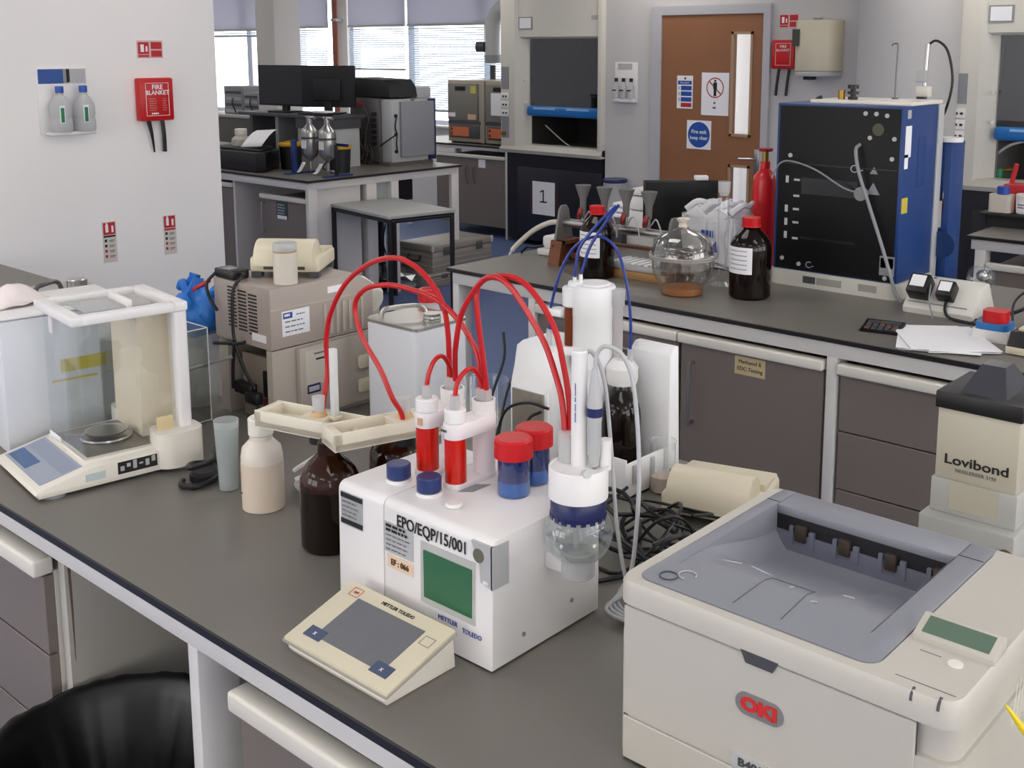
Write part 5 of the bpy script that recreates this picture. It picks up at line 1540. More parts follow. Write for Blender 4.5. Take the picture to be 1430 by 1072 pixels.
# ================================================================== beakers
def beaker(label, x, y, r_, h, cont=None):
    r = thing('glass_beaker', label, 'beaker', (x, y, .9), group='glass beakers')
    B().lathe([(0, .001), (r_ * .93, .001), (r_, .006), (r_, h * .96), (r_ * 1.06, h), (r_ * 1.03, h)], x, y, .9, 32, close=False).obj('glass_wall', m_glass, r)
    B().lathe([(r_ * 1.03, h - .0015), (r_ * 1.07, h), (r_ * 1.03, h + .0015), (r_ * 1.0, h)], x, y, .9, 32, close=False).obj('rim', m_glass, r)
    if cont:
        B().cyl(x, y, .903, .903 + cont[0], r_ * .92).obj('residue', cont[1], r)
    return r
beaker('wide glass beaker behind the drying tubes', -1.715, 1.76, .05, .135)
beaker('small glass beaker behind the burette stand near the slip printer', -1.225, 1.765, .026, .105, (.03, mat('residue_pale', '#c8b8aa', .5)))

# ================================================================== burette drive with bottle
t = thing('burette_drive', 'white burette drive with amber dosing tube and reservoir flask', 'burette drive', (-1.40, 1.74, .9))
m_bw = mat('burette_white', '#ececee', .35, var=.01)
# left drive housing
B().prism([(1.66, .9), (1.66, 1.085), (1.672, 1.125), (1.68, 1.165), (1.70, 1.172), (1.80, 1.172), (1.82, .9)], 'x', -1.545, -1.43, .004).obj('drive_housing', m_bw, t)
B().box(-1.54, -1.435, 1.655, 1.662, .93, 1.09, .004).obj('front_frame', m_bw, t)
B().box(-1.53, -1.445, 1.650, 1.656, .94, 1.08).obj('display_window', mat('smoked_window', '#8b847b', .25, var=.2, scale=40), t)
# dosing unit
B().lathe([(0, 0), (.044, 0), (.044, .105), (.0445, .106), (.0445, .165), (.042, .17), (0, .17)], -1.388, 1.745, 1.135, 36).obj('dosing_unit', m_bw, t)
B().box(-1.42, -1.35, 1.72, 1.77, .92, 1.14, .01).obj('dosing_base', m_bw, t)
B().cyl(-1.388, 1.745, 1.305, 1.310, .034, bev=.002).obj('valve_disc', m_bw, t)
B().cyl(-1.418, 1.722, 1.30, 1.312, .016, bev=.002).obj('valve_head', m_bw, t)
B().cyl(-1.430, 1.720, 1.172, 1.26, .0125).obj('burette_tube', mat('burette_brown', '#6d300e', .15, var=.15), t)
B().cyl(-1.428, 1.722, 1.158, 1.176, .027, bev=.004).obj('burette_seat', m_bw, t)
B().cyl(-1.428, 1.722, 1.258, 1.30, .020, bev=.003).obj('burette_head', m_bw, t)
B().box(-1.475, -1.44, 1.70, 1.735, 1.235, 1.25, .003).obj('side_clip', m_bw, t)
# back plate and bottle cradle
B().prism([(1.80, .93), (1.80, 1.17), (1.815, 1.185), (1.83, 1.185), (1.84, .93)], 'x', -1.335, -1.235, .003).obj('back_plate', m_bw, t)
c = B()
c.box(-1.365, -1.245, 1.668, 1.674, .915, .985, .002).box(-1.251, -1.245, 1.674, 1.82, .90, .975, .002).box(-1.365, -1.245, 1.674, 1.82, .90, .908, .002).box(-1.365, -1.359, 1.674, 1.82, .90, .985, .002).box(-1.365, -1.335, 1.667, 1.675, .985, 1.08, .004)
c.obj('bottle_cradle', m_bw, t)
for y in (1.69, 1.75):
    B().box(-1.2455, -1.240, y, y + .012, .93, .97, .002).obj('cradle_rib', m_lgrey, t)
# drying tube on the bottle adapter
B().lathe([(0, 0), (.030, 0), (.033, .010), (.033, .035), (.020, .052), (0, .052)], -1.322, 1.755, 1.108, 28).obj('bottle_adapter', mat('adapter_milky', '#dcdcdc', .4, var=.02), t)
B().cyl(-1.338, 1.760, 1.155, 1.29, .0105).obj('drying_tube', frosted('tube_grey', '#d9d6d6', .15), t)
B().cyl(-1.338, 1.760, 1.265, 1.30, .0135, .015).obj('tube_cap', m_frost, t)
B().cyl(-1.304, 1.758, 1.155, 1.182, .006).obj('hose_nozzle', m_frost, t)
B().cyl(-1.475, 1.705, 1.165, 1.205, .006).obj('hose_nozzle', m_frost, t)
B().cyl(-1.415, 1.715, 1.31, 1.322, .004).obj('hose_ferrule', m_white, t)
B().cyl(-1.405, 1.722, 1.31, 1.328, .004).obj('hose_ferrule', m_white, t)
amber('dark amber bottle held in the white burette cradle', -1.318, 1.748, z=.909, R=.041, H=.215, opaque=True)
def bhose(label, pts):
    o = B().tube(pts, .0032, 8).obj('blue_hose', m_tubeblue)
    tag(o, label, 'hose', 'blue burette hoses')
bhose('blue hose looping over the burette drive to the bottle adapter', [(-1.474, 1.706, 1.20), (-1.472, 1.708, 1.255), (-1.452, 1.715, 1.33), (-1.43, 1.725, 1.375), (-1.40, 1.735, 1.40), (-1.365, 1.745, 1.405), (-1.335, 1.752, 1.38), (-1.315, 1.756, 1.32), (-1.305, 1.758, 1.25), (-1.304, 1.758, 1.172)])
bhose('blue hose rising from the burette valve to the upper left', [(-1.415, 1.715, 1.318), (-1.412, 1.716, 1.35), (-1.405, 1.72, 1.385), (-1.375, 1.735, 1.43), (-1.345, 1.76, 1.47)])
bhose('blue hose slanting up from the burette valve towards the bottle', [(-1.405, 1.722, 1.325), (-1.398, 1.725, 1.35), (-1.388, 1.73, 1.385), (-1.365, 1.745, 1.43), (-1.342, 1.765, 1.472)])
# leads behind the titrator
for k, pts in enumerate(([(-1.62, 1.72, 1.17), (-1.60, 1.70, 1.12), (-1.60, 1.66, 1.04), (-1.56, 1.60, .97), (-1.50, 1.55, .93), (-1.44, 1.5, .915)],
                         [(-1.55, 1.83, 1.16), (-1.60, 1.80, 1.12), (-1.62, 1.74, 1.05), (-1.58, 1.66, .96), (-1.50, 1.56, .92)],
                         [(-1.42, 1.64, 1.06), (-1.47, 1.63, 1.065), (-1.52, 1.62, 1.04), (-1.53, 1.60, .98), (-1.50, 1.55, .92), (-1.42, 1.5, .91)],
                         [(-1.44, 1.64, 1.05), (-1.46, 1.62, 1.03), (-1.45, 1.58, .96), (-1.40, 1.52, .91)])):
    o = B().tube(pts, .0032, 8).obj('black_lead', m_cable)
    tag(o, ['black lead drooping beside the wide beaker', 'black lead running down behind the wide beaker', 'black lead arching across the burette window', 'short black lead hanging from the burette window'][k], 'cable')
o = B()
rb = random.Random(21)
for k in range(9):
    cx, cy = -1.44 + rb.uniform(-.05, .05), 1.47 + rb.uniform(-.05, .05)
    a0, r0, z0 = rb.uniform(0, 6), rb.uniform(.04, .08), rb.uniform(.905, .95)
    o.tube([(cx + r0 * math.cos(a0 + q), cy + r0 * math.sin(a0 + q), z0 + .02 * math.sin(2 * q + k) + .02) for q in [i * .7 for i in range(10)]], .0035, 6, 3)
tag(o.obj('cable_nest', m_cable), 'nest of black cables on the bench behind the titrator', 'cables', kind='stuff')
o = B()
for k in range(10):
    cx, cy = -1.08 + rb.uniform(-.06, .06), 1.50 + rb.uniform(-.09, .09)
    a0, r0, z0 = rb.uniform(0, 6), rb.uniform(.05, .085), rb.uniform(.905, .95)
    o.tube([(cx + r0 * math.cos(a0 + q), cy + r0 * math.sin(a0 + q), max(.906, z0 + (.06 if k < 4 else .02) * math.sin(1.3 * q + k) + .015)) for q in [i * .7 for i in range(10)]], .0042 if k % 2 else .003, 6, 3)
tag(o.obj('cable_nest', m_cable), 'tangle of black cables between titrator and slip printer', 'cables', kind='stuff')
o = B()
for k in range(4):
    o.tube([(-.955 + .012 * k, 1.30, .91), (-.945 + .01 * k, 1.36 + .01 * k, .95 + .01 * k), (-.97, 1.42, .97), (-1.0 + .01 * k, 1.36, .94), (-.99, 1.31 - .01 * k, .92), (-.93 + .01 * k, 1.29, .912)], .0034, 6)
tag(o.obj('cable_loops', m_lgrey), 'loops of grey and white cable beside the titrator', 'cables', kind='stuff')
slip_printer('cream slip printer on the bench behind the laser printer', -1.075, 1.735, .902, math.radians(16), 1.1)
# ================================================================== nessleriser
t = thing('colour_comparator', 'cream colour comparator with dark hood behind the laser printer', 'comparator', (-.607, 1.84, .9))
lx0, lx1, ly0, ly1 = -.672, -.540, 1.76, 1.90
m_lov = mat('lovibond_cream', '#b9b3a2', .45, var=.03)
B().box(lx0 - .012, lx1 + .012, ly0 - .03, ly1 + .02, .9, 1.02, .004).obj('base', mat('lov_base', '#a9a9a6', .45, var=.03), t)
B().box(lx0 - .004, lx1 + .004, ly0 - .004, ly1 + .004, 1.02, 1.078, .002).obj('lower_case', mat('lov_lower', '#b2b2ae', .45, var=.03), t)
b = B().box(lx0, lx1, ly0, ly1, 1.078, 1.20, .002)
b.obj('upper_case', m_lov, t)
B().box(lx0 + .028, lx1 - .025, ly0 - .0052, ly0 - .004, 1.03, 1.0782).obj('front_flap', m_lov, t)
B().box(lx0 - .004, lx1 + .004, ly0 - .005, ly1 + .005, 1.198, 1.226, .002).obj('dark_top', m_black, t)
hv = B()
hb = [(lx0 + .030, ly0 + .012), (lx1 - .028, ly0 + .012), (lx1 - .028, ly0 + .128), (lx0 + .030, ly0 + .128)]
ht = [(lx0 + .048, ly0 + .052), (lx1 - .046, ly0 + .052), (lx1 - .046, ly0 + .092), (lx0 + .048, ly0 + .092)]
lv = [hv.bm.verts.new((x, y, 1.226)) for x, y in hb]
tv = [hv.bm.verts.new((x, y, 1.268)) for x, y in ht]
for i in range(4):
    hv.bm.faces.new((lv[i], lv[(i + 1) % 4], tv[(i + 1) % 4], tv[i]))
hv.bm.faces.new(tv)
hv.obj('viewing_hood', mat('smoked_hood', '#3b3c42', .25, var=.05), t, ang=20)
txt('Lovibond', .0225, m_ink, t, (-.605, ly0 - .0008, 1.112), X, Z, bold=.0004, sx=1.25)
txt('NESSLERISER 2150', .0085, m_inkg, t, (-.605, ly0 - .0008, 1.096), X, Z)
B().tube([(lx1 + .0, ly0 - .031, .985), (lx1 + .0, ly0 - .045, .985)], .013, 18, 1).obj('knob', mat('knob_brown', '#5a4636', .4), t)

# ================================================================== far bench: black and blue instrument
t = thing('elemental_analyser', 'large instrument with black back panel and blue side on far bench', 'instrument', (-1.845, 3.96, .9))
ix0, ix1, iy0, iy1, iz = -2.092, -1.600, 3.722, 4.02, 1.582
B().vbox(ix0 - .012, ix1 + .012, iy0 - .012, iy1 + .02, .9, .958, .04, 6).obj('plinth', mat('plinth_cream', '#cfcdc4', .4, var=.03), t)
B().box(ix0, ix1, iy0 + .003, iy1, .955, iz, .004).obj('blue_case', m_inst_blue, t)
bp = B().box(ix0 + .012, ix1 - .012, iy0 - .002, iy0 + .004, .962, iz - .008, .002).obj('black_panel', mat('panel_black', '#08080b', .5, var=.1, spec=.3), t)
B().box(ix1 - .004, ix1 + .006, iy1 - .004, iy1 + .045, .93, iz, .003).obj('grey_edge_post', m_lgrey, t)
B().box(ix0 + .1, ix1 + .0, iy0 + .06, iy1 + .04, iz, iz + .014, .004).obj('top_tray', m_whiteb, t)
yp = iy0 - .0035
def ip(x, z, w_, h_, mm, nm='panel_mark'):
    return B().box(x - w_ / 2, x + w_ / 2, yp, yp + .002, z - h_ / 2, z + h_ / 2).obj(nm, mm, bp)
ip(-1.845, 1.36, .46, .004, mat('panel_line', '#26262b', .4), 'panel_seam')
for x, z in ((-1.66, 1.55), (-1.74, 1.555), (-1.72, 1.47), (-1.63, 1.47), (-1.70, 1.555), (-2.03, 1.36 + .03), (-1.635, 1.40), (-2.05, 1.00), (-1.98, .985), (-1.64, .975)):
    B().tube([(x, yp + .001, z), (x, yp - .003, z)], .008, 12, 1).obj('socket', m_lgrey, bp)
for x, z in ((-2.04, 1.30), (-2.04, 1.19), (-2.04, 1.14), (-2.04, 1.09)):
    ip(x, z, .012, .026, m_lgrey)
for x, z in ((-2.0, 1.30), (-2.0, 1.24), (-2.0, 1.19), (-2.0, 1.14), (-2.0, 1.08)):
    ip(x, z, .024, .008, m_lgrey)
for x, z, s in ((-1.70, 1.29, .05), (-1.70, 1.36 - .005, .03)):
    b = B()
    b.prism([(x - s / 2, z - s * .4), (x + s / 2, z - s * .4), (x, z + s * .45)], 'y', yp, yp + .002)
    b.obj('warning_triangle', m_grey, bp)
txt('C~', .04, m_lgrey, bp, (-1.765, yp - .0005, 1.355), X, Z)
txt('C-', .035, m_lgrey, bp, (-1.935, yp - .0005, .985), X, Z)
B().tube([(-1.69, yp + .001, 1.50), (-1.69, yp - .002, 1.50)], .022, 20, 1).obj('round_seal', mat('seal_olive', '#4c4a33', .5), bp)
ip(-1.635, 1.02, .055, .07, m_grey, 'warning_label')
ip(-1.635, 1.03, .047, .035, m_black, 'warning_label_face')
for z0, z1 in ((1.25, 1.31), (1.08, 1.09)):
    ip(-1.87, (z0 + z1) / 2, .22, z1 - z0, mat('panel_sheen', '#1d1d22', .25, var=.2), 'inset_panel')
# plinth details
for x, w_ in ((-1.93, .05), (-1.85, .10), (-1.70, .07)):
    B().box(x - w_ / 2, x + w_ / 2, iy0 - .0135, iy0 - .0115, .918, .944).obj('plinth_recess', mat('plinth_shade', '#9c9a92', .5) if w_ > .06 else m_dgrey, t)
# right side stickers
plate((ix1 + .0003, 3.765, 1.46), Y, Z, .05, .11).obj('white_sticker', m_paper, t)
plate((ix1 + .0003, 3.755, 1.39), Y, Z, .03, .05).obj('white_sticker', m_paper, t)
plate((ix1 + .0003, 3.765, 1.555), Y, Z, .03, .03).obj('white_sticker', m_lgrey, t)
plate((ix1 + .0003, 3.76, 1.235), Y, Z, .05, .055).obj('yellow_sticker', m_ylabel, t)
plate((ix1 + .0003, 3.89, 1.38), Y, Z, .07, .18).obj('side_vent', mat('vent_navy', '#123a78', .5), t)
# hoses on its back
B().tube([(-1.755, yp - .004, 1.445), (-1.757, yp - .03, 1.425), (-1.74, yp - .035, 1.35), (-1.70, yp - .03, 1.24), (-1.645, yp - .03, 1.10), (-1.60, yp - .04, .99), (-1.575, yp - .05, .935), (-1.55, yp - .05, .91)], .0065, 10).obj('exhaust_hose', m_grey, t)
B().tube([(-1.74, yp - .004, 1.27), (-1.80, yp - .03, 1.29), (-1.90, yp - .04, 1.345), (-2.0, yp - .03, 1.37), (-2.06, yp - .02, 1.36), (-2.10, yp - .01, 1.30)], .0032, 8).obj('gas_line', m_grey, t)
B().tube([(-1.74, yp - .001, 1.27), (-1.74, yp - .015, 1.27)], .025, 18, 1).obj('port', m_grey, t)
# fittings on its top
t2 = thing('gas_regulator', 'small black gas fitting on top of the black instrument', 'fitting', (-1.86, 3.86, 1.597))
B().cyl(-1.86, 3.86, 1.596, 1.606, .018).cyl(-1.86, 3.86, 1.616, 1.626, .02).cyl(-1.86, 3.86, 1.636, 1.65, .02).cyl(-1.86, 3.86, 1.596, 1.65, .010).obj('fitting_body', m_black, t2)
B().cyl(-1.905, 3.86, 1.596, 1.63, .013).obj('brass_plug', m_brass, t2)
o = B().tube([(-2.0, 3.83, 1.583), (-1.985, 3.83, 1.597), (-1.97, 3.83, 1.603)], .007, 8).obj('black_latch', m_black)
tag(o, 'small black latch on the front top edge of the instrument', 'latch')
t2 = thing('sampler_probe', 'thin hooked wire rising from the top of the instrument', 'probe', (-1.75, 4.0, 1.597))
B().tube([(-1.76, 4.0, 1.596), (-1.76, 4.0, 1.70), (-1.758, 4.0, 1.79), (-1.765, 4.0, 1.80), (-1.778, 4.0, 1.797), (-1.78, 4.0, 1.79)], .003, 8).obj('wire', m_dkmetal, t2)
B().cyl(-1.76, 4.0, 1.595, 1.602, .012).obj('wire_base', m_dkmetal, t2)
# blue column behind
t = thing('blue_module', 'tall blue module with tubes behind the black-backed instrument', 'instrument', (-1.545, 4.115, .9))
B().box(-1.712, -1.567, 4.085, 4.215, .9, 1.44, .004).obj('module_case', m_inst_blue, t)
B().box(-1.685, -1.585, 4.08, 4.085, 1.18, 1.26, .002).obj('clear_pocket', m_acryl, t)
bb = plate((-1.62, 4.077, 1.17), X, Z, .06, .10).obj('hanging_card', mat('card_pink', '#e5d5cf', .7), t)
B().cyl(-1.585, 4.115, 1.44, 1.456, .045).obj('white_cap', m_white, t)
B().tube([(-1.575, 4.065, 1.06), (-1.575, 4.055, 1.06)], .05, 24, 1).obj('fan_grille', mat('grille_navy', '#103468', .5), t)
t2 = thing('autosampler', 'thin chrome autosampler mast beside the blue module', 'sampler', (-1.715, 4.16, 1.44))
B().box(-1.745, -1.716, 4.16, 4.19, .9, 1.60).obj('mast', m_dgrey, t2)
B().box(-1.745, -1.695, 4.145, 4.185, 1.60, 1.64, .004).obj('carriage', m_whiteb, t2)
B().box(-1.745, -1.705, 4.14, 4.16, 1.655, 1.70, .004).obj('carriage', m_lgrey, t2)
B().rod((-1.72, 4.17, 1.64), (-1.715, 4.17, 1.80), .008).obj('needle', m_metal, t2)
B().tube([(-1.715, 4.17, 1.795), (-1.685, 4.18, 1.81), (-1.645, 4.19, 1.77), (-1.625, 4.2, 1.66), (-1.645, 4.2, 1.55), (-1.685, 4.21, 1.48)], .005, 8).obj('tube', m_black, t2)
B().tube([(-1.715, 4.2, 1.50), (-1.665, 4.205, 1.43), (-1.635, 4.205, 1.40), (-1.655, 4.205, 1.33), (-1.685, 4.21, 1.30)], .004, 8).obj('tube', m_black, t2)
B().box(-1.73, -1.685, 4.13, 4.16, 1.52, 1.54, .004).obj('clamp', m_metal, t2)
# ================================================================== red cylinder, bag, monitor, white device
t = thing('gas_cylinder', 'small red gas cylinder with brass valve beside black instrument', 'gas cylinder', (-2.30, 3.98, .9))
B().lathe([(0, 0), (.044, 0), (.047, .006), (.047, .345), (.043, .372), (.025, .395), (.02, .40), (.02, .43), (0, .43)], -2.285, 3.98, .9, 32).obj('cylinder_body', mat('cylinder_red', '#cf1a22', .25, var=.03), t)
B().cyl(-2.285, 3.98, 1.33, 1.375, .013).obj('valve', m_brass, t)
B().lathe([(0, 0), (.028, 0), (.030, .006), (.028, .012), (0, .012)], -2.285, 3.98, 1.372, 16).obj('hand_wheel', mat('wheel_red', '#9b1422', .4), t)
t = thing('plastic_bag', 'white plastic bag with blue print standing on the far bench', 'bag', (-2.42, 3.88, .9))
rb = random.Random(31)
b = B().box(-2.56, -2.31, 3.78, 3.98, .9, 1.14, .03, 3)
bmesh.ops.subdivide_edges(b.bm, edges=b.bm.edges[:], cuts=3, use_grid_fill=True)
for v in b.bm.verts:
    k = (v.co.z - .9) / .24
    v.co += Vector((rb.uniform(-1, 1), rb.uniform(-1, 1), rb.uniform(-1, 1))) * .006
    if k > .9:
        v.co.z += .02 * math.sin(v.co.x * 55) + .01 * math.cos(v.co.y * 50)
    v.co.z = max(.9005, v.co.z)
b.obj('bag_body', mat('bag_white', '#dcdce0', .5, var=.03), t, ang=50)
bars(t, (-2.41, 3.768, 1.045), X, Z, .075, 1, .02, m_inkb, .028)
B().prism([(-2.40, .99), (-2.375, 1.02), (-2.37, .975), (-2.385, .968)], 'y', 3.766, 3.768).obj('printed_mark', m_inkb, t)
for k in range(4):
    B().tube([(-2.54 + .07 * k, 3.80, 1.13), (-2.50 + .07 * k, 3.82, 1.165), (-2.46 + .06 * k, 3.85, 1.16), (-2.44 + .05 * k, 3.9, 1.17)], lambda q: .016 * (1 - .5 * q), 7).obj('bag_fold', MATS['bag_white'], t)
t = thing('tablet_screen', 'thin black display standing on edge on the far bench', 'monitor', (-2.78, 4.10, .9))
m3 = Matrix.Translation((-2.755, 4.07, .9)) @ Matrix.Rotation(math.radians(42), 4, 'Z')
B().box(-.165, .165, -.008, .008, .06, .31, .003).xf(m3).obj('display', m_black, t)
B().box(-.155, .155, -.0095, -.008, .07, .30).xf(m3).obj('screen', mat('screen_black', '#0b0b0e', .2), t)
B().box(-.05, .05, -.06, .06, .0, .012, .004).xf(m3).obj('foot', m_black, t)
B().box(-.02, .02, .008, .02, .0, .1).xf(m3).obj('stem', m_black, t)
B().box(.06, .12, -.02, .02, .31, .33, .005).xf(m3).obj('tape_tab', m_paper, t)
t = thing('label_printer', 'white upright label printer on the far bench behind funnels', 'printer', (-2.935, 4.07, .9))
B().box(-3.025, -2.86, 4.02, 4.2, .9, 1.06, .008).obj('body', m_white, t)
B().box(-3, -2.855, 4.01, 4.2, 1.063, 1.135, .01).obj('head', m_white, t)
B().box(-2.89, -2.865, 4.007, 4.012, 1.08, 1.12).obj('release', m_grey, t)
B().box(-2.995, -2.875, 4.03, 4.16, 1.135, 1.16, .008).obj('lid', m_white, t)
B().box(-3.025, -2.915, 4.006, 4.012, 1.128, 1.133).obj('slot', m_dgrey, t)
t = thing('tissue_box', 'white tissues and box beside the white label printer', 'tissue box', (-3.15, 4.03, .9))
B().box(-3.15, -3.01, 3.98, 4.11, .9, 1.02, .004).obj('box', m_dgrey, t)
for k in range(3):
    B().box(-3.12 + .02 * k, -3.02, 4, 4.09, 1.02 + .025 * k, 1.04 + .025 * k, .008).obj('tissue', m_paper, t)
# ================================================================== filtration manifold
t = thing('filter_manifold', 'vacuum filtration manifold with grey funnels on wooden frame', 'filtration manifold', (-2.68, 3.5, .9))
fy = 3.50
m_plate = mat('plate_grey_al', '#6f6e6d', .5, var=.06)
for x in (-2.955, -2.40):
    pts = [(fy - .06, .985), (fy - .028, 1.125), (fy - .014, 1.142), (fy + .014, 1.142), (fy + .028, 1.125), (fy + .06, .985)]
    B().prism(pts, 'x', x, x + .012, .002).obj('end_plate', m_plate, t)
    w_ = B()
    w_.prism([(fy - .085, .9), (fy - .062, 1.0), (fy - .042, 1.0), (fy - .062, .9)], 'x', x - .01, x + .05).prism([(fy + .085, .9), (fy + .062, 1.0), (fy + .042, 1.0), (fy + .062, .9)], 'x', x - .01, x + .05)
    w_.box(x - .01, x + .05, fy - .06, fy + .06, .985, 1.0).box(x, x + .006, fy - .07, fy + .07, .905, .985)
    w_.obj('wooden_support', m_wood, t)
B().tube([(-2.95, fy, 1.07), (-2.39, fy, 1.07)], .018, 16, 1).obj('manifold_tube', m_metal, t)
B().box(-2.90, -2.45, fy - .01, fy + .01, .925, .945).obj('wooden_bar', m_wood, t)
B().box(-2.94, -2.40, fy + .04, fy + .055, .99, 1.002).obj('wooden_bar', m_wood, t)
for k, x in enumerate((-2.845, -2.735, -2.625, -2.515)):
    q = B().lathe([(0, 0), (.012, 0), (.014, .05), (.032, .105), (.033, .108), (.030, .108), (0, .06)], x, fy, 1.125, 20).obj('funnel', m_plate, t)
    B().cyl(x, fy, 1.085, 1.128, .008).obj('stem', m_metal, q)
    B().tube([(x - .012, fy - .012, 1.10), (x, fy - .026, 1.115), (x + .004, fy - .018, 1.14)], .009, 8).obj('clamp', mat('clamp_red', '#8e1f26', .4), q)
    B().tube([(x + .01, fy, 1.10), (x + .05, fy - .02, 1.13), (x + .075, fy - .02, 1.08), (x + .08, fy - .02, 1.04)], .003, 6).obj('suction_line', m_lgrey, q)
B().tube([(-2.955, fy, 1.07), (-3.02, fy - .01, 1.06), (-3.10, fy - .02, 1.02), (-3.18, fy - .03, .955), (-3.205, fy - .04, .925)], .011, 10).obj('vacuum_hose', mat('hose_cream', '#c9c4b6', .4, var=.03), t)
B().tube([(-3.205, fy - .04, .925), (-3.215, fy - .045, .905)], .006, 8, 1).obj('hose_nozzle', m_frost, t)
t = thing('power_adapter', 'white mains adapter with black lead left of wooden frame', 'adapter', (-3.09, 3.58, .9))
B().box(-3.15, -3.0, 3.56, 3.66, .9, .93, .006).obj('adapter_base', m_white, t)
B().box(-3.13, -3.01, 3.57, 3.65, .93, .985, .012).obj('adapter_body', m_white, t)
B().tube([(-3.12, 3.57, .94), (-3.17, 3.56, .93), (-3.21, 3.56, .925), (-3.215, 3.53, .905)], .006, 8).obj('lead', m_cable, t)
t = thing('wooden_tray', 'pale wooden board holding white test strips behind the desiccator', 'tray', (-2.5, 3.38, .9))
B().box(-2.67, -2.36, 3.40, 3.47, .9, .93, .003).obj('board', m_woodl, t)
B().box(-2.65, -2.40, 3.41, 3.55, .931, .953, .004).obj('white_tray', m_lgrey, t)
for k in range(7):
    B().box(-2.64 + .032 * k, -2.62 + .032 * k, 3.42, 3.54, .9535, .96, .002).obj('strip', m_paper, t)
# ================================================================== glass and bottles on the far bench
t = amber('tall dark bottle with red cap and white label behind the blue hoses', -2.66, 3.36, R=.068, H=.275, opaque=True, cap=m_red, grp='red-capped dark bottles')
def curved_label(t, x, y, R, a0, a1, z0, z1, mm):
    b = B().grid(lambda u, v: (x + R * math.cos(a0 + (a1 - a0) * u), y + R * math.sin(a0 + (a1 - a0) * u), z0 + (z1 - z0) * v), 14, 1)
    return b.obj('paper_label', mm, t)
def label_lines(l, x, y, R, a0, a1, z0, z1, n):
    b = B()
    for k in range(n):
        z = z0 + (z1 - z0) * k / (n - 1)
        b.grid(lambda u, v: (x + R * math.cos(a0 + (a1 - a0) * u), y + R * math.sin(a0 + (a1 - a0) * u), z + .004 * v), 8, 1)
    return b.obj('printed_lines', mat('label_print', '#a9a9ad', .7), l)
l = curved_label(t, -2.66, 3.36, .0688, -2.25, -.75, .985, 1.085, m_paper)
label_lines(l, -2.66, 3.36, .0692, -2.1, -.95, 1.0, 1.07, 5)
t = amber('dark bottle with red cap and white label beside the desiccator', -2.02, 3.435, R=.074, H=.285, opaque=True, cap=m_red, grp='red-capped dark bottles')
l = curved_label(t, -2.02, 3.435, .0748, -2.45, -.95, .995, 1.09, m_paper)
label_lines(l, -2.02, 3.435, .0752, -2.2, -1.2, 1.01, 1.075, 5)
m_dglass = glass('thick_glass', (.84, .83, .80), .6, .03, .4, .06)
t = thing('desiccator', 'round glass desiccator with knob lid and orange granules', 'desiccator', (-2.23, 3.32, .9))
dx_, dy_ = -2.235, 3.325
bl = B().lathe([(.055, .001), (.076, .004), (.078, .01), (.079, .032), (.090, .046), (.105, .066), (.112, .095), (.114, .128), (.120, .131), (.120, .138), (.105, .139)], dx_, dy_, .9, 40, close=False).obj('glass_bowl', m_dglass, t)
B().cyl(dx_, dy_, .903, .924, .073).obj('granules', mat('silica_orange', '#b9722f', .7, var=.35, scale=120), bl)
ld = B().lathe([(.105, .1395), (.120, .140), (.120, .147), (.112, .150), (.108, .175), (.090, .208), (.06, .228), (.03, .237), (.022, .24), (.020, .247)], dx_, dy_, .9, 40, close=False).obj('glass_lid', m_dglass, t)
B().lathe([(.117, .133), (.122, .134), (.1225, .1385), (.119, .1392)], dx_, dy_, .9, 40, close=False).lathe([(.117, .1402), (.122, .1408), (.1225, .146), (.117, .148)], dx_, dy_, .9, 40, close=False).obj('ground_flange', mat('ground_glass', '#a9a7a1', .35, var=.05), t)
B().lathe([(.014, 0), (.018, .004), (.016, .018), (.024, .028), (.025, .033), (.018, .036), (0, .036)], dx_, dy_, 1.143, 24).obj('stopper', mat('ground_stopper', '#d8cdbf', .5, var=.04), ld)
B().cyl(dx_, dy_, .992, .998, .098).obj('perforated_plate', glass('plate_glass', (.9, .88, .84), .4, .2, .3, .15), bl)
B().tube([(dx_ - .118, dy_ - .01, 1.035), (dx_ - .135, dy_ - .012, 1.035)], .012, 12, 1).obj('side_tap', m_glass, bl)
t = thing('measuring_cylinder', 'tall glass measuring cylinder with ground neck beside the desiccator', 'cylinder', (-2.2, 3.53, .9))
B().lathe([(.045, 0), (.046, .006), (.02, .02), (.018, .03), (.021, .04), (.021, .33), (.017, .345)], -2.195, 3.53, .9, 28, close=False).obj('glass_wall', m_glass, t)
B().lathe([(.017, 0), (.017, .008), (.021, .012), (.023, .05), (.024, .052), (.021, .052)], -2.195, 3.53, 1.243, 24, close=False).obj('ground_neck', m_frost, t)
t = thing('measuring_cylinder', 'shorter glass cylinder in front of the white plastic bag', 'cylinder', (-2.3, 3.6, .9))
B().lathe([(.035, 0), (.036, .006), (.018, .02), (.02, .04), (.02, .225), (.022, .228)], -2.285, 3.585, .9, 28, close=False).obj('glass_wall', m_glass, t)
B().lathe([(.021, -.002), (.023, 0), (.021, .002)], -2.285, 3.585, 1.128, 24, close=False).obj('rim', m_glass, t)
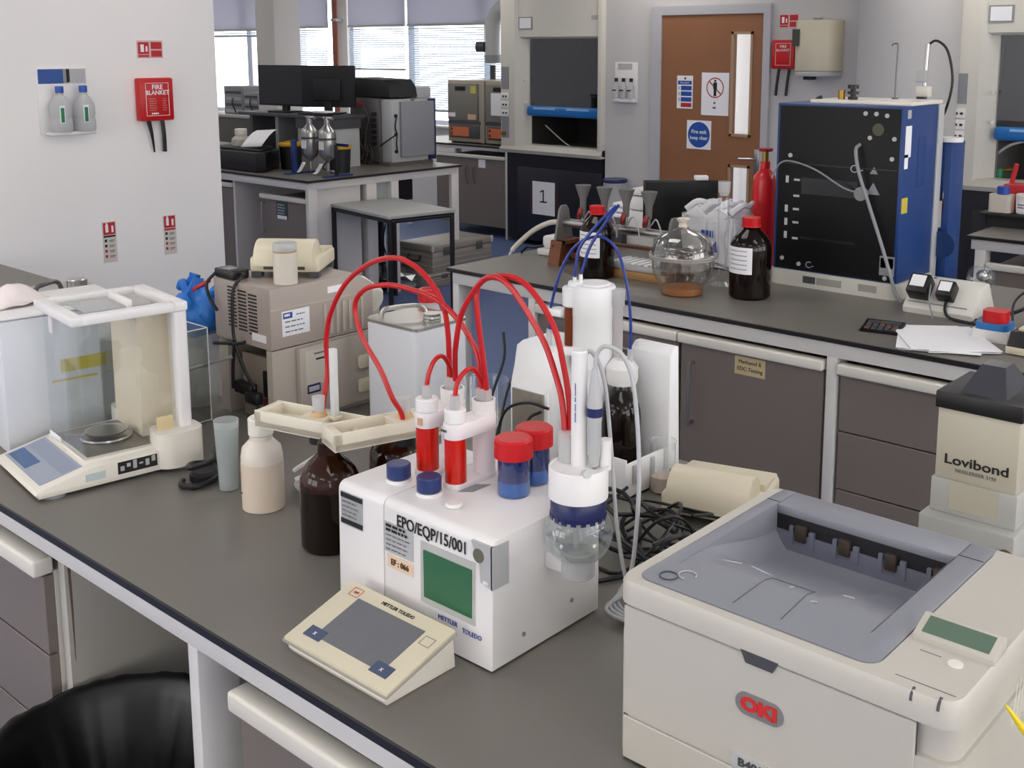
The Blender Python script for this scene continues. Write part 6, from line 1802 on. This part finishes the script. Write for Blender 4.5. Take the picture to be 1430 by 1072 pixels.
# ================================================================== right end of the far bench
t = thing('socket_block', 'white sloping socket block with two black adapters on far bench', 'socket block', (-1.37, 3.72, .9))
B().prism([(3.585, .9), (3.583, .918), (3.66, 1.0), (3.68, 1.005), (3.73, 1.005), (3.80, .9)], 'x', -1.515, -1.275, .008).obj('block_body', mat('block_white', '#d6d4cc', .4, var=.03), t)
sn = Vector((0, -.0822, .0762)).normalized()
su = Vector((0, .0762, .0822)).normalized()
plate(Vector((-1.40, 3.600, .9365)) + sn * .0005, X, su, .2, .004, .001).obj('slot', m_grey, t)
B().cyl(-1.45, 3.70, 1.005, 1.008, .005).obj('screw', m_dkmetal, t)
for k, (x, s) in enumerate(((-1.465, 1.1), (-1.375, .9))):
    mmx = Matrix((Vector(X), su, sn)).transposed().to_4x4()
    mmx.translation = Vector((x, 3.628, .966))
    a = thing('power_adapter', ['larger black adapter plugged high in the white socket block', 'smaller black adapter plugged low in the white socket block'][k], 'adapter', (x, 3.628, .966))
    B().box(-.032 * s, .032 * s, -.03 * s, .038 * s, .0, .05 * s, .006).xf(mmx).obj('adapter_body', m_black, a)
    B().box(-.024 * s, .02 * s, -.01 * s, .03 * s, .05 * s, .0505 * s + .0005).xf(mmx).obj('rating_label', m_paper, a)
    if k:
        B().tube([(-1.372, 3.605, .955), (-1.365, 3.58, .925), (-1.34, 3.56, .908), (-1.28, 3.55, .905), (-1.2, 3.55, .905)], .005, 8).obj('lead', m_cable, a)
    else:
        B().tube([(-1.43, 3.61, 1.0), (-1.42, 3.58, .95), (-1.40, 3.56, .91), (-1.38, 3.52, .905)], .003, 8).obj('lead', m_grey, a)
t = thing('glass_lens', 'round chrome-rimmed glass dome behind the white socket block', 'lamp head', (-1.40, 4.0, .9))
B().sph(-1.42, 4.05, .955, .05, 1, 28).obj('glass_dome', m_glass, t)
B().sph(-1.415, 4.05, .965, .022).obj('chrome_core', m_metal, t)
B().cyl(-1.42, 4.05, .9, .915, .04).obj('foot', m_metal, t)
t = thing('calculator', 'black calculator lying on the far bench beside papers', 'calculator', (-1.45, 3.29, .9), rz=math.radians(12))
B().prism([(-.045, 0), (-.048, .008), (.0, .012), (.05, .022), (.052, .016), (.045, 0)], 'x', -.062, .062, .004).obj('case', m_black, t, local=True)
B().box(-.05, .05, .022, .042, .0165, .021).obj('display', mat('calc_lcd', '#4a4b45', .25), t, local=True)
for i in range(5):
    for j in range(4):
        B().box(-.05 + .0205 * i, -.035 + .0205 * i, -.036 + .0135 * j, -.027 + .0135 * j, .009 + .0012 * j, .0135 + .0018 * j, .001).obj('key', m_dgrey if (i + j) % 5 else mat('key_rust', '#7b4a3a', .5), t, local=True)
t = thing('paper_stack', 'untidy pile of white papers by the edge of the far bench', 'papers', (-1.27, 3.24, .9))
rb = random.Random(4)
for k in range(7):
    a = math.radians(rb.uniform(18, 40))
    mm2 = Matrix.Translation((-1.255 + rb.uniform(-.03, .03), 3.285 + rb.uniform(-.02, .02), .9008 + .0016 * k)) @ Matrix.Rotation(a, 4, 'Z')
    B().box(-.105, .105, -.148, .148, 0, .0012).xf(mm2).obj('sheet', m_paper, t)
t = thing('indicator_tub', 'white tub with blue band and red lid on the far bench', 'tub', (-1.12, 3.40, .9))
B().vbox(-1.20, -1.09, 3.37, 3.46, .9, .935, .006).obj('tub_body', m_white, t)
B().vbox(-1.195, -1.095, 3.372, 3.458, .9355, .956, .02).obj('blue_band', mat('band_blue', '#2471b3', .4, var=.03), t)
B().vbox(-1.178, -1.108, 3.38, 3.45, .9565, .992, .02).obj('red_lid', m_red, t)
t = thing('indicator_tub', 'white tub with flat red lid at the right picture edge', 'tub', (-1.05, 3.47, .9))
B().cyl(-1.035, 3.50, .9, .94, .04).obj('tub_body', m_white, t)
B().cyl(-1.035, 3.50, .94, .958, .043, bev=.003).obj('red_lid', mat('lid_coral', '#d8402f', .4), t)
t = thing('black_instrument_box', 'cream box with black sloped top at the right picture edge', 'instrument', (-1.0, 3.32, .9))
B().box(-1.06, -.9, 3.26, 3.40, .903, .925, .003).obj('cream_base', m_ivory, t)
B().prism([(3.262, .925), (3.29, .965), (3.40, .965), (3.40, .925)], 'x', -1.058, -.9, .003).obj('black_top', m_black, t)
B().box(-1.04, -.9, 3.30, 3.40, .965, .975, .003).obj('cream_lid', m_ivory, t)
o = B()
o.tube([(-1.25, 3.70, .908), (-1.18, 3.66, .93), (-1.10, 3.70, .965), (-1.0, 3.75, .95), (-.9, 3.75, .91)], .006, 8)
o.tube([(-1.27, 3.60, .906), (-1.2, 3.57, .907), (-1.1, 3.55, .906), (-1.0, 3.52, .906)], .005, 8)
o.tube([(-1.16, 3.62, .91), (-1.17, 3.66, .97), (-1.13, 3.70, 1.01), (-1.05, 3.73, 1.0), (-.95, 3.75, .95)], .004, 8)
tag(o.obj('black_leads', m_cable), 'tangled black leads behind the red and blue tub', 'cables', kind='stuff')
t = thing('power_adapter', 'black adapter at the right edge behind the red lids', 'adapter', (-1.0, 3.66, .9))
B().box(-1.05, -.97, 3.62, 3.70, .903, .96, .008).obj('adapter_body', m_black, t)
B().box(-1.04, -.98, 3.618, 3.62, .92, .945).obj('rating_label', m_dgrey, t)
# ================================================================== tubs on the right bench shelf
t = thing('sample_tub', 'white plastic bottle with blue cap on the black shelf', 'bottle', (-1.93, 5.70, .97))
B().vbox(-1.975, -1.865, 5.66, 5.74, .971, 1.06, .02).obj('bottle_body', m_hdpe, t)
B().cyl(-1.915, 5.70, 1.06, 1.10, .03, bev=.004).obj('blue_cap', mat('cap_blue2', '#2846a4', .4), t)
for k, x in enumerate((-1.80, -1.69)):
    t = thing('sample_tub', ['white labelled tub next to the blue-capped bottle', 'white labelled tub at the right picture edge'][k], 'tub', (x, 5.70, .97))
    B().cyl(x, 5.70, .971, 1.07, .045, .05, bev=.004).obj('tub_body', m_white, t)
    curved_label(t, x, 5.70, .049, -2.4, -.9, .985, 1.04, m_paper)
    bars(t, (x, 5.649, 1.02), X, Z, .05, 2, .014, m_ink, .005)
t = thing('red_rack', 'red plastic rack with upright handle behind the white tubs', 'rack', (-1.75, 5.86, .97))
B().box(-1.95, -1.55, 5.80, 5.92, .971, 1.10, .004).obj('rack_tray', m_sign_red, t)
for x in (-1.93, -1.75, -1.58):
    B().rod((x, 5.86, 1.10), (x + .02, 5.86, 1.20), .012).obj('handle', m_sign_red, t)

# ================================================================== window bench
def monitor(label, x, y, z, rz, w_, h_, front=True):
    r = thing('monitor', label, 'monitor', (x, y, z), rz=rz, group='computer monitors')
    def LL(bb, nm, mm, par=None):
        return bb.obj(nm, mm, par or r, local=True)
    b0 = .05
    LL(B().box(-w_ / 2, w_ / 2, -.018, .018, b0, b0 + h_, .006), 'casing', m_blackm)
    LL(B().box(-w_ / 2 + .012, w_ / 2 - .012, -.0195, -.018, b0 + .016, b0 + h_ - .012), 'screen', mat('screen_dark', '#26252b', .3, var=.04))
    LL(B().box(-.11, .11, .018, .05, b0 + .05, b0 + h_ - .1, .012), 'back_bulge', m_blackm)
    LL(B().box(-.03, .03, .0, .03, .0, b0 + .1), 'neck', m_black)
    LL(B().box(-.11, .11, -.08, .09, 0, .012, .004), 'foot', m_black)
    return r
SZ = 1.29
t = thing('monitor_shelf', 'grey raised shelf carrying the two monitors', 'shelf', (-7.05, 5.35, .9))
B().box(-7.72, -6.60, 5.12, 5.50, SZ - .025, SZ, .003).obj('shelf_board', m_dgrey, t)
B().box(-7.62, -7.58, 5.16, 5.6, .9, SZ - .025).obj('upright', m_dgrey, t)
B().box(-7.28, -7.24, 5.16, 5.6, .9, SZ - .025).obj('upright', m_grey, t)
B().box(-6.98, -6.62, 5.15, 5.45, .9, SZ - .10).obj('pedestal', m_lgrey, t)
B().box(-6.98, -6.61, 5.13, 5.46, SZ - .10, SZ - .026).obj('drawer', m_dgrey, t)
monitor('large black monitor facing the room on the window bench', -7.30, 5.27, SZ, math.radians(6), .56, .315)
monitor('second black monitor seen from behind next to the first', -6.86, 5.36, SZ, math.radians(212), .42, .315)
t = thing('keyboard', 'black keyboard with papers on the monitor shelf', 'keyboard', (-6.65, 5.25, SZ))
B().box(-6.95, -6.64, 5.13, 5.22, SZ, SZ + .02, .004).obj('keyboard_body', m_black, t)
B().box(-6.78, -6.63, 5.14, 5.22, SZ + .021, SZ + .035, .003).obj('papers', m_paper, t)
t = thing('black_case', 'low black equipment case at the left end of the window bench', 'case', (-7.05, 4.78, .9))
B().prism([(-7.45, 4.64), (-6.80, 4.64), (-6.75, 4.69), (-6.99, 4.98), (-7.45, 4.98)], 'z', .9, 1.045, .012).obj('case_body', m_black, t)
B().prism([(-7.43, 4.67), (-6.84, 4.67), (-6.82, 4.70), (-7.02, 4.95), (-7.43, 4.95)], 'z', 1.045, 1.06, .006).obj('case_lid', m_blackm, t)
o = thing('paper_sheet', 'white curled sheet of paper leaning over the black case', 'paper', (-6.93, 4.82, 1.06))
B().grid(lambda u, v: (-7.10 + .26 * u - .08 * v, 4.72 + .20 * v, 1.064 + .02 * u + .11 * math.sin(v * 1.4)), 10, 4).obj('sheet', m_paper, o, solid=.0015)
t = thing('squat_bottle', 'squat white plastic bottle on the black equipment case', 'bottle', (-7.28, 4.85, 1.06))
B().lathe([(0, 0), (.07, 0), (.075, .01), (.07, .05), (.042, .075), (.04, .08), (0, .08)], -7.27, 4.84, 1.06, 24).obj('bottle_body', m_hdpe, t)
B().cyl(-7.27, 4.84, 1.14, 1.185, .046, bev=.004).obj('screw_cap', m_whiteb, t)
def sharps(label, x, y):
    t = thing('sharps_bin', label, 'sharps bin', (x, y, .9), group='yellow-lidded sharps bins')
    B().lathe([(0, 0), (.075, 0), (.085, .17), (0, .17)], x, y, .9, 20).obj('bin_body', mat('bin_black_blue', '#15161c', .4), t)
    B().cyl(x, y, 1.07, 1.095, .092, bev=.005).obj('lid', m_yellow, t)
    B().cyl(x, y, 1.095, 1.105, .04).obj('flap', m_yellow, t)
sharps('sharps bin with yellow lid between black case and blue stand', -6.845, 4.98)
sharps('sharps bin with yellow lid behind the steel sample cylinders', -6.38, 5.06)
# blue stand with two steel sample cylinders
t = thing('cylinder_stand', 'blue steel frame holding two sample cylinders', 'stand', (-6.45, 4.86, .9))
m_stand = mat('stand_blue', '#1b3272', .4, var=.05)
B().box(-6.575, -6.535, 4.78, 4.81, .9, 1.14, .003).obj('upright', m_stand, t)
B().box(-6.185, -6.165, 4.86, 4.88, .9, 1.12, .003).obj('upright', m_blackm, t)
B().box(-6.58, -6.53, 4.72, 5.0, .9, .91, .003).obj('foot', m_stand, t)
B().box(-6.20, -6.15, 4.76, 5.0, .9, .91, .003).obj('foot', m_stand, t)
B().box(-6.56, -6.17, 4.965, 4.98, 1.10, 1.12).obj('crossbar', m_stand, t)
for k, (x, y) in enumerate(((-6.47, 4.875), (-6.285, 4.885))):
    c = thing('sample_cylinder', ['steel sample cylinder nearest the blue upright', 'steel sample cylinder nearest the gas chromatograph'][k], 'sample cylinder', (x, y, .97))
    B().lathe([(.012, 0), (.02, .01), (.055, .045), (.06, .07), (.06, .20), (.055, .225), (.022, .262), (.016, .275), (0, .275)], x, y, .99, 24).obj('cylinder_body', m_metal, c)
    B().cyl(x, y, 1.26, 1.31, .02).obj('valve', m_metal, c)
    B().rod((x - .03, y, 1.30), (x + .06, y, 1.30), .012).obj('valve_arm', m_metal, c)
    B().cyl(x, y, 1.15, 1.165, .062).obj('strap', m_dgrey, c)
    B().box(x - .015, x + .035, y - .066, y - .060, 1.085, 1.14).obj('label', m_paper, c)
    B().rod((x, y, .92), (x, y, .99), .012).obj('lower_valve', m_metal, c)
    B().grid(lambda u, v: (x - .03 - .05 * u + .04 * v, y - .05 - .03 * u, .985 - .075 * math.sin(u * 1.4)), 8, 2).obj('hanging_tag', m_paper, c, solid=.001)
    B().rod((x, y, .93), (x + .07, y - .01, .935), .008).obj('outlet', m_metal, c)
# gas chromatograph with grey door
t = thing('gas_chromatograph', 'grey gas chromatograph with dark wiring side on the window bench', 'instrument', (-6.6, 5.9, .9))
B().box(-6.86, -6.52, 5.56, 6.0, .91, 1.41, .004).obj('rear_chassis', m_dkmetal, t)
B().box(-6.52, -6.40, 5.58, 6.0, .925, 1.405, .01).obj('front_case', m_lgrey, t)
B().box(-6.402, -6.375, 5.66, 6.0, .965, 1.385, .006).obj('oven_door', mat('door_bluegrey', '#8f9096', .4, var=.03), t)
B().box(-6.86, -6.40, 5.56, 6.0, .9, .925).obj('base', mat('gc_base', '#5b5651', .5), t)
B().prism([(-6.86, 1.41), (-6.86, 1.56), (-6.47, 1.55), (-6.42, 1.50), (-6.40, 1.42)], 'y', 5.57, 5.85, .006).obj('black_hood', m_blackm, t)
B().box(-6.56, -6.41, 5.85, 6.0, 1.405, 1.49, .01).obj('injector_cover', m_lgrey, t)
B().box(-6.40, -6.38, 5.95, 6.02, .93, 1.40, .004).obj('side_strip', m_navy, t)
wr = B()
rb = random.Random(8)
for k in range(16):
    x0 = -6.83 + rb.uniform(0, .2)
    z0 = rb.uniform(.98, 1.36)
    wr.tube([(x0, 5.555, z0), (x0 + rb.uniform(-.05, .1), 5.535, z0 - .08), (x0 + rb.uniform(-.05, .15), 5.53, z0 - .18), (x0 + rb.uniform(0, .1), 5.55, max(.92, z0 - .3))], .004, 6)
wr.obj('wiring', mat('wiring_brown', '#4b443f', .5, var=.4, scale=40), t)
for k in range(6):
    B().box(-6.60, -6.55, 5.553, 5.56, 1.05 + .045 * k, 1.08 + .045 * k).obj('cooling_slot', m_dark, t)
B().box(-6.78, -6.70, 5.553, 5.56, 1.35, 1.385).obj('red_label', mat('label_red_dull', '#93323a', .5), t)
for z in (1.01, 1.14, 1.28):
    B().tube([(-6.40, 5.62, z), (-6.39, 5.62, z)], .014, 12, 1).obj('grommet', m_black, t)
B().tube([(-6.385, 5.62, 1.28), (-6.37, 5.59, 1.2), (-6.385, 5.62, 1.14), (-6.37, 5.60, 1.07), (-6.385, 5.62, 1.01)], .006, 8).obj('probe_lead', m_cable, t)
B().tube([(-6.39, 5.62, 1.14), (-6.42, 5.56, 1.10), (-6.50, 5.55, 1.05)], .006, 8).obj('probe_lead', m_cable, t)
bars(t, (-6.398, 5.80, 1.395), Y, Z, .05, 1, .02, m_ink, .01)
t = thing('bench_printer', 'grey box printer behind the monitor shelf', 'printer', (-7.3, 5.8, .9))
B().box(-7.5, -7.0, 5.66, 5.98, .9, 1.12, .01).obj('printer_body', m_grey, t)
B().box(-7.45, -7.05, 5.70, 5.95, 1.12, 1.14, .005).obj('printer_lid', m_lgrey, t)
o = B().tube([(-6.55, 5.1, 1.15), (-6.52, 5.1, 1.05), (-6.58, 5.12, .98), (-6.62, 5.1, .905), (-6.5, 5.2, .905)], .005, 6).obj('bench_cable', m_cable)
tag(o, 'thin cable hanging before the white pedestal of monitor shelf', 'cable')
o = B().box(-6.56, -6.50, 5.075, 5.08, 1.12, 1.16).obj('cable_tag', mat('tag_brown', '#9a7a45', .6))
tag(o, 'small brown tag on the cable by the monitor shelf', 'tag')
# old equipment in the far corner
t = thing('dark_cabinet', 'dark grey cabinet in the far corner by the window', 'cabinet', (-10.4, 7.2, 0))
B().box(-11.2, -9.95, 6.85, 7.5, 0, 1.05, .004).obj('cabinet_body', mat('cabinet_dark', '#57534f', .5, var=.05), t)
B().box(-11.22, -9.93, 6.83, 7.52, 1.05, 1.08, .003).obj('cabinet_top', m_lgrey, t)
for k, (x, w_, h_) in enumerate(((-10.55, .36, .30), (-10.22, .28, .24), (-9.98, .2, .26))):
    r = thing('bench_meter', ['tall grey rack unit on the dark corner cabinet', 'square grey meter on the dark corner cabinet', 'grey meter against the white pillar'][k], 'meter', (x, 7.1, 1.08))
    B().box(x - w_ / 2, x + w_ / 2, 6.95, 7.3, 1.08, 1.08 + h_, .006).obj('case', m_grey, r)
    for j in range(4):
        B().box(x - w_ * .4, x + w_ * .4, 6.945, 6.951, 1.1 + h_ * .22 * j, 1.1 + h_ * .22 * j + .03).obj('module', m_dgrey if j % 2 else m_lgrey, r)
    B().tube([(x, 6.94, 1.25), (x + .05, 6.90, 1.2), (x + .08, 6.92, 1.1)], .008, 6).obj('cable', m_cable, r)
t = thing('angle_lamp', 'thin arched lamp rod above the far corner cabinet', 'lamp', (-10.2, 7.2, 1.32))
B().tube([(-10.3, 7.2, 1.32), (-10.3, 7.2, 1.45), (-10.25, 7.2, 1.62), (-10.12, 7.2, 1.72)], .01, 8).obj('rod', m_dgrey, t)
B().cyl(-10.3, 7.2, 1.318, 1.335, .05).obj('foot', m_dgrey, t)
# ================================================================== furnaces
def furnace(label, x0, x1, notes):
    r = thing('muffle_furnace', label, 'furnace', ((x0 + x1) / 2, 7.9, .875), group='muffle furnaces')
    yf = 7.62
    B().box(x0, x1, yf + .02, 8.15, .89, 1.48, .004).obj('case', mat('furnace_beige', '#a39b8d', .5, var=.04), r)
    for x in (x0 + .04, x1 - .04):
        B().box(x - .02, x + .02, yf + .04, 8.1, .875, .891).obj('foot', m_dgrey, r)
    d = B().box(x0 + .015, x1 - .07, yf, yf + .022, 1.10, 1.45, .005).obj('door', mat('furnace_door', '#7d7a74', .45, var=.04), r)
    B().box(x0 + .12, x0 + .26, yf - .006, yf, 1.385, 1.425, .004).obj('handle', m_black, d)
    p = B().box(x0 + .03, x1 - .06, yf + .005, yf + .02, .93, 1.05, .003).obj('control_panel', m_dgrey, r)
    B().box(x0 + .05, x0 + .30, yf + .002, yf + .006, .945, 1.035).obj('orange_display', mat('orange_panel', '#cf6f45', .4, var=.05), p)
    for z in (.965, 1.01):
        B().box(x0 + .06, x0 + .08, yf, yf + .003, z - .01, z + .012).obj('key', m_ink, p)
    B().box(x0 + .01, x1 - .05, yf + .012, yf + .02, 1.06, 1.09).obj('vent_strip', m_dgrey, r)
    if notes:
        B().box(x0 + .09, x1 - .09, yf - .002, yf, 1.16, 1.37).obj('note_sheet', m_paper, d)
    else:
        B().box(x1 - .16, x1 - .09, yf - .002, yf, 1.36, 1.43).obj('yellow_label', mat('hazard_yellow', '#c9c04c', .5), d)
        B().box(x1 - .20, x1 - .09, yf - .002, yf, 1.11, 1.16).obj('peach_label', mat('label_peach2', '#d0ac8c', .5), d)
        B().box(x0 + .03, x0 + .12, yf - .002, yf, 1.13, 1.17).obj('white_label', m_paper, d)
    return r
furnace('grey muffle furnace with yellow sticker beside the window', -7.92, -7.43, False)
furnace('grey muffle furnace with white note next to the fume cupboard', -7.41, -7.04, True)
